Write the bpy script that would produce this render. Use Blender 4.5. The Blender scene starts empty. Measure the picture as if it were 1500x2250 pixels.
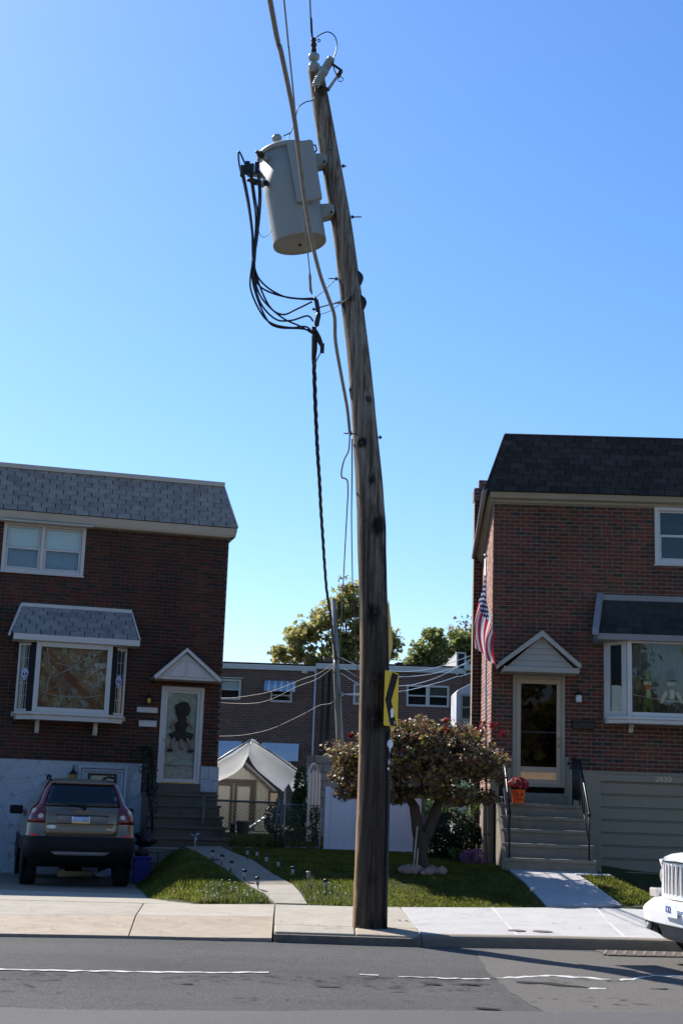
import bpy, bmesh, math, random
import numpy as np
from mathutils import Vector, Matrix, noise

R = math.radians
rnd = random.Random(11)
nrg = np.random.default_rng(5)
sc = bpy.context.scene
col = sc.collection

# ------------------------------------------------------------------ camera, sky, sun, exposure
CAM_LOC = Vector((0, 0, 1.6))
cam_data = bpy.data.cameras.new('camera')
cam = bpy.data.objects.new('camera', cam_data)
col.objects.link(cam)
cam.matrix_world = Matrix.Translation(CAM_LOC) @ Matrix.Rotation(R(90 + 11.677), 4, 'X') @ Matrix.Rotation(R(2.0), 4, 'Z')
cam_data.sensor_fit = 'VERTICAL'
cam_data.sensor_height = 22.5
cam_data.sensor_width = 15.0
cam_data.lens = 30.0
cam_data.clip_start = 0.05
cam_data.clip_end = 1500
sc.camera = cam

SUN_AZ, SUN_EL = -43.0, 42.0        # degrees: azimuth from +Y towards +X, elevation
world = bpy.data.worlds.new('World')
sc.world = world
world.use_nodes = True
wn = world.node_tree
bg = wn.nodes['Background']
sky = wn.nodes.new('ShaderNodeTexSky')
sky.sky_type = 'NISHITA'
sky.sun_disc = False
sky.sun_elevation = R(SUN_EL)
sky.sun_rotation = R(SUN_AZ)
sky.altitude = 50
sky.air_density = 1.15
sky.dust_density = 0.5
sky.ozone_density = 6.0
grade = wn.nodes.new('ShaderNodeHueSaturation')
grade.inputs['Saturation'].default_value = 1.15
tint = wn.nodes.new('ShaderNodeMixRGB'); tint.blend_type = 'MULTIPLY'; tint.inputs[0].default_value = 1
tint.inputs[2].default_value = (1.07, 1.03, 1.09, 1)
wn.links.new(sky.outputs[0], grade.inputs['Color']); wn.links.new(grade.outputs[0], tint.inputs[1]); wn.links.new(tint.outputs[0], bg.inputs[0])
bg.inputs[1].default_value = 0.09

sun_data = bpy.data.lights.new('sun', 'SUN')
sun = bpy.data.objects.new('sun', sun_data)
col.objects.link(sun)
sun_dir = Vector((math.sin(R(SUN_AZ)) * math.cos(R(SUN_EL)), math.cos(R(SUN_AZ)) * math.cos(R(SUN_EL)), math.sin(R(SUN_EL))))
sun.rotation_euler = sun_dir.to_track_quat('Z', 'Y').to_euler()
sun.location = (-20, 20, 30)
sun_data.energy = 5.0
sun_data.angle = R(0.53)
sun_data.color = (1.0, 0.94, 0.86)

sc.view_settings.view_transform = 'Standard'
sc.view_settings.look = 'None'
sc.view_settings.gamma = 1
sc.view_settings.use_curve_mapping = False
sc.view_settings.exposure = 0.95
sc.render.engine = 'CYCLES'
sc.cycles.max_bounces = 8
sc.cycles.transparent_max_bounces = 16

# ------------------------------------------------------------------ mesh helpers
class MB:
    """collects shapes and links them as one mesh object"""
    def __init__(s):
        s.v = []; s.f = []; s.sm = []
    def add(s, verts, faces, smooth=False, M=None):
        off = len(s.v)
        if M is not None:
            verts = [M @ Vector(p) for p in verts]
        s.v += [tuple(p) for p in verts]
        s.f += [tuple(i + off for i in f) for f in faces]
        s.sm += [smooth] * len(faces)
        return s
    def box(s, x0, x1, y0, y1, z0, z1, M=None):
        v = [(x0, y0, z0), (x1, y0, z0), (x1, y1, z0), (x0, y1, z0), (x0, y0, z1), (x1, y0, z1), (x1, y1, z1), (x0, y1, z1)]
        f = [(0, 3, 2, 1), (4, 5, 6, 7), (0, 1, 5, 4), (1, 2, 6, 5), (2, 3, 7, 6), (3, 0, 4, 7)]
        return s.add(v, f, False, M)
    def prism(s, poly, h0, h1, plane='xy', M=None):
        n = len(poly)
        def P(a, b, h):
            return {'xy': (a, b, h), 'xz': (a, h, b), 'yz': (h, a, b)}[plane]
        v = [P(a, b, h0) for a, b in poly] + [P(a, b, h1) for a, b in poly]
        f = [tuple(range(n))[::-1], tuple(range(n, 2 * n))] + [(i, (i + 1) % n, n + (i + 1) % n, n + i) for i in range(n)]
        return s.add(v, f, False, M)
    def tube(s, pts, r, n=8, cap=True, smooth=True):
        pts = [Vector(p) for p in pts]
        m = len(pts)
        rr = r if isinstance(r, (list, tuple)) else [r] * m
        up = None; v = []; f = []
        for i, p in enumerate(pts):
            t = (pts[min(i + 1, m - 1)] - pts[max(i - 1, 0)])
            t = t.normalized() if t.length > 1e-9 else Vector((0, 0, 1))
            if up is None:
                up = Vector((0, 0, 1)) if abs(t.z) < 0.9 else Vector((1, 0, 0))
            a = t.cross(up)
            a = a.normalized() if a.length > 1e-6 else Vector((1, 0, 0))
            b = a.cross(t).normalized(); up = b
            for k in range(n):
                th = 2 * math.pi * k / n
                v.append(p + (a * math.cos(th) + b * math.sin(th)) * rr[i])
        for i in range(m - 1):
            for k in range(n):
                f.append((i * n + k, i * n + (k + 1) % n, (i + 1) * n + (k + 1) % n, (i + 1) * n + k))
        s.add(v, f, smooth)
        if cap:
            off = len(s.v) - len(v)
            s.f.append(tuple(off + k for k in range(n))[::-1]); s.f.append(tuple(off + (m - 1) * n + k for k in range(n)))
            s.sm += [False, False]
        return s
    def lathe(s, prof, n=20, M=None, smooth=True):
        v = []; f = []
        for r, z in prof:
            for k in range(n):
                a = 2 * math.pi * k / n
                v.append((r * math.cos(a), r * math.sin(a), z))
        m = len(prof)
        for i in range(m - 1):
            for k in range(n):
                f.append((i * n + k, i * n + (k + 1) % n, (i + 1) * n + (k + 1) % n, (i + 1) * n + k))
        f.append(tuple(range(n))[::-1]); f.append(tuple(range((m - 1) * n, m * n)))
        return s.add(v, f, smooth, M)
    def ell(s, c, r, nu=14, nv=9, bump=0.0, seed=0, M=None):
        v = []; f = []
        c = Vector(c)
        for j in range(nv + 1):
            ph = math.pi * j / nv
            for i in range(nu):
                th = 2 * math.pi * i / nu
                d = Vector((math.sin(ph) * math.cos(th), math.sin(ph) * math.sin(th), math.cos(ph)))
                k = 1 + bump * noise.noise(d * 1.7 + Vector((seed * 3.1, seed, 0)))
                v.append((c.x + d.x * r[0] * k, c.y + d.y * r[1] * k, c.z + d.z * r[2] * k))
        for j in range(nv):
            for i in range(nu):
                f.append((j * nu + i, (j + 1) * nu + i, (j + 1) * nu + (i + 1) % nu, j * nu + (i + 1) % nu))
        return s.add(v, f, True, M)
    def build(s, name, m, parent=None, bevel=0.0, kind=None, label=None):
        me = bpy.data.meshes.new(name)
        me.from_pydata(s.v, [], s.f)
        me.polygons.foreach_set('use_smooth', s.sm)
        me.update()
        return link(name, me, m, parent, bevel, kind, label)

def link(name, me, m, parent=None, bevel=0.0, kind=None, label=None):
    o = bpy.data.objects.new(name, me)
    col.objects.link(o)
    if m is not None and not me.materials:
        me.materials.append(m)
    if parent is not None:
        o.parent = parent
    if bevel:
        b = o.modifiers.new('edge', 'BEVEL'); b.width = bevel; b.segments = 2; b.limit_method = 'ANGLE'; b.angle_limit = R(40)
    if kind: o['kind'] = kind
    if label: o['label'] = label
    return o

def tag(o, label=None, cat=None, group=None, kind=None):
    if label: o['label'] = label
    if cat: o['category'] = cat
    if group: o['group'] = group
    if kind: o['kind'] = kind
    return o

def thing(name, label, cat, loc=(0, 0, 0), rz=0.0, group=None):
    o = bpy.data.objects.new(name, None)
    col.objects.link(o)
    o.location = loc; o.rotation_euler = (0, 0, rz); o.empty_display_size = 0.2
    return tag(o, label, cat, group)

def copy_tree(o, parent=None):
    c = o.copy(); col.objects.link(c)
    if parent is not None: c.parent = parent
    for ch in list(o.children): copy_tree(ch, c)
    return c

def np_mesh(name, verts, faces, m, parent=None, kind=None, smooth=False):
    """verts (n,3) array, faces (k,3|4) int array"""
    me = bpy.data.meshes.new(name)
    nf, w = faces.shape
    me.vertices.add(len(verts)); me.loops.add(nf * w); me.polygons.add(nf)
    me.vertices.foreach_set('co', np.asarray(verts, np.float32).ravel())
    me.loops.foreach_set('vertex_index', np.asarray(faces, np.int32).ravel())
    me.polygons.foreach_set('loop_start', np.arange(nf, dtype=np.int32) * w)
    me.polygons.foreach_set('use_smooth', np.full(nf, smooth))
    me.update(calc_edges=True)
    return link(name, me, m, parent, 0, kind)

def text(body, size, M, m, name, parent, extrude=0.002, align='CENTER', sx=1.0):
    cu = bpy.data.curves.new(name, 'FONT')
    cu.body = body; cu.size = size; cu.extrude = extrude; cu.align_x = align; cu.align_y = 'CENTER'
    tmp = bpy.data.objects.new(name, cu)
    me = bpy.data.meshes.new_from_object(tmp)
    bpy.data.objects.remove(tmp)
    me.transform(M @ Matrix.Diagonal((sx, 1, 1, 1)))
    me.materials.clear()
    return link(name, me, m, parent)

def FACE(x, y, z):   # text plane facing -Y (towards the street) at a local point
    return Matrix.Translation((x, y, z)) @ Matrix.Rotation(R(90), 4, 'X')

def smooth_path(pts, k=6):
    """Catmull-Rom through the given points"""
    P = [Vector(p) for p in pts]
    out = []
    for i in range(len(P) - 1):
        p0 = P[max(i - 1, 0)]; p1 = P[i]; p2 = P[i + 1]; p3 = P[min(i + 2, len(P) - 1)]
        for j in range(k):
            t = j / k
            out.append(0.5 * ((2 * p1) + (p2 - p0) * t + (2 * p0 - 5 * p1 + 4 * p2 - p3) * t * t + (3 * p1 - p0 - 3 * p2 + p3) * t ** 3))
    out.append(P[-1])
    return out

# ------------------------------------------------------------------ materials
def nt(name):
    m = bpy.data.materials.new(name); m.use_nodes = True
    n = m.node_tree
    return m, n, n.nodes['Principled BSDF']

def N(n, t, **kw):
    x = n.nodes.new(t)
    for k, v in kw.items():
        if k.startswith('i_'):
            x.inputs[k[2:].replace('_', ' ')].default_value = v
        else:
            setattr(x, k, v)
    return x

def ramp(n, stops, interp='LINEAR'):
    r = n.nodes.new('ShaderNodeValToRGB'); r.color_ramp.interpolation = interp
    e = r.color_ramp.elements
    while len(e) < len(stops): e.new(0.5)
    for q, (p, c) in zip(e, stops):
        q.position = p; q.color = (c[0], c[1], c[2], 1)
    return r

def noise_tex(n, co, scale, detail=4, rough=0.55, vec_scale=None):
    t = N(n, 'ShaderNodeTexNoise'); t.inputs['Scale'].default_value = scale
    t.inputs['Detail'].default_value = detail; t.inputs['Roughness'].default_value = rough
    if vec_scale:
        mp = N(n, 'ShaderNodeMapping'); mp.inputs['Scale'].default_value = vec_scale
        n.links.new(co, mp.inputs['Vector']); co = mp.outputs[0]
    n.links.new(co, t.inputs['Vector'])
    return t

def pmat(name, c, rough=0.75, metal=0.0, spec=0.4, var=0.12, scale=5.0, fine=60.0, bump=0.15, dirt=0.0, dirt_c=(0.05, 0.045, 0.04), vec=None, rand=0.0, coat=0.0, spots=0.0):
    m, n, b = nt(name)
    co = N(n, 'ShaderNodeTexCoord').outputs['Object']
    t = noise_tex(n, co, scale, 5, 0.6, vec)
    r = ramp(n, [(0.25, [k * (1 - var) for k in c]), (0.75, [min(1, k * (1 + var)) for k in c])])
    n.links.new(t.outputs[0], r.inputs[0])
    cur = r.outputs[0]
    if dirt:
        t2 = noise_tex(n, co, scale * 0.37, 6, 0.7)
        rr = ramp(n, [(0.48, (0, 0, 0)), (0.72, (dirt, dirt, dirt))])
        n.links.new(t2.outputs[0], rr.inputs[0])
        mx = N(n, 'ShaderNodeMixRGB'); mx.inputs[2].default_value = (*dirt_c, 1)
        n.links.new(rr.outputs[0], mx.inputs[0]); n.links.new(cur, mx.inputs[1]); cur = mx.outputs[0]
    if spots:    # gum, oil and leaf stains
        ts = noise_tex(n, co, 7.5, 2, .4); rs = ramp(n, [(.66, (0, 0, 0)), (.72, (spots, spots, spots))]); n.links.new(ts.outputs[0], rs.inputs[0])
        ms = N(n, 'ShaderNodeMixRGB'); ms.inputs[2].default_value = (*dirt_c, 1); n.links.new(rs.outputs[0], ms.inputs[0]); n.links.new(cur, ms.inputs[1]); cur = ms.outputs[0]
        vo = N(n, 'ShaderNodeTexVoronoi', feature='DISTANCE_TO_EDGE'); vo.inputs['Scale'].default_value = .8
        wb = noise_tex(n, co, 2.5, 5, .7); va = N(n, 'ShaderNodeVectorMath', operation='ADD'); n.links.new(co, va.inputs[0]); n.links.new(wb.outputs[1], va.inputs[1]); n.links.new(va.outputs[0], vo.inputs['Vector'])
        rc = ramp(n, [(0, (.75, .75, .75)), (.006, (0, 0, 0))]); n.links.new(vo.outputs['Distance'], rc.inputs[0])
        mc = N(n, 'ShaderNodeMixRGB'); mc.inputs[2].default_value = (*[k * .35 for k in dirt_c], 1); n.links.new(rc.outputs[0], mc.inputs[0]); n.links.new(cur, mc.inputs[1]); cur = mc.outputs[0]
    if rand:
        oi = N(n, 'ShaderNodeObjectInfo'); ge = N(n, 'ShaderNodeNewGeometry')
        ad = N(n, 'ShaderNodeMath', operation='ADD'); fr = N(n, 'ShaderNodeMath', operation='FRACT')
        n.links.new(oi.outputs['Random'], ad.inputs[0]); n.links.new(ge.outputs['Random Per Island'], ad.inputs[1]); n.links.new(ad.outputs[0], fr.inputs[0])
        mr = N(n, 'ShaderNodeMapRange'); mr.inputs['To Min'].default_value = 1 - rand; mr.inputs['To Max'].default_value = 1 + rand
        n.links.new(fr.outputs[0], mr.inputs[0])
        hs = N(n, 'ShaderNodeHueSaturation'); n.links.new(mr.outputs[0], hs.inputs['Value']); n.links.new(cur, hs.inputs['Color']); cur = hs.outputs[0]
    n.links.new(cur, b.inputs['Base Color'])
    b.inputs['Roughness'].default_value = rough; b.inputs['Metallic'].default_value = metal
    b.inputs['Specular IOR Level'].default_value = spec
    b.inputs['Coat Weight'].default_value = coat
    if bump:
        t3 = noise_tex(n, co, fine, 3, 0.6, vec)
        bp = N(n, 'ShaderNodeBump'); bp.inputs['Strength'].default_value = bump; bp.inputs['Distance'].default_value = 0.02
        n.links.new(t3.outputs[0], bp.inputs['Height']); n.links.new(bp.outputs[0], b.inputs['Normal'])
    return m

def rand_ramp(name, stops, rough=0.9, interp='CONSTANT', fine=40, bump=0.3, trans=0.0, nvar=0.25, nscale=18, spec=0.3, big=0.0):
    """one colour per object / per loose piece, from a ramp"""
    m, n, b = nt(name)
    oi = N(n, 'ShaderNodeObjectInfo'); ge = N(n, 'ShaderNodeNewGeometry')
    ad = N(n, 'ShaderNodeMath', operation='ADD'); fr = N(n, 'ShaderNodeMath', operation='FRACT')
    n.links.new(oi.outputs['Random'], ad.inputs[0]); n.links.new(ge.outputs['Random Per Island'], ad.inputs[1]); n.links.new(ad.outputs[0], fr.inputs[0])
    r = ramp(n, stops, interp); n.links.new(fr.outputs[0], r.inputs[0])
    co = N(n, 'ShaderNodeTexCoord').outputs['Object']
    t = noise_tex(n, ge.outputs['Position'], nscale, 4, 0.65)
    mr = N(n, 'ShaderNodeMapRange'); mr.inputs['From Min'].default_value = 0.3; mr.inputs['From Max'].default_value = 0.7
    mr.inputs['To Min'].default_value = 1 - nvar; mr.inputs['To Max'].default_value = 1 + nvar
    n.links.new(t.outputs[0], mr.inputs[0])
    hs = N(n, 'ShaderNodeHueSaturation'); n.links.new(r.outputs[0], hs.inputs['Color']); n.links.new(mr.outputs[0], hs.inputs['Value'])
    if big:      # broad weathering and soot streaks over many pieces
        tb = noise_tex(n, ge.outputs['Position'], .9, 6, .65, (1, 1, .45))
        mb = N(n, 'ShaderNodeMapRange'); mb.inputs['From Min'].default_value = .35; mb.inputs['From Max'].default_value = .65; mb.inputs['To Min'].default_value = 1 - big; mb.inputs['To Max'].default_value = 1 + big * .6
        n.links.new(tb.outputs[0], mb.inputs[0])
        h2 = N(n, 'ShaderNodeHueSaturation'); n.links.new(hs.outputs[0], h2.inputs['Color']); n.links.new(mb.outputs[0], h2.inputs['Value']); hs = h2
    n.links.new(hs.outputs[0], b.inputs['Base Color'])
    b.inputs['Roughness'].default_value = rough; b.inputs['Specular IOR Level'].default_value = spec
    if bump:
        t3 = noise_tex(n, ge.outputs['Position'], fine, 3)
        bp = N(n, 'ShaderNodeBump'); bp.inputs['Strength'].default_value = bump; bp.inputs['Distance'].default_value = 0.01
        n.links.new(t3.outputs[0], bp.inputs['Height']); n.links.new(bp.outputs[0], b.inputs['Normal'])
    if trans:
        tr = N(n, 'ShaderNodeBsdfTranslucent'); n.links.new(hs.outputs[0], tr.inputs['Color'])
        mx = N(n, 'ShaderNodeMixShader'); mx.inputs[0].default_value = trans
        n.links.new(b.outputs[0], mx.inputs[1]); n.links.new(tr.outputs[0], mx.inputs[2])
        n.links.new(mx.outputs[0], n.nodes['Material Output'].inputs['Surface'])
    return m

def glass_mat(name, tint=(0.9, 0.95, 0.95), refl=1.0, wav=0.0):
    m, n, b = nt(name)
    n.nodes.remove(b)
    fr = N(n, 'ShaderNodeFresnel'); fr.inputs['IOR'].default_value = 1.5
    ml = N(n, 'ShaderNodeMath', operation='MULTIPLY'); ml.inputs[1].default_value = refl; ml.use_clamp = True
    n.links.new(fr.outputs[0], ml.inputs[0])
    tp = N(n, 'ShaderNodeBsdfTransparent'); tp.inputs['Color'].default_value = (*tint, 1)
    gl = N(n, 'ShaderNodeBsdfGlossy'); gl.inputs['Roughness'].default_value = 0.02
    if wav:
        co = N(n, 'ShaderNodeTexCoord').outputs['Object']
        t = noise_tex(n, co, 2.5, 2)
        bp = N(n, 'ShaderNodeBump'); bp.inputs['Strength'].default_value = wav; bp.inputs['Distance'].default_value = 0.05
        n.links.new(t.outputs[0], bp.inputs['Height']); n.links.new(bp.outputs[0], gl.inputs['Normal'])
    mx = N(n, 'ShaderNodeMixShader')
    n.links.new(ml.outputs[0], mx.inputs[0]); n.links.new(tp.outputs[0], mx.inputs[1]); n.links.new(gl.outputs[0], mx.inputs[2])
    n.links.new(mx.outputs[0], n.nodes['Material Output'].inputs['Surface'])
    return m

M = {}
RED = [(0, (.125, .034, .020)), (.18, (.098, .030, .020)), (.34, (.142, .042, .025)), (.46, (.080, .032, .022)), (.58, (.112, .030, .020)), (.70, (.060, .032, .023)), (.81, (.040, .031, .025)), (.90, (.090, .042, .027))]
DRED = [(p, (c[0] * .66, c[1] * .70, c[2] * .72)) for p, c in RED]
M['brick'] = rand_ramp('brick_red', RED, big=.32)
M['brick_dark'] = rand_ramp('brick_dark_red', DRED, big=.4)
M['mortar'] = pmat('mortar', (.265, .235, .185), 0.95, var=.2, scale=8, bump=.4, dirt=.5, dirt_c=(.16, .14, .115))
M['brick_sunlit'] = rand_ramp('sunlit_side_brick', [(0, (.40, .22, .17)), (.3, (.34, .19, .15)), (.6, (.44, .26, .20)), (.85, (.30, .18, .15))])  # brick made paler so its colour carries the sunlight on the side wall
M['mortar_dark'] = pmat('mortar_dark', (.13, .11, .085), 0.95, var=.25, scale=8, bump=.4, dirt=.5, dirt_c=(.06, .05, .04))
M['shingle_grey'] = rand_ramp('shingle_grey', [(0, (.245, .23, .212)), (.3, (.225, .212, .196)), (.6, (.26, .244, .226)), (.85, (.21, .198, .184))], bump=.6, fine=220, nvar=.22, nscale=5)
M['shingle_black'] = rand_ramp('shingle_black', [(0, (.034, .030, .026)), (.4, (.025, .022, .019)), (.75, (.042, .037, .032))], bump=.6, fine=220, nvar=.3, nscale=5)
M['roof_felt'] = pmat('roof_felt', (.02, .02, .022), 0.95)
M['trim_cream'] = pmat('trim_cream', (.44, .41, .355), .6, var=.06, scale=3, bump=.05, dirt=.35, dirt_c=(.34, .30, .24))
M['trim_tan'] = pmat('trim_tan', (.27, .24, .18), .6, var=.06, scale=3, bump=.05, dirt=.3, dirt_c=(.2, .17, .12))
M['white'] = pmat('white_paint', (.50, .475, .44), .45, var=.05, scale=3, bump=.05, dirt=.25, dirt_c=(.5, .48, .44))
M['vinyl'] = pmat('white_vinyl', (.62, .63, .66), .4, var=.03, scale=1.5, bump=.02, dirt=.15, dirt_c=(.5, .5, .5))
M['grey_trim'] = pmat('grey_blue_trim', (.20, .19, .185), .6, var=.1, bump=.1)
M['blue_trim'] = pmat('pale_blue_trim', (.30, .42, .50), .5, var=.08, bump=.05)
M['white_stone'] = pmat('white_painted_stone', (.37, .40, .43), .7, var=.08, scale=9, fine=30, bump=.8, dirt=.25, dirt_c=(.30, .32, .35), rand=.05)
M['stone_joint'] = pmat('stone_joint', (.29, .315, .34), .85, bump=.3)
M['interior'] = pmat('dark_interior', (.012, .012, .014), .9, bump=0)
M['curtain_white'] = pmat('white_blind', (.72, .71, .68), .8, var=.05, scale=2, bump=.08, fine=10, vec=(1, 1, 12))
M['curtain_blue'] = pmat('pale_blue_sheer', (.24, .29, .36), .9, var=.35, scale=26, bump=.2)
M['sheer'] = pmat('brown_sheer', (.16, .14, .11), .95, var=.55, scale=14, bump=.3, vec=(5, 5, .35))
M['glass'] = glass_mat('window_glass', refl=.75, wav=.05)
M['screen'] = glass_mat('storm_door_screen', (.35, .35, .35), refl=.45)
M['glass_dark'] = glass_mat('smoked_glass', (.10, .11, .12), refl=1.3)
M['concrete'] = pmat('grey_concrete', (.19, .165, .125), .9, var=.15, scale=6, fine=90, bump=.3, dirt=.4, dirt_c=(.15, .135, .11), rand=.06)
M['concrete_warm'] = pmat('warm_concrete', (.30, .272, .222), .9, var=.12, scale=3, fine=120, bump=.3, dirt=.3, dirt_c=(.20, .17, .13), rand=.06, spots=.5)
M['concrete_orange'] = pmat('orange_concrete', (.30, .248, .188), .9, var=.14, scale=4, fine=120, bump=.35, dirt=.45, dirt_c=(.19, .14, .10), rand=.06, spots=.5)
M['concrete_white'] = pmat('new_white_concrete', (.37, .365, .36), .9, var=.10, scale=2.5, fine=90, bump=.3, dirt=.4, dirt_c=(.22, .215, .205), vec=(1, 3.5, 1), rand=.05, spots=.35)
M['concrete_pale'] = pmat('pale_joint_sealant', (.50, .50, .49), .8, var=.15, bump=.1)
M['kerb_dark'] = pmat('old_kerb', (.16, .135, .105), .95, var=.25, scale=9, bump=.5, dirt=.5, dirt_c=(.07, .06, .05))
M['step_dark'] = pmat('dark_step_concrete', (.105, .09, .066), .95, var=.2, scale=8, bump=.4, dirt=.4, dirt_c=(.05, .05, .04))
M['iron'] = pmat('black_iron', (.012, .012, .014), .35, .3, var=.2, bump=.1)
M['steel'] = pmat('galvanised_steel', (.30, .31, .32), .45, .8, var=.2, bump=.1)
M['rust'] = pmat('rusty_hardware', (.045, .032, .026), .7, .3, var=.4, bump=.2)
M['tank'] = pmat('transformer_grey', (.27, .27, .245), .5, .0, var=.05, scale=2, bump=.06, fine=25, dirt=.15, dirt_c=(.17, .18, .175))
M['porcelain'] = pmat('grey_porcelain', (.26, .275, .255), .18, var=.06, bump=0, spec=.6)
M['black_rubber'] = pmat('black_insulation', (.010, .010, .012), .45, var=.2, bump=.1)
M['wire_grey'] = pmat('weathered_cable', (.24, .22, .20), .6, .2, var=.2, scale=12, bump=.1)
M['wire_bright'] = pmat('sunlit_bright_wire', (.72, .73, .74), .35, .6, var=.1, bump=0)  # sunlight on the service wires is put into this bright colour
M['yellow_sign'] = pmat('yellow_sign_face', (.72, .48, .012), .35, var=.05, scale=4, bump=.02, dirt=.2, dirt_c=(.5, .33, .02))
M['yellow_back'] = pmat('dull_yellow_sign', (.62, .42, .10), .5, var=.06, bump=.02)  # duller, less saturated yellow than the chevron plate
M['black_sign'] = pmat('black_sign_ink', (.018, .015, .018), .8, spec=.15, bump=0)
M['white_flat'] = pmat('flat_white', (.75, .75, .73), .6, var=.04, bump=0)
M['brass'] = pmat('brass', (.48, .33, .08), .35, .8, bump=0)
M['gold_text'] = pmat('gold_numerals', (.62, .50, .28), .45, .2, bump=0)
M['door_beige'] = pmat('beige_storm_door', (.36, .28, .19), .45, var=.04, bump=.03)
M['copper'] = pmat('polished_kick_plate', (.62, .44, .28), .22, .85, var=.1, scale=2, bump=.04, fine=6)
M['garage'] = pmat('grey_garage_door', (.235, .20, .14), .6, var=.05, bump=.06)
M['yellow'] = pmat('yellow_threshold', (.58, .36, .05), .5, bump=0)
M['gable_grey'] = pmat('pale_gable_siding', (.30, .285, .245), .6, var=.05, bump=.04)
M['lamp_glass'] = pmat('frosted_lamp_glass', (.55, .58, .55), .3, bump=0)
M['orange'] = pmat('orange_plastic', (.72, .10, .015), .4, var=.06, bump=0)
M['blue_plastic'] = pmat('blue_plastic', (.02, .03, .22), .45, bump=.03)
M['shed_beige'] = pmat('shed_beige', (.36, .34, .28), .7, var=.07, bump=.05)
M['shed_brown'] = pmat('shed_brown', (.075, .055, .042), .7, var=.1, bump=.05)
M['tarp'] = rand_ramp('white_tarp', [(0, (.88, .88, .87)), (.5, (.88, .88, .87))], .7, bump=.25, fine=25, trans=.8, nvar=.06, nscale=3)
M['pale_block'] = pmat('pale_block', (.36, .33, .28), .9, var=.12, bump=.3, rand=.1)
M['leaf_fg'] = rand_ramp('autumn_maple_leaf', [(0, (.110, .066, .052)), (.22, (.145, .088, .062)), (.38, (.19, .105, .055)), (.50, (.17, .145, .052)), (.68, (.25, .155, .045)), (.79, (.28, .22, .046)), (.87, (.20, .19, .06)), (.985, (.24, .05, .04))], .38, 'CONSTANT', bump=0, trans=.42, nvar=.2, nscale=30, spec=.5)
M['leaf_red'] = rand_ramp('red_leaf', [(0, (.17, .012, .014)), (.5, (.20, .03, .022))], .5, bump=0, trans=.35)
M['leaf_bg'] = rand_ramp('green_maple_leaf', [(0, (.24, .26, .085)), (.3, (.31, .31, .105)), (.55, (.38, .32, .12)), (.75, (.27, .28, .09)), (.86, (.50, .35, .18)), (.95, (.38, .37, .14))], .45, bump=0, trans=.62, nvar=.2, nscale=2)
M['leaf_bg2'] = rand_ramp('dull_green_leaf', [(0, (.19, .23, .075)), (.35, (.27, .29, .095)), (.7, (.22, .25, .08)), (.9, (.37, .33, .13))], .45, bump=0, trans=.62, nvar=.2, nscale=2)
M['leaf_dark'] = rand_ramp('yew_needles', [(0, (.010, .024, .010)), (.5, (.016, .034, .012)), (.8, (.024, .040, .014))], .6, bump=0, trans=.15)
M['leaf_vine'] = rand_ramp('vine_leaf', [(0, (.050, .11, .022)), (.4, (.075, .14, .03)), (.7, (.04, .085, .02)), (.92, (.13, .16, .05))], .5, bump=0, trans=.4)
M['leaf_mum'] = rand_ramp('mauve_petal', [(0, (.22, .10, .24)), (.4, (.28, .14, .30)), (.8, (.18, .08, .20))], .7, bump=0, trans=.3)
M['leaf_redmum'] = rand_ramp('red_petal', [(0, (.30, .012, .02)), (.5, (.22, .01, .015)), (.8, (.38, .03, .03))], .6, bump=0, trans=.3)
M['bark'] = pmat('bark', (.052, .037, .025), .95, var=.35, scale=10, fine=50, bump=.8, vec=(1, 1, .3))
M['bark_bg'] = pmat('dark_bark', (.045, .036, .030), .95, var=.3, bump=.3)
M['rock'] = pmat('rock', (.22, .155, .12), .9, var=.35, scale=6, fine=40, bump=.5, rand=.25)
M['grass'] = rand_ramp('grass_blade', [(0, (.075, .10, .013)), (.3, (.11, .13, .017)), (.6, (.145, .155, .028)), (.82, (.09, .11, .016)), (.92, (.21, .18, .07))], .42, bump=0, trans=.7, nvar=.42, nscale=2.2)
M['weed'] = rand_ramp('weed_blade', [(0, (.075, .11, .02)), (.4, (.11, .14, .035)), (.75, (.10, .11, .07)), (.9, (.17, .15, .12))], .5, bump=0, trans=.55, nvar=.25, nscale=3)
M['soil'] = pmat('lawn_soil', (.035, .042, .012), .95, var=.4, scale=5, fine=60, bump=.7)
M['chain'] = pmat('chain_link_wire', (.10, .10, .085), .5, .6, bump=0)
M['road_paint'] = pmat('worn_road_paint', (.46, .46, .45), .7, var=.2, scale=22, bump=.2, dirt=.9, dirt_c=(.14, .14, .14))
M['crack'] = pmat('pothole_void', (.012, .012, .012), .98, var=.4, scale=30, bump=1.0)
M['tyre'] = pmat('tyre_rubber', (.012, .012, .013), .8, bump=.2)
M['alloy'] = pmat('alloy_wheel', (.35, .35, .36), .35, .8, bump=0)
M['car_gold'] = pmat('champagne_paint', (.165, .128, .08), .32, .45, var=.03, scale=2, bump=0, coat=.6)
M['car_white'] = pmat('white_car_paint', (.78, .78, .78), .3, var=.02, bump=0, coat=.5)
M['car_black'] = pmat('black_car_plastic', (.009, .009, .010), .6, spec=.2, bump=.05)
M['car_red'] = pmat('red_tail_lens', (.115, .004, .006), .15, var=.1, bump=0, coat=.8)
M['car_reflector'] = pmat('orange_reflector', (.70, .035, .012), .2, bump=0)  # brighter red-orange than the tail lens
M['chrome'] = pmat('chrome', (.6, .6, .6), .12, 1.0, bump=0)
M['lens_clear'] = pmat('pale_lens', (.50, .46, .42), .15, bump=0, coat=.8)
M['plate_white'] = pmat('plate_white', (.70, .72, .76), .5, bump=0)
M['plate_yellow'] = pmat('plate_yellow', (.65, .48, .10), .5, bump=0)
M['plate_blue'] = pmat('plate_blue_ink', (.05, .09, .32), .5, bump=0)
M['slot_grey'] = pmat('grille_mesh_grey', (.20, .185, .175), .7, bump=.2, fine=200)
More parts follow.
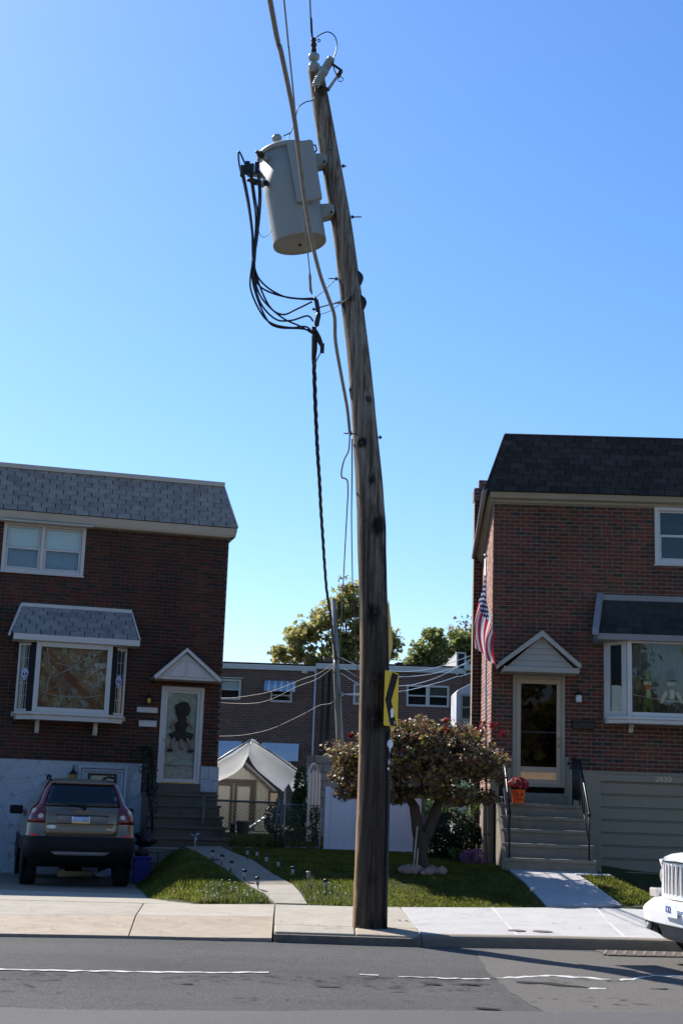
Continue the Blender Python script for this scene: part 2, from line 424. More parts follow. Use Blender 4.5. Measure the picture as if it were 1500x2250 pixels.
M['lamp_white'] = pmat('solar_lamp_white', (.22, .225, .22), .35, bump=0)
M['cloth_green'] = pmat('green_felt', (.10, .13, .03), .9, bump=.2)
M['cloth_red'] = pmat('red_felt', (.22, .05, .04), .9, bump=.2)
M['cloth_cream'] = pmat('cream_cloth', (.50, .40, .26), .9, bump=.2)
M['cloth_brown'] = pmat('patched_brown_cloth', (.10, .065, .05), .95, var=.6, scale=12, bump=.3)
M['dark_fur'] = pmat('dark_fuzzy_cloth', (.035, .030, .024), .98, var=.6, scale=30, bump=1.0)
M['pinkish'] = pmat('dusty_pink', (.26, .15, .14), .9, bump=.1)
M['skull'] = pmat('skull_white_blue', (.40, .43, .62), .6, bump=0)
M['frost'] = pmat('frosted_door_panel', (.46, .45, .36), .6, var=.34, scale=16, bump=.3)
M['awning'] = pmat('pale_metal_awning', (.50, .54, .58), .5, var=.1, bump=.03)
M['awning_blue'] = pmat('blue_metal_awning', (.24, .34, .43), .5, var=.1, bump=.03)
M['manhole'] = pmat('iron_lid', (.085, .07, .062), .8, .2, bump=.4)

def brick_tex(name, c1, c2, mo, w=.21, h=.075):
    m, n, b = nt(name)
    co = N(n, 'ShaderNodeTexCoord').outputs['Object']
    mp = N(n, 'ShaderNodeMapping'); mp.inputs['Rotation'].default_value = (R(90), 0, 0)
    n.links.new(co, mp.inputs['Vector'])
    sx = N(n, 'ShaderNodeSeparateXYZ'); n.links.new(co, sx.inputs[0])
    cb = N(n, 'ShaderNodeCombineXYZ')
    ad = N(n, 'ShaderNodeMath', operation='ADD'); n.links.new(sx.outputs[0], ad.inputs[0]); n.links.new(sx.outputs[1], ad.inputs[1])
    n.links.new(ad.outputs[0], cb.inputs[0]); n.links.new(sx.outputs[2], cb.inputs[1])
    t = N(n, 'ShaderNodeTexBrick'); t.inputs['Scale'].default_value = 1
    t.inputs['Color1'].default_value = (*c1, 1); t.inputs['Color2'].default_value = (*c2, 1); t.inputs['Mortar'].default_value = (*mo, 1)
    t.inputs['Mortar Size'].default_value = .010; t.inputs['Brick Width'].default_value = w; t.inputs['Row Height'].default_value = h; t.inputs['Bias'].default_value = -.1
    n.links.new(cb.outputs[0], t.inputs['Vector'])
    nz = noise_tex(n, co, 2.5, 4)
    mr = N(n, 'ShaderNodeMapRange'); mr.inputs['To Min'].default_value = .6; mr.inputs['To Max'].default_value = 1.4; n.links.new(nz.outputs[0], mr.inputs[0])
    hs = N(n, 'ShaderNodeHueSaturation'); n.links.new(t.outputs[0], hs.inputs['Color']); n.links.new(mr.outputs[0], hs.inputs['Value'])
    n.links.new(hs.outputs[0], b.inputs['Base Color']); b.inputs['Roughness'].default_value = .92
    bp = N(n, 'ShaderNodeBump'); bp.inputs['Strength'].default_value = .6; bp.inputs['Distance'].default_value = .01; bp.invert = True
    n.links.new(t.outputs[1], bp.inputs['Height']); n.links.new(bp.outputs[0], b.inputs['Normal'])
    return m
def foliage_reflection():  # reflected autumn foliage painted into the curtain colour
    m, n, b = nt('foliage_reflection_curtain')
    co = N(n, 'ShaderNodeTexCoord').outputs['Object']
    t = noise_tex(n, co, 7, 6, .75, (1, 1, .7)); r = ramp(n, [(.30, (.07, .045, .04)), (.40, (.20, .10, .07)), (.46, (.42, .18, .11)), (.52, (.17, .14, .10)), (.58, (.48, .38, .31)), (.64, (.18, .19, .10)), (.72, (.38, .14, .08))])
    n.links.new(t.outputs[0], r.inputs[0]); n.links.new(r.outputs[0], b.inputs['Base Color']); b.inputs['Roughness'].default_value = .9
    return m
M['foliage_reflection'] = foliage_reflection()
M['brick_far'] = brick_tex('far_brick', (.150, .062, .042), (.085, .045, .035), (.20, .15, .12))
M['brick_side'] = brick_tex('side_brick', (.17, .055, .04), (.10, .045, .035), (.22, .19, .16))

def asphalt():
    m, n, b = nt('asphalt')
    co = N(n, 'ShaderNodeTexCoord').outputs['Object']
    big = noise_tex(n, co, .6, 5, .6, (.35, 1, 1))
    r = ramp(n, [(.3, (.066, .065, .064)), (.7, (.106, .104, .102))]); n.links.new(big.outputs[0], r.inputs[0])
    fine = noise_tex(n, co, 55, 4, .8)
    fr = ramp(n, [(.30, (.25, .25, .25)), (.50, (.95, .95, .95)), (.66, (1.35, 1.34, 1.3)), (.74, (3.0, 3.0, 2.9))]); n.links.new(fine.outputs[0], fr.inputs[0])
    mx = N(n, 'ShaderNodeMixRGB', blend_type='MULTIPLY'); mx.inputs[0].default_value = 1
    n.links.new(r.outputs[0], mx.inputs[1]); n.links.new(fr.outputs[0], mx.inputs[2])
    # cracked, pitted strip of old surface
    vo = N(n, 'ShaderNodeTexVoronoi', feature='DISTANCE_TO_EDGE'); vo.inputs['Scale'].default_value = 5.5
    wob = noise_tex(n, co, 3, 4); vm = N(n, 'ShaderNodeVectorMath', operation='ADD')
    n.links.new(co, vm.inputs[0]); n.links.new(wob.outputs[1], vm.inputs[1]); n.links.new(vm.outputs[0], vo.inputs['Vector'])
    cr = ramp(n, [(.0, (.9, .9, .9)), (.03, (0, 0, 0))]); n.links.new(vo.outputs['Distance'], cr.inputs[0])
    msk = noise_tex(n, co, 1.1, 5, .7, (.6, 1.3, 1)); mk = ramp(n, [(.44, (0, 0, 0)), (.54, (1, 1, 1))]); n.links.new(msk.outputs[0], mk.inputs[0])
    mu = N(n, 'ShaderNodeMath', operation='MULTIPLY'); n.links.new(cr.outputs[0], mu.inputs[0]); n.links.new(mk.outputs[0], mu.inputs[1])
    m2 = N(n, 'ShaderNodeMixRGB'); m2.inputs[2].default_value = (.016, .016, .016, 1)
    n.links.new(mu.outputs[0], m2.inputs[0]); n.links.new(mx.outputs[0], m2.inputs[1])
    n.links.new(m2.outputs[0], b.inputs['Base Color']); b.inputs['Roughness'].default_value = .85; b.inputs['Specular IOR Level'].default_value = .25
    pit = noise_tex(n, co, 22, 6, .75); pb = N(n, 'ShaderNodeMath', operation='ADD')
    n.links.new(pit.outputs[0], pb.inputs[0]); n.links.new(fine.outputs[0], pb.inputs[1])
    bp = N(n, 'ShaderNodeBump'); bp.inputs['Strength'].default_value = .8; bp.inputs['Distance'].default_value = .03
    n.links.new(pb.outputs[0], bp.inputs['Height']); n.links.new(bp.outputs[0], b.inputs['Normal'])
    return m
M['asphalt'] = asphalt()
M['asphalt_old'] = pmat('old_grey_asphalt_patch', (.096, .089, .080), .92, var=.35, scale=38, fine=140, bump=.6, dirt=.4, dirt_c=(.05, .048, .045))
M['asphalt_smooth'] = pmat('smooth_asphalt', (.070, .069, .068), .85, var=.22, scale=40, fine=110, bump=.5, dirt=.3, dirt_c=(.05, .05, .05))

def pole_mat(name, grey, brown, tar=True):
    m, n, b = nt(name)
    co = N(n, 'ShaderNodeTexCoord').outputs['Object']
    st = noise_tex(n, co, 22, 6, .7, (1, 1, .035))
    r = ramp(n, [(.26, [k * .3 for k in brown]), (.41, brown), (.54, grey), (.76, [k * 1.35 for k in grey])]); n.links.new(st.outputs[0], r.inputs[0])
    cur = r.outputs[0]
    ck = noise_tex(n, co, 55, 3, .6, (1, 1, .018)); cr = ramp(n, [(.30, (.0, .0, .0)), (.38, (1, 1, 1))]); n.links.new(ck.outputs[0], cr.inputs[0])
    mc = N(n, 'ShaderNodeMixRGB', blend_type='MULTIPLY'); mc.inputs[0].default_value = .85; n.links.new(cur, mc.inputs[1]); n.links.new(cr.outputs[0], mc.inputs[2]); cur = mc.outputs[0]
    if tar:
        for nm, c in (('creosote', (.022, .014, .010, 1)), ('tar', (.004, .0035, .004, 1)), ('bare', (.30, .19, .10, 1))):  # the last, light brown one paints the sunlit left edge
            at = N(n, 'ShaderNodeAttribute', attribute_name=nm)
            nz = noise_tex(n, co, 9, 6, .75, (1, 1, .3))
            ad = N(n, 'ShaderNodeMath', operation='ADD'); n.links.new(at.outputs['Fac'], ad.inputs[0]); n.links.new(nz.outputs[0], ad.inputs[1])
            rr = ramp(n, [(.72, (0, 0, 0)), (1.0, (.93, .93, .93))] if nm != 'creosote' else [(.5, (0, 0, 0)), (1.0, (.8, .8, .8))]); n.links.new(ad.outputs[0], rr.inputs[0])
            mx = N(n, 'ShaderNodeMixRGB'); mx.inputs[2].default_value = c
            n.links.new(rr.outputs[0], mx.inputs[0]); n.links.new(cur, mx.inputs[1]); cur = mx.outputs[0]
    n.links.new(cur, b.inputs['Base Color']); b.inputs['Roughness'].default_value = .9; b.inputs['Specular IOR Level'].default_value = .2
    ad = N(n, 'ShaderNodeMath', operation='ADD'); n.links.new(st.outputs[0], ad.inputs[0]); n.links.new(cr.outputs[0], ad.inputs[1])
    bp = N(n, 'ShaderNodeBump'); bp.inputs['Strength'].default_value = .7; bp.inputs['Distance'].default_value = .012
    n.links.new(ad.outputs[0], bp.inputs['Height']); n.links.new(bp.outputs[0], b.inputs['Normal'])
    return m
M['pole'] = pole_mat('weathered_pole_wood', (.245, .20, .155), (.11, .066, .042))
M['pole_far'] = pole_mat('silver_pole_wood', (.30, .29, .26), (.20, .18, .155), False)

def flag_mat():
    m, n, b = nt('flag_cloth')
    uv = N(n, 'ShaderNodeUVMap', uv_map='UVMap')
    s = N(n, 'ShaderNodeSeparateXYZ'); n.links.new(uv.outputs[0], s.inputs[0])
    def mth(op, a, bb):
        x = N(n, 'ShaderNodeMath', operation=op)
        for i, q in enumerate((a, bb)):
            if isinstance(q, (int, float)): x.inputs[i].default_value = q
            else: n.links.new(q, x.inputs[i])
        return x.outputs[0]
    u, v = s.outputs[0], s.outputs[1]
    st = mth('MODULO', mth('FLOOR', mth('MULTIPLY', v, 13), 0), 2)
    mx = N(n, 'ShaderNodeMixRGB'); mx.inputs[1].default_value = (.42, .022, .04, 1); mx.inputs[2].default_value = (.72, .70, .70, 1); n.links.new(st, mx.inputs[0])
    # stars: offset rows of small discs in the canton
    cu = mth('MULTIPLY', u, 6 / .42); row = mth('MULTIPLY', v, 9 / (7 / 13)); fl = mth('FLOOR', row, 0)
    cu2 = mth('ADD', cu, mth('MULTIPLY', mth('MODULO', fl, 2), .5))
    du = mth('SUBTRACT', mth('FRACT', cu2, 0), .5); dv = mth('SUBTRACT', mth('FRACT', row, 0), .5)
    d2 = mth('ADD', mth('MULTIPLY', du, du), mth('MULTIPLY', dv, dv))
    star = mth('LESS_THAN', d2, .075)
    cs = N(n, 'ShaderNodeMixRGB'); cs.inputs[1].default_value = (.012, .016, .075, 1); cs.inputs[2].default_value = (.70, .70, .72, 1); n.links.new(star, cs.inputs[0])
    can = mth('MULTIPLY', mth('LESS_THAN', u, .42), mth('LESS_THAN', v, 7 / 13))
    fx = N(n, 'ShaderNodeMixRGB'); n.links.new(can, fx.inputs[0]); n.links.new(mx.outputs[0], fx.inputs[1]); n.links.new(cs.outputs[0], fx.inputs[2])
    n.links.new(fx.outputs[0], b.inputs['Base Color']); b.inputs['Roughness'].default_value = .8
    tr = N(n, 'ShaderNodeBsdfTranslucent'); n.links.new(fx.outputs[0], tr.inputs['Color'])
    ms = N(n, 'ShaderNodeMixShader'); ms.inputs[0].default_value = .3; n.links.new(b.outputs[0], ms.inputs[1]); n.links.new(tr.outputs[0], ms.inputs[2])
    n.links.new(ms.outputs[0], n.nodes['Material Output'].inputs['Surface'])
    return m
M['flag'] = flag_mat()
# ------------------------------------------------------------------ ground, road, pavement
def zT(y): return float(np.interp(y, [20.3, 21, 23, 24, 26, 32, 52], [0, .05, .33, .46, .52, .56, .6]))
def zD(y): return float(np.interp(y, [19.5, 20.3, 24.2, 30], [.0, -.01, -.13, -.22]))
def ss(a, b, x):
    t = min(1, max(0, (x - a) / (b - a))); return t * t * (3 - 2 * t)
DRIVE_EDGE = ([20.2, 21.6, 23.5, 26.9, 30], [-1.85, -2.68, -3.0, -3.62, -3.7])
def kerb_y(x): return float(np.interp(x, [-14, -3.74, -2.3, -.63, 1.1, 2.31, 3.66, 4.33, 14], [14.6, 16.34, 16.58, 16.78, 16.84, 17.08, 17.27, 17.32, 18.1]))
def hgt(x, y):
    """height of the finished soil"""
    if y < 20.2: return -.12
    t = zT(y)
    e = float(np.interp(y, *DRIVE_EDGE))
    d = zD(y)
    w = ss(e - .15, e + float(np.interp(y, [20.5, 22, 24], [.12, .55, .85])), x)          # 0 on the left driveway, 1 on the lawn
    if y > 30: w = 1 if x > -2.6 else ss(30, 31, y)
    h = d + (t - d) * w
    if x > 4.5 and y < 26:
        e2 = float(np.interp(y, [20.5, 21.5, 22.3, 23.4, 26], [5.9, 5.4, 5.0, 4.66, 4.6]))
        h = h + (-.03 - h) * ss(e2, e2 + .25, x)
    return h

xs = [-500, -120, -40, -20, -12] + [round(-9 + .15 * i, 3) for i in range(121)] + [12, 20, 40, 120, 500]
ys = [-500, -120, -40, -10, 0, 8, 14, 17, 19, 20.15] + [round(20.3 + .15 * i, 3) for i in range(106)] + [40, 46, 52, 60, 80, 140, 300, 900]
gv = []; gf = []
for y in ys:
    for x in xs:
        h = hgt(x, y)
        if y < 20.2: h = -.30
        elif 20.2 <= y < 36 and abs(x) < 9: h += .012 * noise.noise(Vector((x * 1.5, y * 1.5, 0)))
        gv.append((x, y, h - .015))
W = len(xs)
for j in range(len(ys) - 1):
    for i in range(W - 1):
        gf.append((j * W + i, j * W + i + 1, (j + 1) * W + i + 1, (j + 1) * W + i))
ground = np_mesh('ground', np.array(gv), np.array(gf), M['soil'], None, 'structure', True)

# road: one sheet up to the kerb, gently broken up
rx = [-200, -60, -20] + [-10 + .25 * i for i in range(81)] + [20, 60, 200]
rv = []; rf = []
NR = 40
for x in rx:
    ky = kerb_y(x) + .03
    for j in range(NR + 1):
        y = 2.2 + (ky - 2.2) * j / NR
        z = -.13 + .02 * noise.noise(Vector((x * .7, y * .9, 3))) * (1 if j < NR - 1 else .2) + .05 * math.sin(math.pi * j / NR)*0
        rv.append((x, y, z))
for i in range(len(rx) - 1):
    for j in range(NR):
        a = i * (NR + 1) + j
        rf.append((a, a + NR + 1, a + NR + 2, a + 1))
road = np_mesh('road', np.array(rv), np.array(rf), M['asphalt'], None, 'structure', True)
def rz(x, y):
    return -.13 + .02 * noise.noise(Vector((x * .7, y * .9, 3)))

def road_patch(name, poly, m, dz, step=.12):
    """a sheet laid on the road, following it"""
    bm = bmesh.new()
    vs = [bm.verts.new((x, y, 0)) for x, y in poly]
    bm.faces.new(vs)
    x0 = min(p[0] for p in poly); x1 = max(p[0] for p in poly); y0 = min(p[1] for p in poly); y1 = max(p[1] for p in poly)
    for k in range(1, int((x1 - x0) / step) + 1):
        bmesh.ops.bisect_plane(bm, geom=bm.verts[:] + bm.edges[:] + bm.faces[:], plane_co=(x0 + k * step, 0, 0), plane_no=(1, 0, 0))
    for k in range(1, int((y1 - y0) / .25) + 1):
        bmesh.ops.bisect_plane(bm, geom=bm.verts[:] + bm.edges[:] + bm.faces[:], plane_co=(0, y0 + k * .25, 0), plane_no=(0, 1, 0))
    for v in bm.verts: v.co.z = rz(v.co.x, v.co.y) + dz
    bmesh.ops.recalc_face_normals(bm, faces=bm.faces)
    for f in bm.faces:
        if f.normal.z < 0: f.normal_flip()
    me = bpy.data.meshes.new(name); bm.to_mesh(me); bm.free()
    return link(name, me, m, road)

def ragged(pts, amp, k=8, seed=0, close=True):
    out = []
    n = len(pts)
    for i in range(n if close else n - 1):
        a = Vector(pts[i] + (0,)); b = Vector(pts[(i + 1) % n] + (0,))
        for j in range(k):
            p = a.lerp(b, j / k)
            d = (b - a).normalized(); nn = Vector((-d.y, d.x, 0))
            p = p + nn * amp * noise.noise(p * 6 + Vector((seed, 0, seed)))*1.6
            out.append((p.x, p.y))
    return out

road_patch('asphalt_patch', ragged([(1.72, 16.55), (1.66, 14.3), (1.72, 13.2), (1.85, 12.02), (4.2, 12.5), (9, 13.8), (9, 17.4), (4.4, 17.15), (2.4, 16.92)], .03, 8, 2), M['asphalt_old'], .004)
road_patch('asphalt_patch', ragged([(-9, 10.4), (-2.5, 11.32), (-.4, 11.55), (1.5, 12.0), (3.1, 12.42), (9, 13.5), (9, 6), (-9, 5)], .02, 14, 5), M['asphalt_smooth'], .0035, .3)

def stripe(pts, w, gaps=()):
    """worn painted edge line along pts"""
    L = []
    for i in range(len(pts) - 1):
        a = Vector(pts[i]); b = Vector(pts[i + 1]); n_ = max(2, int((b - a).length / .03))
        L += [a.lerp(b, j / n_) for j in range(n_)]
    L.append(Vector(pts[-1]))
    top = []; bot = []
    for p in L:
        w1 = w * max(.04, .42 + .75 * noise.noise(Vector((p.x * 9, p.y * 7, 1)))); w2 = w * max(.04, .42 + .75 * noise.noise(Vector((p.x * 9, p.y * 7, 9))))
        top.append((p.x, p.y + w1)); bot.append((p.x, p.y - w2))
    return bot + top[::-1]
for seg in ([(-9, 12.5), (-3.06, 13.47), (-2.5, 13.57), (-2.06, 13.65), (-1.74, 13.71), (-1.34, 13.78), (-.55, 13.95)],
            [(.337, 14.03), (.52, 14.06)], [(.715, 14.0), (1.0, 14.0), (1.3, 13.98), (1.61, 14.03)], [(1.68, 14.1), (2.27, 14.39), (2.86, 14.36)], [(2.95, 14.33), (3.1, 14.42), (3.35, 14.68), (3.69, 14.74), (8, 15.9)]):
    road_patch('lane_marking', stripe(seg, .085), M['road_paint'], .008)
road_patch('paint_smear', ragged([(2.50, 13.62), (2.67, 13.65), (2.70, 13.74), (2.55, 13.73)], .02, 5, 7), M['road_paint'], .008)
for poly, sd in (([(1.80, 13.86), (2.05, 13.83), (2.45, 13.72), (2.52, 13.70), (2.46, 13.80), (2.2, 13.93), (1.95, 13.93)], 1), ([(1.22, 13.56), (1.45, 13.52), (1.5, 13.59), (1.3, 13.62)], 3),
                 ([(.9, 13.45), (1.05, 13.42), (1.1, 13.50), (.95, 13.52)], 4), ([(1.24, 12.05), (1.45, 12.03), (1.5, 12.10), (1.3, 12.12)], 6), ([(-.1, 13.1), (.12, 13.06), (.15, 13.12)], 8), ([(-1.4, 12.9), (-1.2, 12.86), (-1.18, 12.93)], 9), ([(3.1, 13.75), (3.25, 13.7), (3.3, 13.8)], 10)):
    road_patch('pothole', ragged(poly, .03, 6, sd), M['crack'], .010, .05)

# scabbed, crazed strip of old surface between the edge line and the newer lane
ck = MB(); cq = random.Random(77)
for k in range(420):
    x = cq.uniform(-3.6, 1.7) if k < 330 else cq.uniform(1.7, 4.4)
    y0_ = 13.95 + .17 * x; y = y0_ - cq.random() ** 1.4 * 1.75 - .12
    if noise.noise(Vector((x * .9, y * 1.3, 4))) < -.12: continue
    a = cq.gauss(0, .35); L = cq.uniform(.015, .09) * (1.6 if cq.random() < .12 else 1); w = cq.uniform(.004, .012)
    pts_ = []
    n_ = 5
    up_ = []; dn_ = []
    for j in range(n_ + 1):
        t = j / n_ - .5; ww = w * (1 - (2 * t) ** 2) * cq.uniform(.5, 1.5) + .001
        cx_ = x + math.cos(a) * L * 2 * t; cy_ = y + math.sin(a) * L * 2 * t + cq.uniform(-.008, .008)
        up_.append((cx_, cy_ + ww, rz(cx_, cy_) + .0095)); dn_.append((cx_, cy_ - ww, rz(cx_, cy_) + .0095))
    V_ = dn_ + up_[::-1]
    ck.add(V_, [tuple(range(len(V_)))])
ck.build('cracks', M['crack'], road, kind='stuff')
# storm drain
g = MB()
def on(a, b, t): return (a[0] + (b[0] - a[0]) * t, a[1] + (b[1] - a[1]) * t)
dr = thing('storm_drain', 'iron storm drain grate in the gutter below the right kerb', 'drain', (3.85, 16.86, -.118), R(5))
MB().box(-.62, 1.2, -.30, .22, -.02, .004).build('drain_frame', M['manhole'], dr)
sb = MB().box(-.018, .018, -.27, .19, .004, .009)
sme = None
for k in range(15):
    if sme is None:
        o = sb.build('grate_bar', M['kerb_dark'], dr); sme = o.data
    else:
        o = link('grate_bar', sme, None, dr)
    o.location = (-.56 + k * .118, 0, 0); o.rotation_euler = (0, 0, R(-20))

# pavement slabs
pav = bpy.data.objects.new('pavement', None); col.objects.link(pav); pav['kind'] = 'structure'
def inset(poly, d):
    n_ = len(poly); out = []
    ar = sum(poly[i][0] * poly[(i + 1) % n_][1] - poly[(i + 1) % n_][0] * poly[i][1] for i in range(n_))
    sg = 1 if ar > 0 else -1
    for i in range(n_):
        p0 = Vector(poly[i - 1][:2]); p1 = Vector(poly[i][:2]); p2 = Vector(poly[(i + 1) % n_][:2])
        a = (p1 - p0).normalized(); b = (p2 - p1).normalized()
        na = Vector((-a.y, a.x)) * sg; nb = Vector((-b.y, b.x)) * sg
        k = na + nb; k = k / max(.3, k.dot(na))
        q = p1 + k * d
        out.append((q.x, q.y) + tuple(poly[i][2:]))
    return out
def slab(name, poly, m, parent=None, th=.16, gap=.006, bev=.006):
    """poly points (x, y, z of the top)"""
    p = inset(poly, gap)
    n_ = len(p)
    v = [(a, b, c) for a, b, c in p] + [(a, b, c - th) for a, b, c in p]
    ar = sum(p[i][0] * p[(i + 1) % n_][1] - p[(i + 1) % n_][0] * p[i][1] for i in range(n_))
    if ar < 0:
        v = [(a, b, c) for a, b, c in p[::-1]] + [(a, b, c - th) for a, b, c in p[::-1]]
    f = [tuple(range(n_)), tuple(range(n_, 2 * n_))[::-1]] + [(i, n_ + i, n_ + (i + 1) % n_, (i + 1) % n_) for i in range(n_)]
    mb = MB(); mb.add(v, f)
    return mb.build(name, m, parent or pav, bev)
B = lambda x: kerb_y(x)
# old apron, sloping to the gutter (left)
slab('slab', [(-9, 16.15, 0), (-5, 17.33, 0), (-2.44, 18.13, 0), (-2.30, B(-2.3), -.095), (-3.74, B(-3.74), -.095), (-9, B(-9), -.095)], M['concrete_orange'])
slab('slab', [(-2.44, 18.13, 0), (-.70, 18.62, 0), (-.64, B(-.64), -.085), (-1.5, B(-1.5), -.095), (-2.30, B(-2.3), -.095)], M['concrete_orange'])
slab('slab', [(-9, 19.2, 0), (-4.56, 19.76, 0), (-2.59, 19.99, 0), (-2.44, 18.13, 0), (-5, 17.33, 0), (-9, 16.15, 0)], M['concrete_warm'])
slab('slab', [(-2.59, 19.99, 0), (-1.8, 20.22, 0), (-.76, 20.50, .01), (-.70, 18.62, 0), (-2.44, 18.13, 0)], M['concrete_warm'])
# panel round the pole and its old kerb stones
slab('slab', [(-.76, 20.50, .01), (.15, 20.56, .012), (1.05, 20.66, .02), (1.13, 17.66, 0), (.34, 17.63, 0), (-.66, 17.62, 0)], M['concrete_warm'])
slab('kerb_stone', [(-.66, 17.62, 0), (.34, 17.63, 0), (.34, 16.83, -.01), (-.62, 16.80, -.01)], M['concrete_warm'], th=.22, bev=.02)
slab('kerb_stone', [(.34, 17.63, 0), (1.13, 17.66, 0), (1.13, 16.88, -.02), (.34, 16.83, -.01)], M['concrete_orange'], th=.22, bev=.02)
kb = slab('kerb_face', [(-.62, 16.80, -.035), (1.12, 16.84, -.035), (1.12, 16.80, -.04), (-.62, 16.765, -.04)], M['kerb_dark'], th=.16, gap=.001)
# new white panels (right), each scored across
sc1 = lambda x: 18.19 + (x - 1.06) * .302
kr = lambda x: kerb_y(x) + .19
cols = [((1.06, 20.67, .02), 1.13), ((2.41, 20.79, .05), 2.31), ((4.01, 21.21, .07), 3.66), ((9, 22.6, .08), 8.6)]
for i in range(3):
    (a, xa), (b, xb) = cols[i], cols[i + 1]
    ma = a[0] + (xa - a[0]) * .62; mb_ = b[0] + (xb - b[0]) * .62
    slab('slab', [a, b, (mb_, sc1(mb_), .01), (ma, sc1(ma), .0)], M['concrete_white'], gap=.005)
    slab('slab', [(ma, sc1(ma), .0), (mb_, sc1(mb_), .01), (xb, kr(xb), 0), (xa, kr(xa), 0)], M['concrete_white'], gap=.005)
for i in (1, 2):
    a, xa = cols[i]
    q = MB()
    p0 = Vector((a[0], a[1], a[2] + .003)); p1 = Vector((xa, kr(xa), .003))
    mid = p0.lerp(p1, .5); mid.z = .008
    w = Vector((.014, 0, 0))
    q.add([p0 - w, p0 + w, mid + w, mid - w], [(0, 1, 2, 3)]); q.add([mid - w, mid + w, p1 + w, p1 - w], [(0, 1, 2, 3)])
    q.build('joint_sealant', M['concrete_pale'], pav)
# new kerb (right)
kxs = [1.13, 1.6, 2.31, 3.0, 3.66, 4.33, 6, 9, 14]
kv = []; kf = []
prof = [(.185, .0), (.04, .0), (.012, -.012), (0, -.04), (-.012, -.2)]
for x in kxs:
    for dy, z in prof: kv.append((x, kerb_y(x) + dy, z + (.012 if x > 2 else 0)*0))
for i in range(len(kxs) - 1):
    for j in range(len(prof) - 1):
        a = i * len(prof) + j; kf.append((a, a + 1, a + len(prof) + 1, a + len(prof)))
kv += [(1.13, kerb_y(1.13) + .185, -.2)]
kf.append((0, len(kv) - 1, 4, 3)); kf.append((0, 3, 2, 1))
kerb = MB().add(kv, kf).build('kerb', M['concrete'], None); kerb['kind'] = 'structure'

# driveway (left), two bays
drive = bpy.data.objects.new('driveway', None); col.objects.link(drive); drive['kind'] = 'structure'
def loft_sheet(name, left, right, zf, m, parent, th=.12, nx=4):
    v = []; f = []
    for (ax, ay), (bx, by) in zip(left, right):
        for i in range(nx + 1):
            x = ax + (bx - ax) * i / nx; y = ay + (by - ay) * i / nx
            v.append((x, y, zf(x, y)))
    n_ = len(left)
    for j in range(n_ - 1):
        for i in range(nx):
            a = j * (nx + 1) + i; f.append((a, a + 1, a + nx + 2, a + nx + 1))
    ring = [i for i in range(nx + 1)] + [j * (nx + 1) + nx for j in range(1, n_)] + [(n_ - 1) * (nx + 1) + i for i in range(nx - 1, -1, -1)] + [j * (nx + 1) for j in range(n_ - 2, 0, -1)]
    off = len(v)
    for r in ring: v.append((v[r][0], v[r][1], v[r][2] - th))
    for k in range(len(ring)):
        k2 = (k + 1) % len(ring)
        f.append((ring[k], off + k, off + k2, ring[k2]))
    return MB().add(v, f).build(name, m, parent)
lf = [(-9, 19.2), (-9, 21), (-9, 22.5)]; rt = [(-1.86, 20.21), (-2.62, 21.5), (-2.87, 22.7)]
loft_sheet('slab', lf, rt, lambda x, y: zD(y) + .002, M['concrete_warm'], drive, .1, 8)
loft_sheet('slab', [(-9, 22.51), (-9, 25), (-9, 28.4)], [(-2.875, 22.71), (-3.22, 25), (-3.62, 29.6)], lambda x, y: zD(y) + .002, M['concrete'], drive, .1, 8)
drive2 = loft_sheet('driveway', [(5.68, 21.55), (5.28, 22.3), (4.95, 23.4), (4.92, 25.98)], [(9, 22.6), (9, 23), (9, 24), (9, 25.9)], lambda x, y: .01 - .015 * (y - 21), M['concrete'], None, .1); drive2['kind'] = 'structure'

# walkways
walk = bpy.data.objects.new('walkway', None); col.objects.link(walk); walk['kind'] = 'structure'
WL = [(-.755, 20.52), (-.97, 21.3), (-1.26, 21.9), (-1.52, 22.6), (-1.86, 23.43), (-2.32, 25.0), (-2.75, 26.6)]
WR = [(-.30, 20.55), (-.41, 21.35), (-.56, 22.0), (-.90, 22.75), (-1.30, 23.9), (-1.84, 25.7), (-2.1, 27.1)]
wz = lambda x, y: zT(y) + .012
for a, b, m in ((0, 1, 'concrete_warm'), (1, 2, 'concrete_warm'), (2, 4, 'concrete'), (4, 6, 'concrete')):
    l = [(x, y + (.012 if i == a else -.0)) for i, (x, y) in list(enumerate(WL))[a:b + 1]]; r = [(x, y + (.012 if i == a else 0)) for i, (x, y) in list(enumerate(WR))[a:b + 1]]
    loft_sheet('slab', l, r, wz, M[m], walk, .1, 3)
loft_sheet('slab', [(-2.75, 26.62), (-3.62, 26.85)], [(-2.1, 27.12), (-3.3, 27.9)], lambda x, y: .475, M['concrete'], walk, .12, 2)
walk2 = bpy.data.objects.new('walkway', None); col.objects.link(walk2); walk2['kind'] = 'structure'
loft_sheet('slab', [(3.265, 21.115), (3.22, 22.0), (3.17, 22.8)], [(4.43, 21.36), (4.33, 22.3), (4.25, 23.0)], wz, M['concrete_white'], walk2, .1, 4)
loft_sheet('slab', [(3.168, 22.815), (3.10, 23.5), (3.03, 24.02)], [(4.248, 23.015), (4.18, 23.5), (4.56, 24.02)], wz, M['concrete_white'], walk2, .1, 4)

for i, (x, y, r_, lab) in enumerate([(2.37, 17.77, .105, 'left one of the two dark iron lids close to the kerb on the white pavement'), (2.69, 17.77, .115, 'right one of the two dark iron lids close to the kerb on the white pavement'), (3.44, 19.75, .10, 'single dark iron lid set back from the kerb near the right walkway')]):
    t = MB().lathe([(r_ + .008, -.01), (r_ + .008, .006), (r_, .007), (r_ - .01, .005), (r_ * .5, .007), (0.001, .007)], 24).build('access_lid', M['manhole'])
    t.location = (x, y, .004 if i < 2 else .018)
    tag(t, lab, 'manhole lid', 'small iron lids in the pavement')

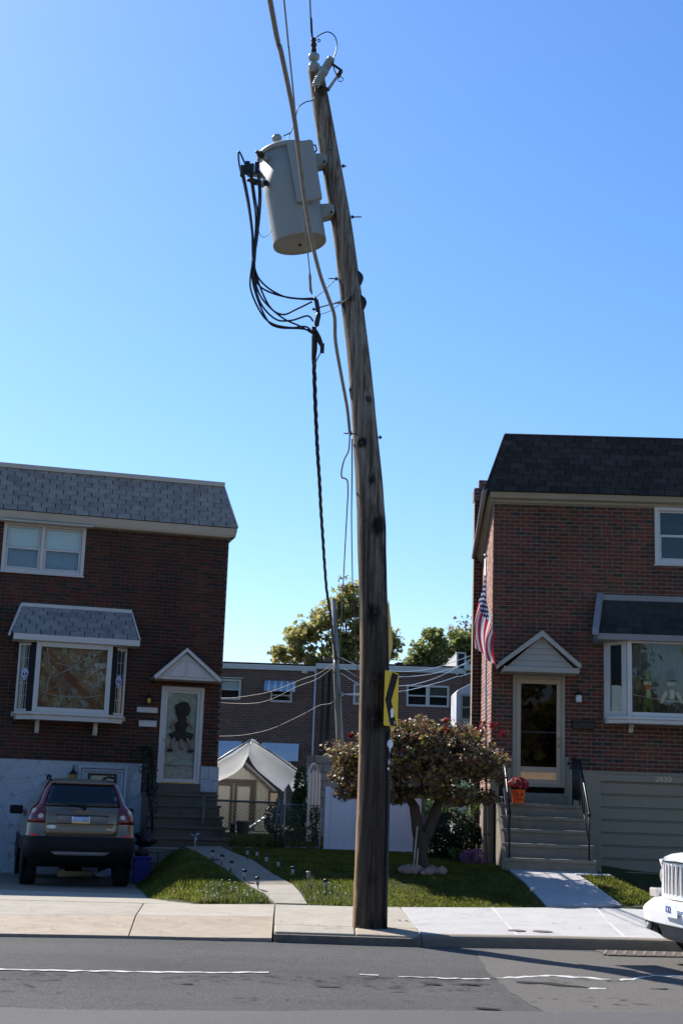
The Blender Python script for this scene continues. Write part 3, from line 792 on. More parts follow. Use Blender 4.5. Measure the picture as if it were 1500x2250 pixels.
# pavement behind the photographer
MB().box(-60, 60, -3, 2.2, -.3, 0).build('slab', M['concrete'], pav)

# ------------------------------------------------------------------ grass
PATCH = [(-.84, 20.62), (-1.80, 20.30), (-2.72, 21.5), (-3.05, 23.4), (-3.62, 26.4), (-2.95, 26.5), (-2.38, 25.0), (-1.90, 23.43), (-1.56, 22.6), (-1.30, 21.9), (-1.01, 21.3)]
LAWN = [(-.26, 20.62), (.5, 20.66), (1.06, 20.72), (2.4, 20.86), (3.2, 21.14), (3.12, 22.8), (3.05, 23.5), (2.95, 24.0), (2.8, 26), (2.9, 27.6), (-.9, 27.6), (-1.9, 27.2), (-1.78, 25.75), (-1.26, 24), (-.87, 22.8), (-.52, 22.1), (-.37, 21.5)]
LAWN2 = [(4.48, 21.42), (5.5, 21.65), (5.08, 22.3), (4.76, 23.5), (4.22, 23.5)]
YARD = [(-2.3, 28.1), (-.1, 28.1), (-.1, 33), (-2.6, 33.5)]
def inside(P, x, y):
    P = np.array(P); r = np.zeros(len(x), bool); j = len(P) - 1
    for i in range(len(P)):
        c = ((P[i, 1] > y) != (P[j, 1] > y)) & (x < (P[j, 0] - P[i, 0]) * (y - P[i, 1]) / (P[j, 1] - P[i, 1] + 1e-12) + P[i, 0])
        r ^= c; j = i
    return r
def blades(name, poly, dens, hmin, hmax, w, m, bend=.5, clump=0.0):
    P = np.array(poly); x0, y0 = P.min(0); x1, y1 = P.max(0)
    n_ = int((x1 - x0) * (y1 - y0) * dens)
    x = nrg.uniform(x0, x1, n_); y = nrg.uniform(y0, y1, n_)
    k = inside(poly, x, y); x = x[k]; y = y[k]
    if clump:
        q = np.array([noise.noise(Vector((a * 2.2, b * 2.2, 7))) for a, b in zip(x, y)])
        keep = q > clump; x = x[keep]; y = y[keep]
    z = np.array([hgt(a, b) for a, b in zip(x, y)]) - .012
    big = np.array([.75 + .6 * noise.noise(Vector((a * 1.3, b * 1.3, 2))) for a, b in zip(x, y)])
    n_ = len(x)
    h = nrg.uniform(hmin, hmax, n_) * np.clip(big, .45, 1.4); a = nrg.uniform(0, 2 * np.pi, n_); wd = w * nrg.uniform(.7, 1.3, n_)
    bx = np.cos(a + 1.3) * h * bend * nrg.uniform(.2, 1, n_); by = np.sin(a + 1.3) * h * bend * nrg.uniform(.2, 1, n_)
    base = np.stack([x, y, z], 1); d = np.stack([np.cos(a) * wd, np.sin(a) * wd, 0 * a], 1)
    mid = base + np.stack([bx * .35, by * .35, h * .6], 1); tip = base + np.stack([bx, by, h], 1)
    V = np.stack([base - d, base + d, mid + d * .8, mid - d * .8, tip], 1).reshape(-1, 3)
    i5 = np.arange(n_)[:, None] * 5
    F = np.concatenate([i5 + np.array([[0, 1, 2]]), i5 + np.array([[0, 2, 3]]), i5 + np.array([[3, 2, 4]])], 0)
    return np_mesh(name, V, F, m, None, 'stuff')
blades('grass', LAWN, 3000, .02, .055, .006, M['grass'])
blades('grass', LAWN2, 3000, .04, .09, .006, M['grass'])
blades('grass', PATCH, 2600, .03, .10, .006, M['grass'])
blades('grass', YARD, 900, .05, .12, .009, M['grass'])
blades('weeds', [(-.84, 20.62), (-1.80, 20.30), (-2.2, 20.9), (-1.5, 21.9), (-1.25, 21.9), (-1.0, 21.3)], 900, .10, .20, .006, M['weed'], .6, -.05)
blades('weeds', [(-.30, 20.66), (.4, 20.7), (.2, 21.4), (-.30, 22.3), (-.44, 21.7)], 500, .09, .20, .006, M['weed'], .6, .0)
blades('weeds', [(-.85, 20.66), (-1.0, 20.56), (-1.35, 21.9), (-1.25, 21.9)], 900, .10, .22, .006, M['weed'], .7)
blades('weeds', [(-2.5, 27.9), (-.2, 27.9), (-.2, 28.05), (-2.5, 28.05)], 700, .10, .30, .008, M['grass'], .6)
fl = MB()
for i in range(46):
    P_ = PATCH if i < 34 else LAWN
    x, y = (rnd.uniform(-1.9, -.9), rnd.uniform(20.4, 21.7)) if i < 34 else (rnd.uniform(-.2, .6), rnd.uniform(20.8, 22))
    if inside(P_, np.array([x]), np.array([y]))[0]:
        fl.ell((x, y, hgt(x, y) + rnd.uniform(.05, .13)), (.012, .012, .009), 6, 4)
fl.build('clover_flowers', M['white_flat'], None, kind='stuff')
# fallen leaves and litter on the concrete
lv = MB()
for i in range(26):
    x = rnd.uniform(-4.5, 4.2); y = rnd.uniform(kerb_y(x) + .3, 20.0)
    if x > 1 and rnd.random() < .6: continue
    a = rnd.uniform(0, 6.28); s_ = rnd.uniform(.015, .035)
    c_, n_ = math.cos(a), math.sin(a)
    lv.add([(x - s_ * c_, y - s_ * n_, .012), (x + s_ * n_ * .6, y - s_ * c_ * .6, .016), (x + s_ * c_, y + s_ * n_, .022), (x - s_ * n_ * .6, y + s_ * c_ * .6, .014)], [(0, 1, 2, 3)])
for i in range(18):
    x = -.30 + rnd.uniform(-.08, .7) * 1; y = 17.45 + rnd.uniform(-.15, .15) if i < 12 else rnd.uniform(16.4, 16.6)
    if i >= 12: x = rnd.uniform(-2.6, -.4); y = kerb_y(x) - .03
    s_ = rnd.uniform(.015, .04); z = .01 if i < 12 else -.11
    lv.add([(x - s_, y, z), (x, y - s_ * .5, z + .01), (x + s_, y, z + .015), (x, y + s_ * .5, z + .01)], [(0, 1, 2, 3)])
lv.build('fallen_leaves', M['leaf_fg'], None, kind='stuff')
# ------------------------------------------------------------------ the leaning utility pole
POLE_Z = [-.3, 0, 1.87, 3.6, 5.41, 7.29, 9.24, 10.59, 11.62]
POLE_X = [.535, .532, .534, .482, .380, .170, -.124, -.396, -.585]
POLE_R = [.222, .214, .203, .184, .184, .155, .140, .136, .112]
POLE_Y = 17.63
def pole_x(z):
    # smooth interpolation through the measured points
    return float(np.interp(z, PZ, PX))
PZ = np.linspace(-.3, 11.62, 240)
_px = np.interp(PZ, POLE_Z, POLE_X); _pr = np.interp(PZ, POLE_Z, POLE_R)
ker = np.hanning(33); ker /= ker.sum()
def smooth1(a):
    p = np.concatenate([a[0] + (a[0] - a[16:0:-1]), a, a[-1] + (a[-1] - a[-2:-18:-1])])
    return np.convolve(p, ker, 'valid')
PX = smooth1(_px); PR = smooth1(_pr)
pole = thing('utility_pole', 'tall weathered wooden utility pole leaning left at the kerb, foreground', 'utility pole', (.532, POLE_Y, 0))
NS = 56
pv = []; cre = []; tar = []; bare = []
KN = [(.31, 6.76, .075, 1), (.23, 6.15, .085, 1), (.37, 5.65, .085, 1), (.50, 5.04, .12, 1.1), (.47, 3.91, .13, .9), (.51, 3.06, .15, .75), (.49, 2.55, .17, .85), (.06, 6.91, .06, .8), (.60, 1.29, .05, .7), (-.09, 9.05, .04, .6), (-.33, 10.32, .05, .7), (.03, 8.15, .09, .8), (-.2, 9.9, .06, .7)]
for i, z in enumerate(PZ):
    for k in range(NS):
        a = 2 * math.pi * k / NS
        d = Vector((math.cos(a), math.sin(a), 0))
        n1 = noise.noise(Vector((d.x * 1.6, d.y * 1.6, z * .5)))
        n2 = noise.noise(Vector((d.x * 7, d.y * 7, z * .9)))
        n3 = noise.noise(Vector((d.x * 3, d.y * 3, z * 2.2 + 5)))
        x = PX[i]
        r = PR[i] * (1 + .045 * n1 + .025 * n2 + .02 * n3)
        px, py = x + d.x * r, d.y * r
        kb_ = 0
        for kx, kz, ks, ka in KN:
            if d.y < 0:
                q = math.hypot(px - kx + .02 * n2, (z - kz) * (.55 if ks > .1 else .75))
                kb_ = max(kb_, ka * math.exp(-(q / ks) ** 2))
        r += .012 * kb_
        pv.append((x + d.x * r - .532, d.y * r, z))
        low = ss(6.8, 1.8, z)
        cre.append(.02 + .66 * low + .14 * n1 + .12 * ss(.2, .9, d.x) * low)
        t_ = -.2 + .80 * kb_
        side = ss(.45, .95, d.x)
        band = ss(.9, 2.0, z) * ss(5.6, 5.0, z)
        t_ = max(t_, -.2 + .72 * side * band + .25 * n1, .0 + .36 * ss(.5, .0, z) + .2 * n3, (-.2 + .55 * ss(.6, 0, abs(z - 2.6)) * ss(-.2, .3, d.x)))
        t_ = max(t_, -.2 + .5 * ss(.25, 0, abs(z - 10.1)) * ss(-.3, -.9, d.x), -.15 + .55 * ss(.5, .1, abs(z - 8.2)) * ss(-.2, -.8, d.x), -.15 + .5 * ss(.3, 0, abs(z - 11.2)) * ss(-.5, .8, -d.y))
        t_ = max(t_, -.02 + .26 * ss(3.0, .4, z) * ss(-.75, -.2, d.x) + .22 * n3)
        tar.append(t_)
        lft = ss(-.55, -.97, d.x)
        bare.append(-.3 + .72 * lft * ss(4.3, 3.6, z) + .1 * n3)  # sunlit left edge of the lower pole, put into the wood colour
pv.append((PX[0] - .532, 0, PZ[0])); pv.append((PX[-1] - .532, 0, PZ[-1] + .015))
pf = []
for i in range(len(PZ) - 1):
    for k in range(NS):
        pf.append((i * NS + k, i * NS + (k + 1) % NS, (i + 1) * NS + (k + 1) % NS, (i + 1) * NS + k))
t0 = (len(PZ) - 1) * NS
for k in range(NS):
    pf.append((len(pv) - 1, t0 + k, t0 + (k + 1) % NS))
sh = MB().add(pv, pf, True).build('shaft', M['pole'], pole)
for nm, arr in (('creosote', cre), ('tar', tar), ('bare', bare)):
    at = sh.data.attributes.new(nm, 'FLOAT', 'POINT')
    at.data.foreach_set('value', np.array(arr + [arr[0], arr[-1]], np.float32))
def PP(x, y, z): return (x - .532, y - POLE_Y, z)      # world point in the pole's frame
def psurf(x, z, out=0.0):
    """a point on the pole's street side at world x, height z"""
    cx = float(np.interp(z, PZ, PX)); r = float(np.interp(z, PZ, PR)) + out
    dx = max(-r * .97, min(r * .97, x - cx))
    return Vector((cx + dx, POLE_Y - math.sqrt(r * r - dx * dx), z)), Vector((dx / r, -math.sqrt(1 - (dx / r) ** 2), 0))
# knots: worn branch stubs
for i, (kx, kz, _a, _b) in enumerate(KN[:9]):
    p, n_ = psurf(kx, kz, .002)
    q = n_.to_track_quat('Z', 'Y').to_matrix().to_4x4()
    MB().ell((0, 0, 0), (.030, .036, .014), 12, 6, .25, i, Matrix.Translation(PP(*p)) @ q).build('knot', M['bark'] if i % 2 else M['rust'], pole)
# bolts with washers and nuts
def bolt(p, d, L=.13):
    d = Vector(d).normalized(); p = Vector(p)
    b = MB().tube([p - d * .05, p + d * L], .009, 8)
    b.tube([p + d * .012, p + d * .022], .032, 4, smooth=False); b.tube([p + d * .022, p + d * .045], .019, 6, smooth=False)
    return b.build('through_bolt', M['rust'], pole)
for (x, y, z, sgn, L) in [(-.255, 17.6, 10.14, 1, .07), (-.02, 17.6, 9.39, 1, .15), (-.17, 17.6, 8.48, -1, .13), (-.075, 17.6, 8.14, -1, .08), (.10, 17.5, 6.28, -1, .12), (.435, 17.6, 6.27, 1, .04)]:
    cx = float(np.interp(z, PZ, PX)); r = float(np.interp(z, PZ, PR))
    bolt(PP(cx + sgn * r, y, z), (sgn, -.1, 0), L)
# black gain plates on the right side
for z in (8.5, 8.15):
    cx = float(np.interp(z, PZ, PX)); r = float(np.interp(z, PZ, PR))
    MB().prism([(0, -.16), (.055, -.06), (.075, 0), (.055, .05), (0, .10)], -.05, .05, 'xz', Matrix.Translation(PP(cx + r - .02, POLE_Y - .03, z))).build('cable_bracket', M['rust'], pole, .006)
# wire moulding strip up the lower right side, reflectors and tags on it
ms = []
for z in np.linspace(.0, 2.40, 14):
    cx = float(np.interp(z, PZ, PX)); r = float(np.interp(z, PZ, PR)) + .012
    ms.append(PP(cx + r * .80, POLE_Y - r * .60, z))
MB().tube(ms, .026, 8).build('wire_moulding', M['black_rubber'], pole)
def disc(name, x, z, rx, rz_, m, out=.034):
    p, n_ = psurf(x, z, out)
    n2 = Vector((.35, -1, 0)).normalized(); q = n2.to_track_quat('Z', 'Y').to_matrix().to_4x4()
    b = MB().lathe([(1, -.004), (1, .002), (.92, .004), (.001, .004)], 20, Matrix.Translation(PP(*p)) @ q @ Matrix.Diagonal((rx, rz_, 1, 1)))
    return b.build(name, m, pole)
disc('pole_tag', .715, 2.245, .040, .055, M['white_flat'], .04)
disc('pole_tag', .705, 2.02, .018, .036, M['steel'], .035)
disc('pole_tag', .70, 1.935, .016, .017, M['white_flat'], .035)
p, n_ = psurf(.715, 2.16, .04)
MB().prism([(-.014, .03), (.014, .03), (.004, -.035)], -.003, .003, 'xz', Matrix.Translation(PP(*p))).build('tag_tail', M['white_flat'], pole)
# thin ground wire wandering down the face
gw = []
for x, z in [(-.005, 9.25), (.02, 9.0), (.06, 8.5), (.09, 8.2), (.14, 7.8), (.25, 7.1), (.30, 6.8), (.29, 6.45), (.20, 6.33)]:
    p, n_ = psurf(x, z, .010); gw.append(PP(*p))
MB().tube(smooth_path(gw, 5), .004, 6).build('ground_wire', M['wire_grey'], pole)

# chevron sign and diamond sign on the pole
def sign_frame(loc, yaw):
    return Matrix.Translation(loc) @ Matrix.Rotation(yaw, 4, 'Z')
def rrect(w, h, r_, n_=4):
    out = []
    for cx, cz, a0 in ((w - r_, h - r_, 0), (-w + r_, h - r_, 90), (-w + r_, -h + r_, 180), (w - r_, -h + r_, 270)):
        for k in range(n_ + 1):
            a = R(a0 + 90 * k / n_); out.append((cx + r_ * math.cos(a), cz + r_ * math.sin(a)))
    return out
chev = thing('chevron_sign', 'yellow traffic sign with a black chevron pointing left, fixed to the leaning pole', 'road sign', (.715, 17.49, 2.81), R(66))
MB().prism(rrect(.235, .345, .03), -.002, .003, 'xz').build('plate', M['yellow_sign'], chev)
def uv2(u, v): return ((u - .5) * .47, (.5 - v) * .69)
MB().prism([uv2(.50, .012), uv2(.96, .03), uv2(.48, .535), uv2(.94, .985), uv2(.46, .985), uv2(.05, .535)], -.0045, -.002, 'xz').build('chevron', M['black_sign'], chev)
MB().prism([uv2(.44, .72), uv2(.50, .67), uv2(.64, .67), uv2(.69, .82), uv2(.48, .845)], -.006, -.0045, 'xz').build('paper_scrap', M['white_flat'], chev)
MB().prism([uv2(.72, .90), uv2(.76, .89), uv2(.80, .955), uv2(.77, .96)], -.006, -.0045, 'xz').build('paper_scrap', M['white_flat'], chev)
for v in (.09, .91):
    x, z = uv2(.34, v)
    MB().lathe([(.011, 0), (.011, .006), (.001, .007)], 10, Matrix.Translation((x, -.003, z)) @ Matrix.Rotation(R(90), 4, 'X')).build('sign_bolt', M['steel'], chev)
MB().box(-.02, .02, .003, .06, -.30, .30).build('sign_bracket', M['steel'], chev)
dia = thing('diamond_sign', 'dull yellow diamond traffic sign seen almost edge-on behind the pole', 'road sign', (.675, 18.26, 3.66), R(80))
MB().prism([(0, .53), (.50, .03), (.53, 0), (.50, -.03), (0, -.53), (-.50, -.03), (-.53, 0), (-.50, .03)], -.002, .003, 'xz').build('plate', M['yellow_back'], dia)
MB().box(-.02, .02, .003, .05, -.35, .35).build('sign_bracket', M['steel'], dia)

# transformer hung on the left side of the pole
AX = Vector((-.265, 0, 1.37)).normalized()
tf = thing('transformer', 'grey cylindrical transformer hung on the left side of the leaning pole', 'transformer', (-.70, 17.55, 8.965))
TM = Matrix.Translation((0, 0, 0)) @ AX.to_track_quat('Z', 'Y').to_matrix().to_4x4()
# keep the local x axis pointing to the right of the picture
TM = Matrix((( AX.z, 0, AX.x, 0), (0, 1, 0, 0), (-AX.x, 0, AX.z, 0), (0, 0, 0, 1)))
MB().lathe([(.335, .03), (.352, .0), (.358, -.02), (.365, -.022), (.368, .012), (.366, .05), (.372, .7), (.375, 1.28)], 48, TM).build('tank', M['tank'], tf)
MB().lathe([(.385, 1.262), (.398, 1.268), (.400, 1.315), (.388, 1.335), (.34, 1.365), (.18, 1.40), (.001, 1.41)], 48, TM).build('lid', M['tank'], tf)
MB().prism([(-.015, 0), (.30, 0), (.325, .02), (.325, .84), (.30, .87), (.02, .87), (-.03, .85)], -.445, -.36, 'xz', TM @ Matrix.Translation((.055, 0, .40))).build('cover_plate', M['tank'], tf, .012)
MB().tube([TM @ Vector((0, 0, -.022)), TM @ Vector((0, 0, -.05))], .022, 8).build('drain_plug', M['rust'], tf)
MB().lathe([(.075, 1.37), (.075, 1.395), (.048, 1.40), (.045, 1.44), (.062, 1.455), (.045, 1.475), (.045, 1.50), (.068, 1.52), (.072, 1.55), (.058, 1.585), (.001, 1.60)], 18, TM @ Matrix.Translation((-.085, -.12, -.03))).build('high_voltage_bushing', M['porcelain'], tf)
for zz, xw in ((1.13, .54), (.38, .52)):
    b = MB()
    b.prism([(.34, -.10), (xw - .02, -.085), (xw + .02, -.02), (xw + .02, .05), (xw - .03, .09), (.34, .10)], -.10, .10, 'xz', TM @ Matrix.Translation((0, 0, zz)))
    o = b.build('mounting_bracket', M['tank'], tf, .012)
    MB().tube([TM @ Vector((xw - .03, -.115, zz - .06)), TM @ Vector((xw - .03, -.14, zz - .06))], .018, 6).build('bracket_bolt', M['rust'], o)
# lid clamps on the right of the lid
for (a, r_) in ((-38, .40), (-14, .41)):
    c = Vector((math.cos(R(a)) * r_, math.sin(R(a)) * r_, 1.29))
    d = Vector((math.cos(R(a)), math.sin(R(a)), 0))
    MB().tube([TM @ (c - d * .03 + Vector((0, 0, .07))), TM @ (c + d * .03 + Vector((0, 0, .05))), TM @ (c + d * .035 + Vector((0, 0, -.02))), TM @ (c - d * .0 + Vector((0, 0, -.06)))], .012, 6).build('lid_clamp', M['rust'], tf)
def bushing(base, d, L, name='low_voltage_bushing'):
    q = Vector(d).normalized().to_track_quat('Z', 'Y').to_matrix().to_4x4()
    X = Matrix.Translation(base) @ q
    o = MB().lathe([(.048, -.02), (.048, .03), (.040, .04), (.040, .10), (.030, .11), (.030, L - .05)], 14, X).build(name, M['porcelain'], tf)
    MB().lathe([(.030, L - .06), (.045, L - .05), (.045, L + .02), (.024, L + .03), (.024, L + .08), (.001, L + .085)], 10, X).build('terminal', M['rust'], o)
    return o
lp = Vector((-.70, 17.55, 8.965))
for w, d in (((-1.20, 17.28, 10.06), (-.55, -.8, .05)), ((-1.30, 17.5, 9.92), (-1, -.12, .03)), ((-1.25, 17.35, 9.72), (-.85, -.5, 0))):
    bushing(Vector(w) - lp - Vector(d).normalized() * .02, d, .15)
# spade connectors at the end of the leads
cn = MB()
for c in ((-1.50, 17.24, 9.86), (-1.44, 17.26, 9.93), (-1.38, 17.27, 9.90), (-1.31, 17.28, 9.93)):
    c = Vector(c) - lp; cn.box(c.x - .035, c.x + .03, c.y - .02, c.y + .02, c.z - .10, c.z + .07)
cn.build('lead_connectors', M['black_rubber'], tf, .01)
st = MB().box(-.36, -.30, -.25, -.247, .78, .86, TM).build('rating_label', M['black_sign'], tf)

# dead-end insulator of the primary wire at the pole top
ins = thing('line_insulator', 'grey two-bell line insulator at the very top of the leaning pole', 'insulator', (-.60, 17.52, 11.56))
IX = Matrix.Diagonal((.82, .82, 1, 1)) @ Matrix.Rotation(R(-4), 4, 'Y') @ Matrix.Rotation(R(12), 4, 'X')
MB().lathe([(.03, -.05), (.05, -.04), (.085, -.02), (.100, .02), (.098, .06), (.060, .085), (.045, .10), (.085, .12), (.100, .16), (.095, .20), (.055, .225), (.03, .235)], 22, IX).build('bell', M['porcelain'], ins)
MB().lathe([(.032, .225), (.045, .235), (.048, .28), (.035, .30), (.052, .33), (.052, .36), (.034, .38), (.048, .40), (.044, .43), (.02, .45)], 10, IX).build('clamp', M['rust'], ins)
MB().tube([(.02, 0, .44), (.05, 0, .46), (.07, 0, .445), (.06, 0, .42), (.03, 0, .42)], .008, 6).build('eye', M['rust'], ins)
MB().tube([(0, .06, -.02), (0, .12, -.14)], .02, 8).build('pin', M['rust'], ins)
# fuse cutout
cut = thing('fuse_cutout', 'ribbed grey fuse cutout with hanging fuse tube at the pole top', 'fuse cutout', (-.468, 17.42, 11.45))
cd = Vector((.142, .0, .29)).normalized()
CX = cd.to_track_quat('Z', 'Y').to_matrix().to_4x4()
prof = [(.02, -.235), (.055, -.23), (.055, -.19)]
for k in range(6):
    z = -.185 + k * .026; prof += [(.045, z), (.062, z + .006), (.062, z + .012), (.045, z + .018)]
prof += [(.05, -.03), (.066, -.02), (.066, .05), (.05, .06)]
for k in range(6):
    z = .065 + k * .026; prof += [(.045, z), (.062, z + .006), (.062, z + .012), (.045, z + .018)]
prof += [(.055, .225), (.052, .245), (.001, .25)]
MB().lathe(prof, 18, CX).build('ribbed_insulator', M['porcelain'], cut)
cl = Vector((-.468, 17.42, 11.45))
def CL_(*p): return [Vector(q) - cl for q in p]
MB().tube(CL_((-.375, 17.41, 11.60), (-.338, 17.40, 11.565), (-.205, 17.40, 11.475)), [.02, .02, .016], 6).build('top_contact', M['rust'], cut)
MB().tube(CL_((-.335, 17.40, 11.55), (-.310, 17.40, 11.47), (-.285, 17.40, 11.42)), .008, 6).build('contact_spring', M['rust'], cut)
MB().tube(CL_((-.262, 17.40, 11.40), (-.388, 17.40, 11.185)), .021, 10).build('fuse_tube', M['porcelain'], cut)
MB().tube(CL_((-.225, 17.40, 11.47), (-.262, 17.40, 11.39)), .034, 8).build('fuse_head', M['rust'], cut)
rg = [Vector((-.222 + .032 * math.cos(t), 17.40, 11.345 + .036 * math.sin(t))) - cl for t in np.linspace(0, 6.283, 17)]
MB().tube(rg, .006, 6, False).build('pull_ring', M['rust'], cut)
MB().tube(CL_((-.38, 17.40, 11.185), (-.42, 17.42, 11.20), (-.50, 17.47, 11.26)), [.03, .028, .02], 8).build('hinge', M['rust'], cut)
MB().tube(CL_((-.545, 17.47, 11.25), (-.52, 17.50, 11.22), (-.47, 17.50, 11.16)), .03, 6).build('mounting_strap', M['rust'], cut)

# ------------------------------------------------------------------ wires (things of their own)
def wire(name, pts, r, m, label, cat='wire', group=None, k=5, n_=7):
    b = MB().tube(smooth_path(pts, k), r, n_)
    o = b.build(name, m); return tag(o, label, cat, group)
def far_end(pts, y):
    a = Vector(pts[0]); b = Vector(pts[1]); d = (a - b) / (a.y - b.y)
    return tuple(a + d * (y - a.y) + Vector((0, 0, .012 * (a.y - y))))
pri = [(-.658, 16.476, 11.968), (-.645, 16.902, 11.962), (-.636, 17.50, 11.955)]
wire('primary_wire', [(-.78, -10, 12.6), (-.70, 6, 12.2)] + pri, .010, M['black_rubber'], 'single dark wire running up from the pole-top insulator out of frame', 'wire')
thick = [(-.661, 9.139, 7.34), (-.598, 9.717, 7.273), (-.535, 10.336, 7.206), (-.503, 10.748, 7.156), (-.479, 11.23, 7.1), (-.447, 11.835, 7.033), (-.405, 12.405, 6.967), (-.362, 12.893, 6.912), (-.296, 13.409, 6.85), (-.218, 13.863, 6.799), (-.15, 14.289, 6.75)]
# the cable climbs to the splice beside the pole: continue at the pole's own distance
thick_w = thick[:-1] + [(-.19, 14.29, 6.755), (-.165, 14.9, 6.70)]
wire('telephone_cable', [(-1.6, -10, 8.2), (-1.0, 4, 7.6)] + [(-.661, 9.139, 7.34), (-.6, 9.717, 7.273), (-.538, 10.336, 7.206), (-.505, 10.748, 7.156), (-.479, 11.23, 7.1), (-.447, 11.835, 7.033), (-.405, 12.405, 6.967), (-.362, 12.893, 6.912), (-.296, 13.409, 6.85), (-.218, 13.863, 6.799), (-.152, 14.289, 6.75), (-.135, 14.75, 6.62), (-.06, 15.6, 6.49), (.025, 16.6, 6.38), (.072, 17.42, 6.28)], .021, M['wire_grey'], 'thick grey cable crossing in front of the transformer down to the pole', 'cable')
neu = [(-.683, 11.209, 8.644), (-.66, 11.993, 8.605), (-.636, 12.79, 8.563), (-.62, 13.505, 8.529), (-.592, 14.606, 8.473), (-.57, 15.761, 8.416), (-.545, 16.531, 8.376), (-.53, 17.0, 8.35), (-.50, 17.45, 8.19)]
wire('neutral_wire', [(-1.2, -10, 9.4), (-.85, 5, 8.95)] + neu, .0085, M['wire_grey'], 'thin grey wire crossing the transformer to the black splice', 'wire')
o = MB().tube([(-.536, 17.3, 8.44), (-.533, 17.34, 8.40), (-.522, 17.42, 8.24), (-.515, 17.45, 8.21)], [.010, .019, .016, .008], 10).build('strain_grip', M['wire_grey'])
tag(o, 'tapered grey strain grip on the thin wire just above the splice', 'cable grip')
# black leads from the transformer
leads = {
 'a': [(-1.501, 17.25, 9.787), (-1.412, 17.281, 9.44), (-1.346, 17.312, 9.06), (-1.318, 17.344, 8.682), (-1.289, 17.375, 8.435), (-1.197, 17.406, 8.255), (-.96, 17.438, 8.159), (-.684, 17.469, 8.13), (-.47, 17.5, 8.156)],
 'b': [(-1.482, 17.25, 9.787), (-1.39, 17.286, 9.376), (-1.322, 17.321, 8.934), (-1.279, 17.357, 8.493), (-1.148, 17.393, 8.285), (-.898, 17.429, 8.145), (-.653, 17.464, 8.123), (-.457, 17.5, 8.137)],
 'c': [(-1.411, 17.25, 9.857), (-1.347, 17.281, 9.508), (-1.297, 17.312, 9.194), (-1.293, 17.344, 8.813), (-1.265, 17.375, 8.436), (-1.075, 17.406, 8.001), (-.887, 17.438, 7.884), (-.708, 17.469, 7.973), (-.499, 17.5, 8.103)],
 'd': [(-1.386, 17.25, 9.858), (-1.322, 17.278, 9.508), (-1.272, 17.306, 9.192), (-1.28, 17.333, 8.679), (-1.285, 17.361, 8.364), (-1.185, 17.389, 8.023), (-.975, 17.417, 7.809), (-.762, 17.444, 7.808), (-.551, 17.472, 7.89), (-.47, 17.5, 7.825)],
 'e': [(-1.306, 17.25, 9.861), (-1.27, 17.278, 9.576), (-1.269, 17.306, 9.258), (-1.292, 17.333, 8.809), (-1.322, 17.361, 8.493), (-1.266, 17.389, 8.182), (-1.097, 17.417, 7.811), (-.941, 17.444, 7.705), (-.636, 17.472, 7.706), (-.452, 17.5, 7.684)],
 'f': [(-1.275, 17.25, 9.862), (-1.241, 17.273, 9.508), (-1.246, 17.295, 9.188), (-1.273, 17.318, 8.803), (-1.329, 17.341, 8.42), (-1.313, 17.364, 8.17), (-1.159, 17.386, 7.862), (-1.002, 17.409, 7.735), (-.757, 17.432, 7.701), (-.545, 17.455, 7.723), (-.397, 17.477, 7.537), (-.339, 17.5, 7.451)],
 'g': [(-1.46, 17.25, 9.92), (-1.505, 17.25, 10.02), (-1.56, 17.26, 10.13), (-1.575, 17.275, 10.10), (-1.55, 17.3, 9.93), (-1.474, 17.325, 9.657), (-1.389, 17.35, 9.273), (-1.32, 17.375, 8.825), (-1.297, 17.4, 8.444), (-1.172, 17.425, 8.102), (-.886, 17.45, 7.844), (-.637, 17.475, 7.739), (-.45, 17.5, 7.639)]}
ll = {'a': 'outermost of the black leads, bending highest into the splice', 'b': 'second black lead, just below the highest one where they meet the splice', 'c': 'black lead swinging up to the splice on its own middle curve', 'd': 'black lead that humps upward below the middle curve at the splice',
      'e': 'black lead along the bottom of the hanging loop', 'f': 'black lead running past the splice to the small hanging block', 'g': 'black lead with the upright loop above the transformer terminals'}
for k, v in leads.items():
    wire('transformer_lead', v, .0125, M['black_rubber'], ll[k], 'cable', 'black leads hanging from the transformer to the splice', 6, 8)
# splice bundle and secondary cable to the far pole
spl = thing('cable_splice', 'lumpy black taped splice where the leads meet the receding cable', 'cable splice', (-.45, 17.5, 7.9))
s0 = Vector((-.45, 17.5, 7.9))
def SP(*p): return [Vector(q) - s0 for q in p]
MB().tube(SP((-.47, 17.5, 8.17), (-.44, 17.5, 8.12), (-.415, 17.5, 8.0), (-.41, 17.5, 7.93)), [.018, .030, .032, .022], 9).build('connector_sleeve', M['black_rubber'], spl)
MB().tube(SP((-.40, 17.49, 7.98), (-.405, 17.49, 7.90), (-.42, 17.49, 7.80), (-.42, 17.49, 7.755)), [.018, .036, .036, .028], 9).build('connector_sleeve', M['black_rubber'], spl)
MB().tube(SP((-.45, 17.5, 7.74), (-.445, 17.52, 7.60), (-.44, 17.56, 7.45), (-.445, 17.6, 7.30)), [.026, .040, .040, .028], 9).build('connector_sleeve', M['black_rubber'], spl)
MB().tube(SP((-.43, 17.5, 7.70), (-.385, 17.5, 7.60), (-.355, 17.5, 7.52)), [.020, .030, .028], 8).build('connector_sleeve', M['rust'], spl)
MB().box(-.028, .028, -.03, .03, -.065, .065, Matrix.Translation(SP((-.335, 17.5, 7.45))[0])).build('tap_block', M['black_rubber'], spl, .006)
MB().tube(SP((-.345, 17.5, 7.40), (-.39, 17.55, 7.33), (-.44, 17.6, 7.22)), .008, 6).build('tap_wire', M['black_rubber'], spl)
MB().tube(SP((-.49, 17.48, 8.0), (-.455, 17.5, 7.99)), .018, 6).build('clamp_nut', M['rust'], spl)
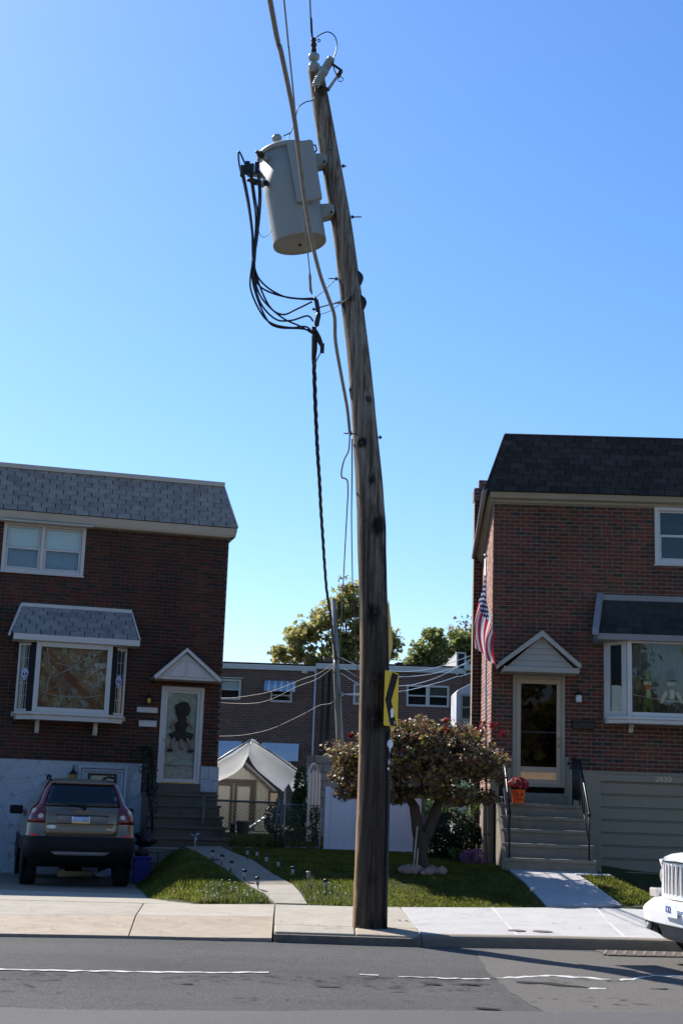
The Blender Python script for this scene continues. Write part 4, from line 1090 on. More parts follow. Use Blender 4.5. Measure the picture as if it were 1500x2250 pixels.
sec = [(-.452, 17.44, 7.72), (-.451, 17.537, 7.652), (-.453, 17.956, 7.567), (-.455, 18.334, 7.492), (-.447, 19.281, 7.309), (-.431, 20.333, 7.112), (-.413, 21.339, 6.931), (-.386, 22.459, 6.738), (-.365, 23.723, 6.531), (-.333, 25.16, 6.308), (-.299, 26.826, 6.069), (-.251, 28.798, 5.811), (-.166, 30.762, 5.581), (-.104, 33.16, 5.337), (-.012, 35.544, 5.134), (.03, 35.95, 5.10)]
b = MB()
sp_ = smooth_path(sec, 10)
rad = [.030 + .008 * noise.noise(Vector((i * .9, 0, 0))) for i in range(len(sp_))]
for j in range(3):
    tw = [Vector((p.x + .016 * math.cos(i * .55 + j * 2.1), p.y, p.z + .016 * math.sin(i * .55 + j * 2.1))) for i, p in enumerate(sp_)]
    b.tube(tw, [max(.013, r_ * .58) for r_ in rad], 7)
o = b.build('secondary_cable', M['black_rubber']); tag(o, 'twisted black cable running away from the splice to the far pole', 'cable')
# stand-off wires between the splice and the pole
wire('stay_wire', [(-.47, 17.5, 8.15), (-.33, 17.55, 8.30), (-.19, 17.6, 8.47)], .006, M['wire_grey'], 'upper slanting stay wire between the splice and the pole', 'wire')
wire('stay_wire', [(-.41, 17.5, 8.02), (-.25, 17.52, 8.08), (-.10, 17.55, 8.13)], .010, M['wire_grey'], 'thicker near-level stay between the splice and the pole', 'wire')
wire('stay_wire', [(-.40, 17.5, 7.92), (-.25, 17.5, 7.98), (-.10, 17.5, 8.10), (.0, 17.46, 8.18), (.05, 17.46, 8.26)], .005, M['wire_grey'], 'lowest thin wire curving from the splice onto the pole face', 'wire')
wire('jumper_wire', [(-.646, 17.5, 11.919), (-.61, 17.5, 12.0), (-.555, 17.5, 12.063), (-.429, 17.5, 12.125), (-.33, 17.5, 12.058), (-.293, 17.47, 11.918), (-.302, 17.44, 11.791), (-.335, 17.41, 11.656), (-.345, 17.40, 11.58)], .0085, M['black_rubber'], 'dark wire looping over the pole top from insulator to fuse', 'wire')
wire('fuse_lead', [(-.55, 17.44, 11.27), (-.572, 17.40, 11.16), (-.574, 17.4, 11.063), (-.60, 17.4, 11.01), (-.691, 17.4, 10.983), (-.794, 17.4, 10.897), (-.821, 17.4, 10.765), (-.852, 17.4, 10.607), (-.898, 17.4, 10.51), (-.99, 17.42, 10.47)], .008, M['black_rubber'], 'dark wire curving from the fuse down to the transformer lid', 'wire')
wire('earth_wire', [(-.87, 17.4, 10.55), (-.905, 17.4, 10.46), (-.915, 17.35, 10.36)], .006, M['black_rubber'], 'short thin wire forking down onto the transformer lid', 'wire')
wire('tank_wire', [(-1.25, 17.3, 9.15), (-1.24, 17.28, 8.98), (-1.17, 17.25, 8.90), (-1.07, 17.25, 8.99)], .005, M['wire_grey'], 'thin grey wire looping from the leads to the foot of the transformer', 'wire')
# cables carrying on from the pole to the far pole
wire('telephone_cable', [(.072, 17.45, 6.28), (.067, 17.5, 6.061), (.012, 17.6, 5.947), (-.019, 17.7, 5.815), (-.01, 17.8, 5.751), (.027, 17.9, 5.763), (.06, 18.15, 5.80), (.072, 18.6, 5.86), (.085, 19.519, 5.90), (.084, 20.79, 5.86), (.082, 22.894, 5.72), (.081, 24.845, 5.57), (.076, 27.75, 5.387), (.07, 33.407, 5.147), (.075, 35.8, 5.08)], .011, M['wire_grey'], 'grey cable with a kinked loop hanging beside the pole and receding to the far pole', 'cable')
wire('telephone_cable', [(.105, 17.468, 6.197), (.131, 18.755, 5.972), (.16, 20.554, 5.675), (.252, 24.083, 5.138), (.362, 27.347, 4.698), (.532, 32.006, 4.164), (.683, 36.132, 3.784), (.9, 46, 2.9)], .009, M['black_rubber'], 'straight dark cable close beside the leaning pole, running to the back', 'cable')
# far pole and its service wires
fp = thing('utility_pole', 'short silvery wooden pole in the back alley left of the big pole', 'utility pole', (.255, 36, .5))
MB().tube([(0, 0, -.3), (-.03, 0, 1.8), (-.22, 0, 4.0), (-.386, 0, 6.17)], [.105, .10, .085, .066], 16).build('shaft', M['pole_far'], fp)
MB().tube([(-.30, -.08, 4.55), (-.26, -.10, 4.35), (-.30, -.09, 4.2)], .03, 7).build('wire_clamp', M['steel'], fp)
MB().tube([(-.16, -.09, 3.72), (-.10, -.11, 3.66), (-.06, -.10, 3.60)], .03, 7).build('wire_clamp', M['steel'], fp)
SV = {
 'A': ([(.086, 36, 5.135), (.69, 36.5, 4.95), (1.527, 37, 4.914), (2.021, 37.5, 4.963), (2.804, 38, 5.148), (3.82, 39, 5.599)], 'topmost pale service wire from the far pole to the right'),
 'B': ([(.093, 36, 4.92), (.757, 36.3, 4.609), (1.691, 37, 4.761), (2.087, 37.5, 4.829), (2.807, 38, 4.997), (3.8, 39, 5.40)], 'second pale service wire from the far pole to the right'),
 'C': ([(.148, 36, 4.707), (.766, 36.5, 4.457), (1.722, 37, 4.517), (2.278, 37.5, 4.649), (2.935, 38, 4.926), (3.822, 39, 5.482)], 'third pale service wire from the far pole to the right'),
 'D': ([(.191, 36, 4.161), (.772, 36.5, 4.253), (1.725, 37, 4.371), (2.281, 37.5, 4.526), (3.001, 38, 4.777), (3.413, 38.4, 4.951), (3.511, 38.5, 4.963), (3.841, 39, 5.107)], 'lowest pale service wire to the right, kinked near the chimney'),
 'E': ([(.029, 36, 5.037), (-.456, 36.5, 4.729), (-.886, 37, 4.61), (-1.715, 38, 4.337), (-2.527, 39, 4.228), (-3.276, 40, 4.219), (-4.4, 41, 4.3)], 'sagging service wire from the far pole to the left, passing the small awning'),
 'F': ([(.031, 36, 4.965), (-.457, 37, 4.649), (-1.09, 38, 4.459), (-1.75, 39, 4.191), (-2.318, 40, 4.108), (-3.188, 41, 4.143), (-4.4, 42, 4.3)], 'lower sagging service wire from the far pole to the left'),
 'H': ([(.14, 36, 4.254), (.023, 36, 4.179), (-.019, 36, 4.012), (-.123, 36.1, 3.92), (-.362, 36.3, 3.889), (-.542, 36.5, 3.811), (-.788, 37, 3.7), (-1.163, 37.5, 3.532), (-1.669, 38, 3.317), (-2.192, 38.5, 3.185), (-2.832, 39, 3.108), (-4.0, 40, 3.1)], 'lowest wire to the left with a sharp kink at the far pole'),
 'I': ([(.117, 36, 4.23), (.346, 36, 4.155), (.708, 36.2, 4.181), (1.2, 36.6, 4.25)], 'short level wire passing behind the big pole from the far pole')}
for k, (v, l) in SV.items():
    wire('service_wire', v, .009 if k in 'ABCD' else .0075, M['wire_bright'] if k in 'ABCDI' else M['wire_grey'], l, 'wire', 'service wires fanning out from the far pole', 5, 6)
# ------------------------------------------------------------------ the two brick houses
from mathutils import Quaternion
def frustum_px(p):
    v = cam.matrix_world.inverted() @ Vector(p)
    if v.z > -.1: return None
    f_ = 30 / 22.5
    return v.x / -v.z * f_, v.y / -v.z * f_      # in frame when |x| < .333, |y| < .5
def visible(p, m=.0):
    q = frustum_px(p)
    return q is not None and abs(q[0]) < .3333 + m and abs(q[1]) < .5 + m

BW, BH, BL = .0765, .0625, .208      # course height, brick height, length pitch
def brick_unit(L):
    return MB().box(-L / 2, L / 2, -.011, .03, -BH / 2, BH / 2)
def brick_list(x0, x1, z0, z1, openings, seed=0, course=BW, header_every=8, ph=0):
    """(xc, zc, length) of every brick of a running bond with a mixed course now and then"""
    rr = random.Random(seed); out = []
    nz = int((z1 - z0) / course + .5)
    for j in range(nz):
        z = z0 + (j + .5) * course
        x = x0 - (BL * .5 if (j % 2) else 0) + .0
        q = 0
        while x < x1 - .01:
            mixed = (j % header_every) == 3
            L = BL * .5 if (mixed and q % 2) else BL
            q += 1
            a, b = max(x, x0), min(x + L, x1)
            x += L
            segs = [(a, b)]
            for (ox0, ox1, oz0, oz1) in openings:
                if oz0 < z < oz1:
                    ns = []
                    for (s0, s1) in segs:
                        if s1 <= ox0 or s0 >= ox1: ns.append((s0, s1)); continue
                        if s0 < ox0: ns.append((s0, ox0))
                        if s1 > ox1: ns.append((ox1, s1))
                    segs = ns
            for s0, s1 in segs:
                if s1 - s0 > .04: out.append(((s0 + s1) / 2, z, s1 - s0 - .0125))
    return out
def wall_sheet(mb, x0, x1, z0, z1, openings, depth=.14, y=0.0):
    X = sorted({x0, x1} | {o[0] for o in openings} | {o[1] for o in openings}); Z = sorted({z0, z1} | {o[2] for o in openings} | {o[3] for o in openings})
    X = [x for x in X if x0 <= x <= x1]; Z = [z for z in Z if z0 <= z <= z1]
    for i in range(len(X) - 1):
        for j in range(len(Z) - 1):
            cx, cz = (X[i] + X[i + 1]) / 2, (Z[j] + Z[j + 1]) / 2
            if any(o[0] < cx < o[1] and o[2] < cz < o[3] for o in openings): continue
            mb.add([(X[i], y, Z[j]), (X[i + 1], y, Z[j]), (X[i + 1], y, Z[j + 1]), (X[i], y, Z[j + 1])], [(0, 1, 2, 3)])
    for (a, b, c, d) in openings:
        a, b, c, d = max(a, x0), min(b, x1), max(c, z0), min(d, z1)
        mb.add([(a, y, c), (b, y, c), (b, y, d), (a, y, d), (a, y + depth, c), (b, y + depth, c), (b, y + depth, d), (a, y + depth, d)],
               [(0, 4, 5, 1), (1, 5, 6, 2), (2, 6, 7, 3), (3, 7, 4, 0)])
def lay_bricks(wall, house_M, frame, bricks, m, limit, name='brick'):
    """frame: 4x4 from the wall's x/-y/z to house space.  The largest in view become objects, the rest one stuff part"""
    cand = []
    for i, (x, z, L) in enumerate(bricks):
        p = house_M @ frame @ Vector((x, 0, z))
        if abs(L - (BL - .0125)) < .002 and visible(p, -.004): cand.append(((p - CAM_LOC).length, i))
    cand.sort(); own = {i for _, i in cand[:limit]}
    base = None; rest = MB()
    for i, (x, z, L) in enumerate(bricks):
        dy = rnd.uniform(-.0035, .0025); rt_ = rnd.uniform(-.006, .006)
        X = frame @ Matrix.Translation((x, dy, z)) @ Matrix.Rotation(rt_, 4, 'Y')
        if i in own:
            if base is None:
                o = brick_unit(BL - .0125).build(name, m, wall); base = o.data
            else:
                o = link(name, base, None, wall)
            o.matrix_local = X
        else:
            rest.box(-L / 2, L / 2, -.011, .03, -BH / 2, BH / 2, X)
    if rest.v: rest.build('brick_courses', m, wall, kind='stuff')

def shingles(roof, house_M, p0, p1, q0, q1, rows, wtab, m, limit, seed=1, th=.012):
    """tabs on the slope p0-p1 (lower edge, left-right) to q0-q1 (upper edge)"""
    p0, p1, q0, q1 = map(Vector, (p0, p1, q0, q1))
    rr = random.Random(seed)
    U = (p1 - p0).normalized()
    up = ((q0 + q1) / 2 - (p0 + p1) / 2); up -= U * up.dot(U)
    H = up.length; Vv = up.normalized(); Nn = U.cross(Vv).normalized()
    rot = Matrix((U, Vv, Nn)).transposed().to_4x4()
    base = None; rest = MB(); cand = []; tabs = []
    e = H / rows
    for j in range(rows):
        t0, t1 = j / rows, (j + 1) / rows
        a = p0.lerp(q0, (t0 + t1) / 2); b = p1.lerp(q1, (t0 + t1) / 2)
        sa, sb_ = (a - p0).dot(U), (b - p0).dot(U)
        s = sa - (wtab * .5 if j % 2 else wtab * rr.uniform(.0, .12))
        while s < sb_ - .01:
            s0, s1 = max(s, sa), min(s + wtab, sb_)
            if s1 - s0 > .05:
                c = p0 + U * ((s0 + s1) / 2) + Vv * (e * (j + .5))
                tabs.append((c, s1 - s0))
            s += wtab
    for i, (c, w_) in enumerate(tabs):
        if abs(w_ - wtab) < .002 and visible(house_M @ c): cand.append(((house_M @ c - CAM_LOC).length, i))
    cand.sort(); own = {i for _, i in cand[:limit]}
    for i, (c, w_) in enumerate(tabs):
        X = Matrix.Translation(c + Nn * (.012 + rr.uniform(-.001, .001))) @ rot @ Matrix.Rotation(R(-3.2) + rr.uniform(-.006, .006), 4, 'X') @ Matrix.Rotation(rr.uniform(-.008, .008), 4, 'Z')
        if i in own:
            if base is None:
                o = MB().box(-wtab / 2 + .009, wtab / 2 - .009, -e * .56, e * .56, -th / 2, th / 2).build('shingle', m, roof); base = o.data
            else: o = link('shingle', base, None, roof)
            o.matrix_local = X
        else:
            rest.box(-w_ / 2 + .009, w_ / 2 - .009, -e * .56, e * .56, -th / 2, th / 2, X)
    if rest.v: rest.build('shingle_courses', m, roof, kind='stuff')

def fbox(mb, x0, x1, z0, z1, w, y0, y1):
    """rectangular frame of width w"""
    mb.box(x0, x0 + w, y0, y1, z0, z1); mb.box(x1 - w, x1, y0, y1, z0, z1)
    mb.box(x0 + w, x1 - w, y0, y1, z0, z0 + w); mb.box(x0 + w, x1 - w, y0, y1, z1 - w, z1)
    return mb
def pane(parent, x0, x1, z0, z1, y, m='glass', name='pane'):
    return MB().box(x0, x1, y, y + .006, z0, z1).build(name, M[m], parent)

# ================= LEFT HOUSE : local x runs right along the front, y into the house, origin at its right corner
LC = Vector((-2.48, 30.0, 0)); LY = R(14.5)
LH = thing('brick_house', 'left two-storey red brick house with grey shingled mansard roof and white bay window', 'house', LC, LY)
LM = Matrix.Translation(LC) @ Matrix.Rotation(LY, 4, 'Z')
XW = -9.0
ops = [(-4.88, -3.145, 6.01, 7.2), (-1.30, -.375, 1.6, 3.75), (-3.95, -2.54, 3.05, 4.5)]
bw = MB(); wall_sheet(bw, XW, 0, 2.09, 7.2, ops)
wall_sheet(bw, -1.50, 0, -.3, 2.09, [(-1.30, -.375, 1.6, 2.1)])
bw.add([(0, 0, -.3), (0, 7, -.3), (0, 7, 7.2), (0, 0, 7.2)], [(0, 1, 2, 3)])
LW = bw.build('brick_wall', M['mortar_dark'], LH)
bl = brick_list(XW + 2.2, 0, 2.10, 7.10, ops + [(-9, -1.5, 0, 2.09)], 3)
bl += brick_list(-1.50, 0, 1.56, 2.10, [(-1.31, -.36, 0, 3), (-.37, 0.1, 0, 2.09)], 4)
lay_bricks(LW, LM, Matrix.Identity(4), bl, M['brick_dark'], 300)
core = MB().box(XW, -.02, .3, 7, -.3, 7.2).build('rooms', M['interior'], LH)
# foundation: painted stone facing with raised irregular pieces
FM = MB(); wall_sheet(FM, XW, -1.50, -.3, 2.09, [(-2.96, -1.92, -.3, 2.03)], .14, -.035)
FM.box(-.37, .03, -.04, .2, 1.54, 2.085)
FD = FM.build('foundation', M['stone_joint'], LH)
def stone_piece(poly, y0, y1):
    """an irregular cushion-faced stone"""
    cx = sum(p[0] for p in poly) / len(poly); cz = sum(p[1] for p in poly) / len(poly)
    inn = [(cx + (x - cx) * .95, cz + (z - cz) * .95) for x, z in poly]
    n_ = len(poly); v = [(x, y0, z) for x, z in poly] + [(x, y1 + .0035, z) for x, z in poly] + [(x, y1, z) for x, z in inn]
    f = []
    for a in (0, n_):
        f += [(a + i, a + (i + 1) % n_, a + n_ + (i + 1) % n_, a + n_ + i) for i in range(n_)]
    f.append(tuple(range(2 * n_, 3 * n_)))
    return MB().add(v, [t[::-1] for t in f])
gx = np.arange(-6.6, -1.5 + .01, .425); gz = np.array([-.25, .12, .46, .78, 1.10, 1.40, 1.72, 2.085])
sj = random.Random(21)
J = {}
for i in range(len(gx)):
    for j in range(len(gz)):
        ex = i in (0, len(gx) - 1); ez = j in (0, len(gz) - 1)
        J[i, j] = (gx[i] + (0 if ex else sj.uniform(-.10, .10)) + (0 if ex else .21 * (j % 2)), gz[j] + (0 if ez else sj.uniform(-.10, .10)))
for i in range(len(gx) - 1):
    for j in range(len(gz) - 1):
        q = [J[i, j], J[i + 1, j], J[i + 1, j + 1], J[i, j + 1]]
        cx = sum(p[0] for p in q) / 4
        if -3.02 < cx < -1.86:
            continue
        q = [(min(x, -3.02) if cx < -2.4 else max(x, -1.87), z) for x, z in q]
        cz = sum(p[1] for p in q) / 4
        # round the outline a little
        pts = []
        for k in range(4):
            a, b, c = Vector(q[k - 1]), Vector(q[k]), Vector(q[(k + 1) % 4])
            pts += [b.lerp(a, .13), b.lerp(c, .13)]
        cc = Vector((cx, cz)); pts = [cc + (p - cc) * (1 - .004 / max(.05, (p - cc).length)) for p in pts]
        stone_piece([(p.x, p.y) for p in pts], -.03, -.041 - sj.uniform(0, .008)).build('stone', M['white_stone'], FD)
for (x0, x1, z0, z1) in ((-.365, -.20, 1.82, 2.08), (-.195, .025, 1.80, 2.08), (-.365, -.12, 1.55, 1.81), (-.115, .025, 1.55, 1.79)):
    stone_piece([(x0, z0), (x1, z0), (x1, z1), (x0, z1)], -.03, -.065).build('stone', M['white_stone'], FD)
# basement door, double moulding, with a small cream fanlight
bd = fbox(MB(), -2.96, -1.92, -.25, 2.03, .07, -.06, .1)
fbox(bd, -2.88, -2.0, -.25, 1.95, .05, -.03, .1); bd.box(-2.83, -2.05, .0, .06, -.25, 1.90)
BD = bd.build('basement_door', M['white_stone'], LH, .006)
fbox(MB(), -2.74, -2.14, 1.50, 1.86, .045, -.025, .0).build('fanlight_frame', M['rust'], BD)
MB().prism([(-2.695, 1.545), (-2.185, 1.545), (-2.185, 1.815), (-2.62, 1.815), (-2.66, 1.76)], -.018, -.002, 'xz').build('fanlight', M['cloth_cream'], BD)
# fascia and roof
fz = MB()
def band(mb, x0, x1, y0, z0, z1, ov, back=.05):
    mb.prism([(back, z0), (y0 + .045, z0), (y0, z0 + .05), (y0 - ov, z1), (back, z1)], x0, x1, 'yz')
band(fz, XW, .10, -.20, 7.10, 7.29, .08)
fz.box(-4.98, -3.02, -.27, -.05, 7.065, 7.10)
fz.add([(0, -.20, 7.10), (.10, -.2, 7.10), (.13, -.28, 7.29), (.13, 7, 7.29), (.10, 7, 7.10), (0, 7, 7.1)], [(0, 1, 4, 5), (1, 2, 3, 4)])
fz.build('fascia', M['trim_cream'], LH, .006)
rp = MB()
A0, A1, B0, B1 = (XW, -.30, 7.30), (.131, -.30, 7.30), (XW, .06, 8.31), (-.17, .06, 8.31)
C1, D1 = (.131, 7, 7.30), (-.17, 7, 7.9)
rp.add([A0, A1, B1, B0], [(0, 1, 2, 3)]); rp.add([A1, C1, D1, B1], [(0, 1, 2, 3)])
rp.add([B0, B1, D1, (XW, 7, 7.9)], [(0, 1, 2, 3)]); rp.add([A0, A1, C1, (XW, 7, 7.30)], [(3, 2, 1, 0)])
LR = rp.build('roof', M['roof_felt'], LH)
shingles(LR, LM, (XW + 2, -.30, 7.30), (.12, -.30, 7.30), (XW + 2, .06, 8.31), (-.175, .06, 8.31), 9, .30, M['shingle_grey'], 200, 2)
MB().prism([(-.01, 8.275), (.035, 8.275), (.2, 8.36), (.2, 8.40), (-.02, 8.375)], XW, -.16, 'yz').build('roof_cap', M['trim_cream'], LR, .004)
MB().tube([(.125, -.31, 7.31), (-.172, .05, 8.30)], .018, 6).build('hip_edge', M['trim_cream'], LR)
# upper double window
uw = MB(); fbox(uw, -4.88, -3.145, 6.01, 7.10, .075, -.02, .08); uw.box(-4.085, -4.005, -.025, .08, 6.085, 7.025)
uw.box(-4.90, -3.125, -.05, .0, 5.985, 6.012)
UW = uw.build('window', M['white'], LH, .005)
for x0, x1 in ((-4.80, -4.09), (-4.0, -3.225)):
    fbox(MB(), x0, x1, 6.09, 6.56, .04, .01, .05).build('sash', M['white'], UW, .004)
    fbox(MB(), x0, x1, 6.54, 7.02, .035, .03, .07).build('sash', M['white'], UW, .004)
    pane(UW, x0 + .03, x1 - .03, 6.12, 6.53, .03); pane(UW, x0 + .03, x1 - .03, 6.56, 6.99, .045)
    MB().box(x0, x1, .085, .10, 6.53, 7.03).build('blind', M['curtain_white'], UW)
    MB().box(x0, x1, .14, .15, 6.08, 6.56).build('curtain', M['curtain_blue'], UW)
# bay window
bay = MB()
yb = -.50
bay.box(-4.42, -2.05, -.08, -.02, 2.965, 3.03)                        # wall shelf
bay.prism([(-4.42, -.02), (-2.05, -.02), (-2.12, -.30), (-2.42, -.60), (-4.04, -.60), (-4.36, -.30)], 3.005, 3.06, 'xy')
bay.prism([(-4.36, -.02), (-2.10, -.02), (-2.14, -.26), (-2.48, -.55), (-3.98, -.55), (-4.32, -.26)], 2.90, 3.005, 'xy')
bay.prism([(-4.36, -.02), (-2.10, -.02), (-2.14, -.26), (-2.46, -.53), (-4.00, -.53), (-4.32, -.26)], 4.50, 4.56, 'xy')
fbox(bay, -4.02, -2.45, 3.06, 4.51, .10, -.54, -.46)
for s in (-1, 1):
    xo = -3.235 + s * 1.10; bay.box(xo - .03, xo + .03, -.16, -.02, 3.06, 4.50)
BAY = bay.build('bay_window', M['white'], LH, .006)
pane(BAY, -3.93, -2.54, 3.15, 4.42, -.50, 'glass')
MB().box(-3.93, -2.54, -.40, -.39, 3.13, 4.45).build('curtain', M['foliage_reflection'], BAY)
tp = MB()
for a, b, w in (((-3.90, 4.42), (-2.66, 3.17), .07), ((-3.90, 3.98), (-3.60, 3.60), .05), ((-3.5, 3.5), (-3.7, 3.42), .09), ((-3.92, 3.33), (-3.75, 3.18), .05)):
    a, b = Vector(a), Vector(b); d = (b - a).normalized(); n_ = Vector((-d.y, d.x)) * w
    tp.prism([tuple(a - n_), tuple(b - n_), tuple(b + n_), tuple(a + n_)], -.430, -.425, 'xz')
tp.build('orange_streamer', pmat('orange_streamer', (.25, .085, .045), .8, var=.5, scale=9, bump=.1), BAY)
wb = MB()
for a, b in (((-3.80, 4.4), (-3.70, 3.9)), ((-3.70, 3.9), (-3.78, 3.45)), ((-3.9, 3.48), (-3.2, 3.40)), ((-3.2, 3.40), (-2.65, 3.46)), ((-3.6, 4.1), (-2.8, 3.95)), ((-3.75, 3.75), (-3.0, 4.2))):
    wb.tube([(a[0], -.445, a[1]), ((a[0] + b[0]) / 2, -.445, (a[1] + b[1]) / 2 - .03), (b[0], -.445, b[1])], .005, 4)
wb.build('cobweb_string', M['white_flat'], BAY)
cb = random.Random(4)
lb = MB()
for k in range(70):
    x, z = cb.uniform(-3.9, -2.58), cb.uniform(3.18, 4.4); s_ = cb.uniform(.015, .05)
    lb.prism([(x - s_, z), (x, z - s_ * .7), (x + s_, z + .01), (x, z + s_ * .8)], -.412, -.408, 'xz')
lb.build('leaf_garland', M['leaf_fg'], BAY, kind='stuff')
# side casements, swung open, with leaded lights and a skull hanging in each
for s in (-1, 1):
    c = -3.235
    pA = Vector((c + s * 1.12, -.15)); pB = Vector((c + s * .80, -.40))
    d = (pB - pA); L = d.length; ang = math.atan2(d.y, d.x)
    X = Matrix.Translation((pA.x, pA.y, 0)) @ Matrix.Rotation(ang if s < 0 else ang, 4, 'Z')
    if s > 0: X = Matrix.Translation((pB.x, pB.y, 0)) @ Matrix.Rotation(math.atan2(-d.y, -d.x), 4, 'Z')
    fr = MB(); q = fbox(MB(), 0, L, 3.07, 4.49, .05, -.02, .02); fr.add(q.v, q.f, False, X)
    CA = fr.build('casement', M['white'], BAY, .004)
    mu = MB()
    for k in (1, 2): mu.box(.05 + (L - .1) * k / 3 - .004, .05 + (L - .1) * k / 3 + .004, -.012, .0, 3.12, 4.44, X)
    for k in range(1, 5): mu.box(.05, L - .05, -.013, -.001, 3.12 + 1.32 * k / 5 - .004, 3.12 + 1.32 * k / 5 + .004, X)
    mu.build('glazing_bar', M['white'], CA)
    MB().box(.05, L - .05, .002, .006, 3.12, 4.44, X).build('pane', M['glass'], CA)
    MB().box(.0, L, .05, .06, 3.05, 4.5, X).build('shade', M['interior'], BAY)
    pC = Vector((c + s * .80, -.40)); pD = Vector((c + s * .785, -.49))
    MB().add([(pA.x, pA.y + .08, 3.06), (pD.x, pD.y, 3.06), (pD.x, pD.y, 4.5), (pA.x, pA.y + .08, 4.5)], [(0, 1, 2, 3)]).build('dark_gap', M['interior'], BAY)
    sk = thing('skull_decoration', ('pale skull cut-out hanging in the left side light of the left bay window' if s < 0 else 'pale skull cut-out hanging in the right side light of the left bay window'), 'decoration', LM @ (X @ Vector((L / 2, -.035, 3.86 if s < 0 else 3.80))), 0, 'skull cut-outs in the bay window')
    sk.matrix_world = LM @ X @ Matrix.Translation((L / 2, -.022, 3.86 if s < 0 else 3.80))
    e = [(.085 * math.cos(t) * (1 if math.sin(t) > -.3 else .72), .10 * math.sin(t) if math.sin(t) > 0 else .16 * math.sin(t)) for t in np.linspace(0, 6.283, 25)[:-1]]
    MB().prism(e, -.004, .002, 'xz').build('skull', M['skull'], sk)
    sc_ = MB()
    for ex in (-.035, .035): sc_.ell((ex, -.005, -.02), (.024, .004, .028), 10, 6)
    sc_.prism([(-.010, -.075), (.010, -.075), (0, -.045)], -.008, -.004, 'xz')
    for k in range(4): sc_.box(-.036 + k * .022, -.030 + k * .022, -.008, -.004, -.13, -.10)
    sc_.build('eye_sockets', M['interior'], sk)
# bay roof
br = MB()
P = [(-4.59, -.62, 4.645), (-1.91, -.62, 4.645), (-2.06, -.02, 5.30), (-4.375, -.02, 5.30)]
br.add(P, [(0, 1, 2, 3)]); br.add([(-4.59, -.62, 4.645), (-4.375, -.02, 5.30), (-4.59, -.02, 4.645)], [(0, 1, 2)]); br.add([(-1.91, -.62, 4.645), (-1.91, -.02, 4.645), (-2.06, -.02, 5.30)], [(0, 1, 2)])
BR = br.build('bay_roof', M['roof_felt'], LH)
shingles(BR, LM, (-4.56, -.62, 4.645), (-1.93, -.62, 4.645), (-4.36, -.02, 5.30), (-2.07, -.02, 5.30), 6, .30, M['shingle_grey'], 60, 5)
bt = MB(); bt.box(-4.51, -1.90, -.645, -.02, 4.52, 4.645); bt.box(-4.39, -2.05, -.05, -.0, 5.255, 5.36)
bt.tube([(-4.60, -.63, 4.60), (-4.39, -.02, 5.32)], .035, 4, smooth=False); bt.tube([(-1.905, -.63, 4.66), (-2.055, -.02, 5.32)], .022, 4, smooth=False)
bt.build('bay_roof_trim', M['white'], BR, .004)
for x in (-3.87, -2.665):
    MB().prism([(0, 2.64), (-.07, 2.64), (-.10, 2.70), (-.12, 2.86), (-.34, 3.0), (-.34, 3.02), (0, 3.02)], x - .045, x + .045, 'yz').build('bracket', M['white'], BAY, .006)
    MB().box(x - .075, x + .075, -.40, -.01, 3.0, 3.035).build('bracket_cap', M['white'], BAY)
# door hood
hd = MB()
ax, az, lx, rx_, bz = -.90, 4.50, -1.55, -.15, 3.87
hd.prism([(lx + .05, bz), (rx_ - .02, bz), (ax + .0, az - .06)], -.62, -.02, 'xz')
HD = hd.build('door_hood', M['white'], LH, .004)
for (x0, x1) in ((lx, ax), (rx_, ax)):
    MB().prism([(x0, bz - .01), (x1, az), (x1, az + .045), (x0 + (-.03 if x0 < x1 else .03), bz + .02)], -.70, -.02, 'xz').build('hood_roof', M['grey_trim'] if x0 < x1 else M['white'], HD)
    MB().prism([(x0 + (.02 if x0 < x1 else -.02), bz - .02), (x1, az - .04), (x1, az + .04), (x0 + (-.02 if x0 < x1 else .02), bz + .05)], -.715, -.70, 'xz').build('rake_board', M['white'], HD)
hm = MB(); hm.prism([(lx + .25, bz + .06), (ax - .03, bz + .06), (ax - .03, az - .20)], -.640, -.62, 'xz'); hm.prism([(rx_ - .25, bz + .06), (ax + .03, az - .20), (ax + .03, bz + .06)], -.640, -.62, 'xz')
hm.build('gable_panel', M['white'], HD, .008)
# storm door with its hanging figure
dm = MB(); fbox(dm, -1.30, -.375, 1.70, 3.76, .075, -.03, .06)
DR = dm.build('front_door', M['white'], LH, .006)
MB().box(-1.20, -.475, -.035, .02, 1.70, 1.735).build('threshold', M['yellow'], DR)
fbox(MB(), -1.225, -.45, 1.74, 3.685, .065, -.015, .03).build('storm_frame', M['white'], DR, .005)
MB().box(-1.16, -.515, .04, .05, 1.80, 3.62).build('inner_door', M['frost'], DR)
pane(DR, -1.16, -.515, 1.80, 3.62, .008)
MB().tube([(-1.19, -.03, 2.62), (-1.19, -.06, 2.60), (-1.16, -.065, 2.58)], .012, 6).build('handle', M['brass'], DR)
fg_ = thing('hanging_doll', 'dark fuzzy doll-shaped decoration hung on the white storm door', 'decoration', LM @ Vector((-.83, -.03, 2.85)), LY)
MB().ell((0, 0, .42), (.17, .05, .17), 14, 9, .35, 1).build('head', M['dark_fur'], fg_)
bb = MB(); bb.ell((0, 0, .08), (.13, .045, .24), 14, 9, .3, 2); bb.ell((0, 0, -.14), (.26, .04, .10), 14, 8, .4, 3); bb.build('body', M['dark_fur'], fg_)
for s in (-1, 1):
    MB().tube([(s * .10, 0, .20), (s * .20, 0, .10), (s * .25, -.01, .02)], [.04, .03, .02], 7).build('arm', M['pinkish'], fg_)
    o = MB().tube([(s * .13, 0, -.18), (s * .20, 0, -.32), (s * .22, -.02, -.42)], [.035, .03, .025], 7).build('leg', M['pinkish'], fg_)
    MB().ell((s * .22, -.03, -.45), (.07, .03, .035), 10, 6).build('shoe', M['rust'], o)
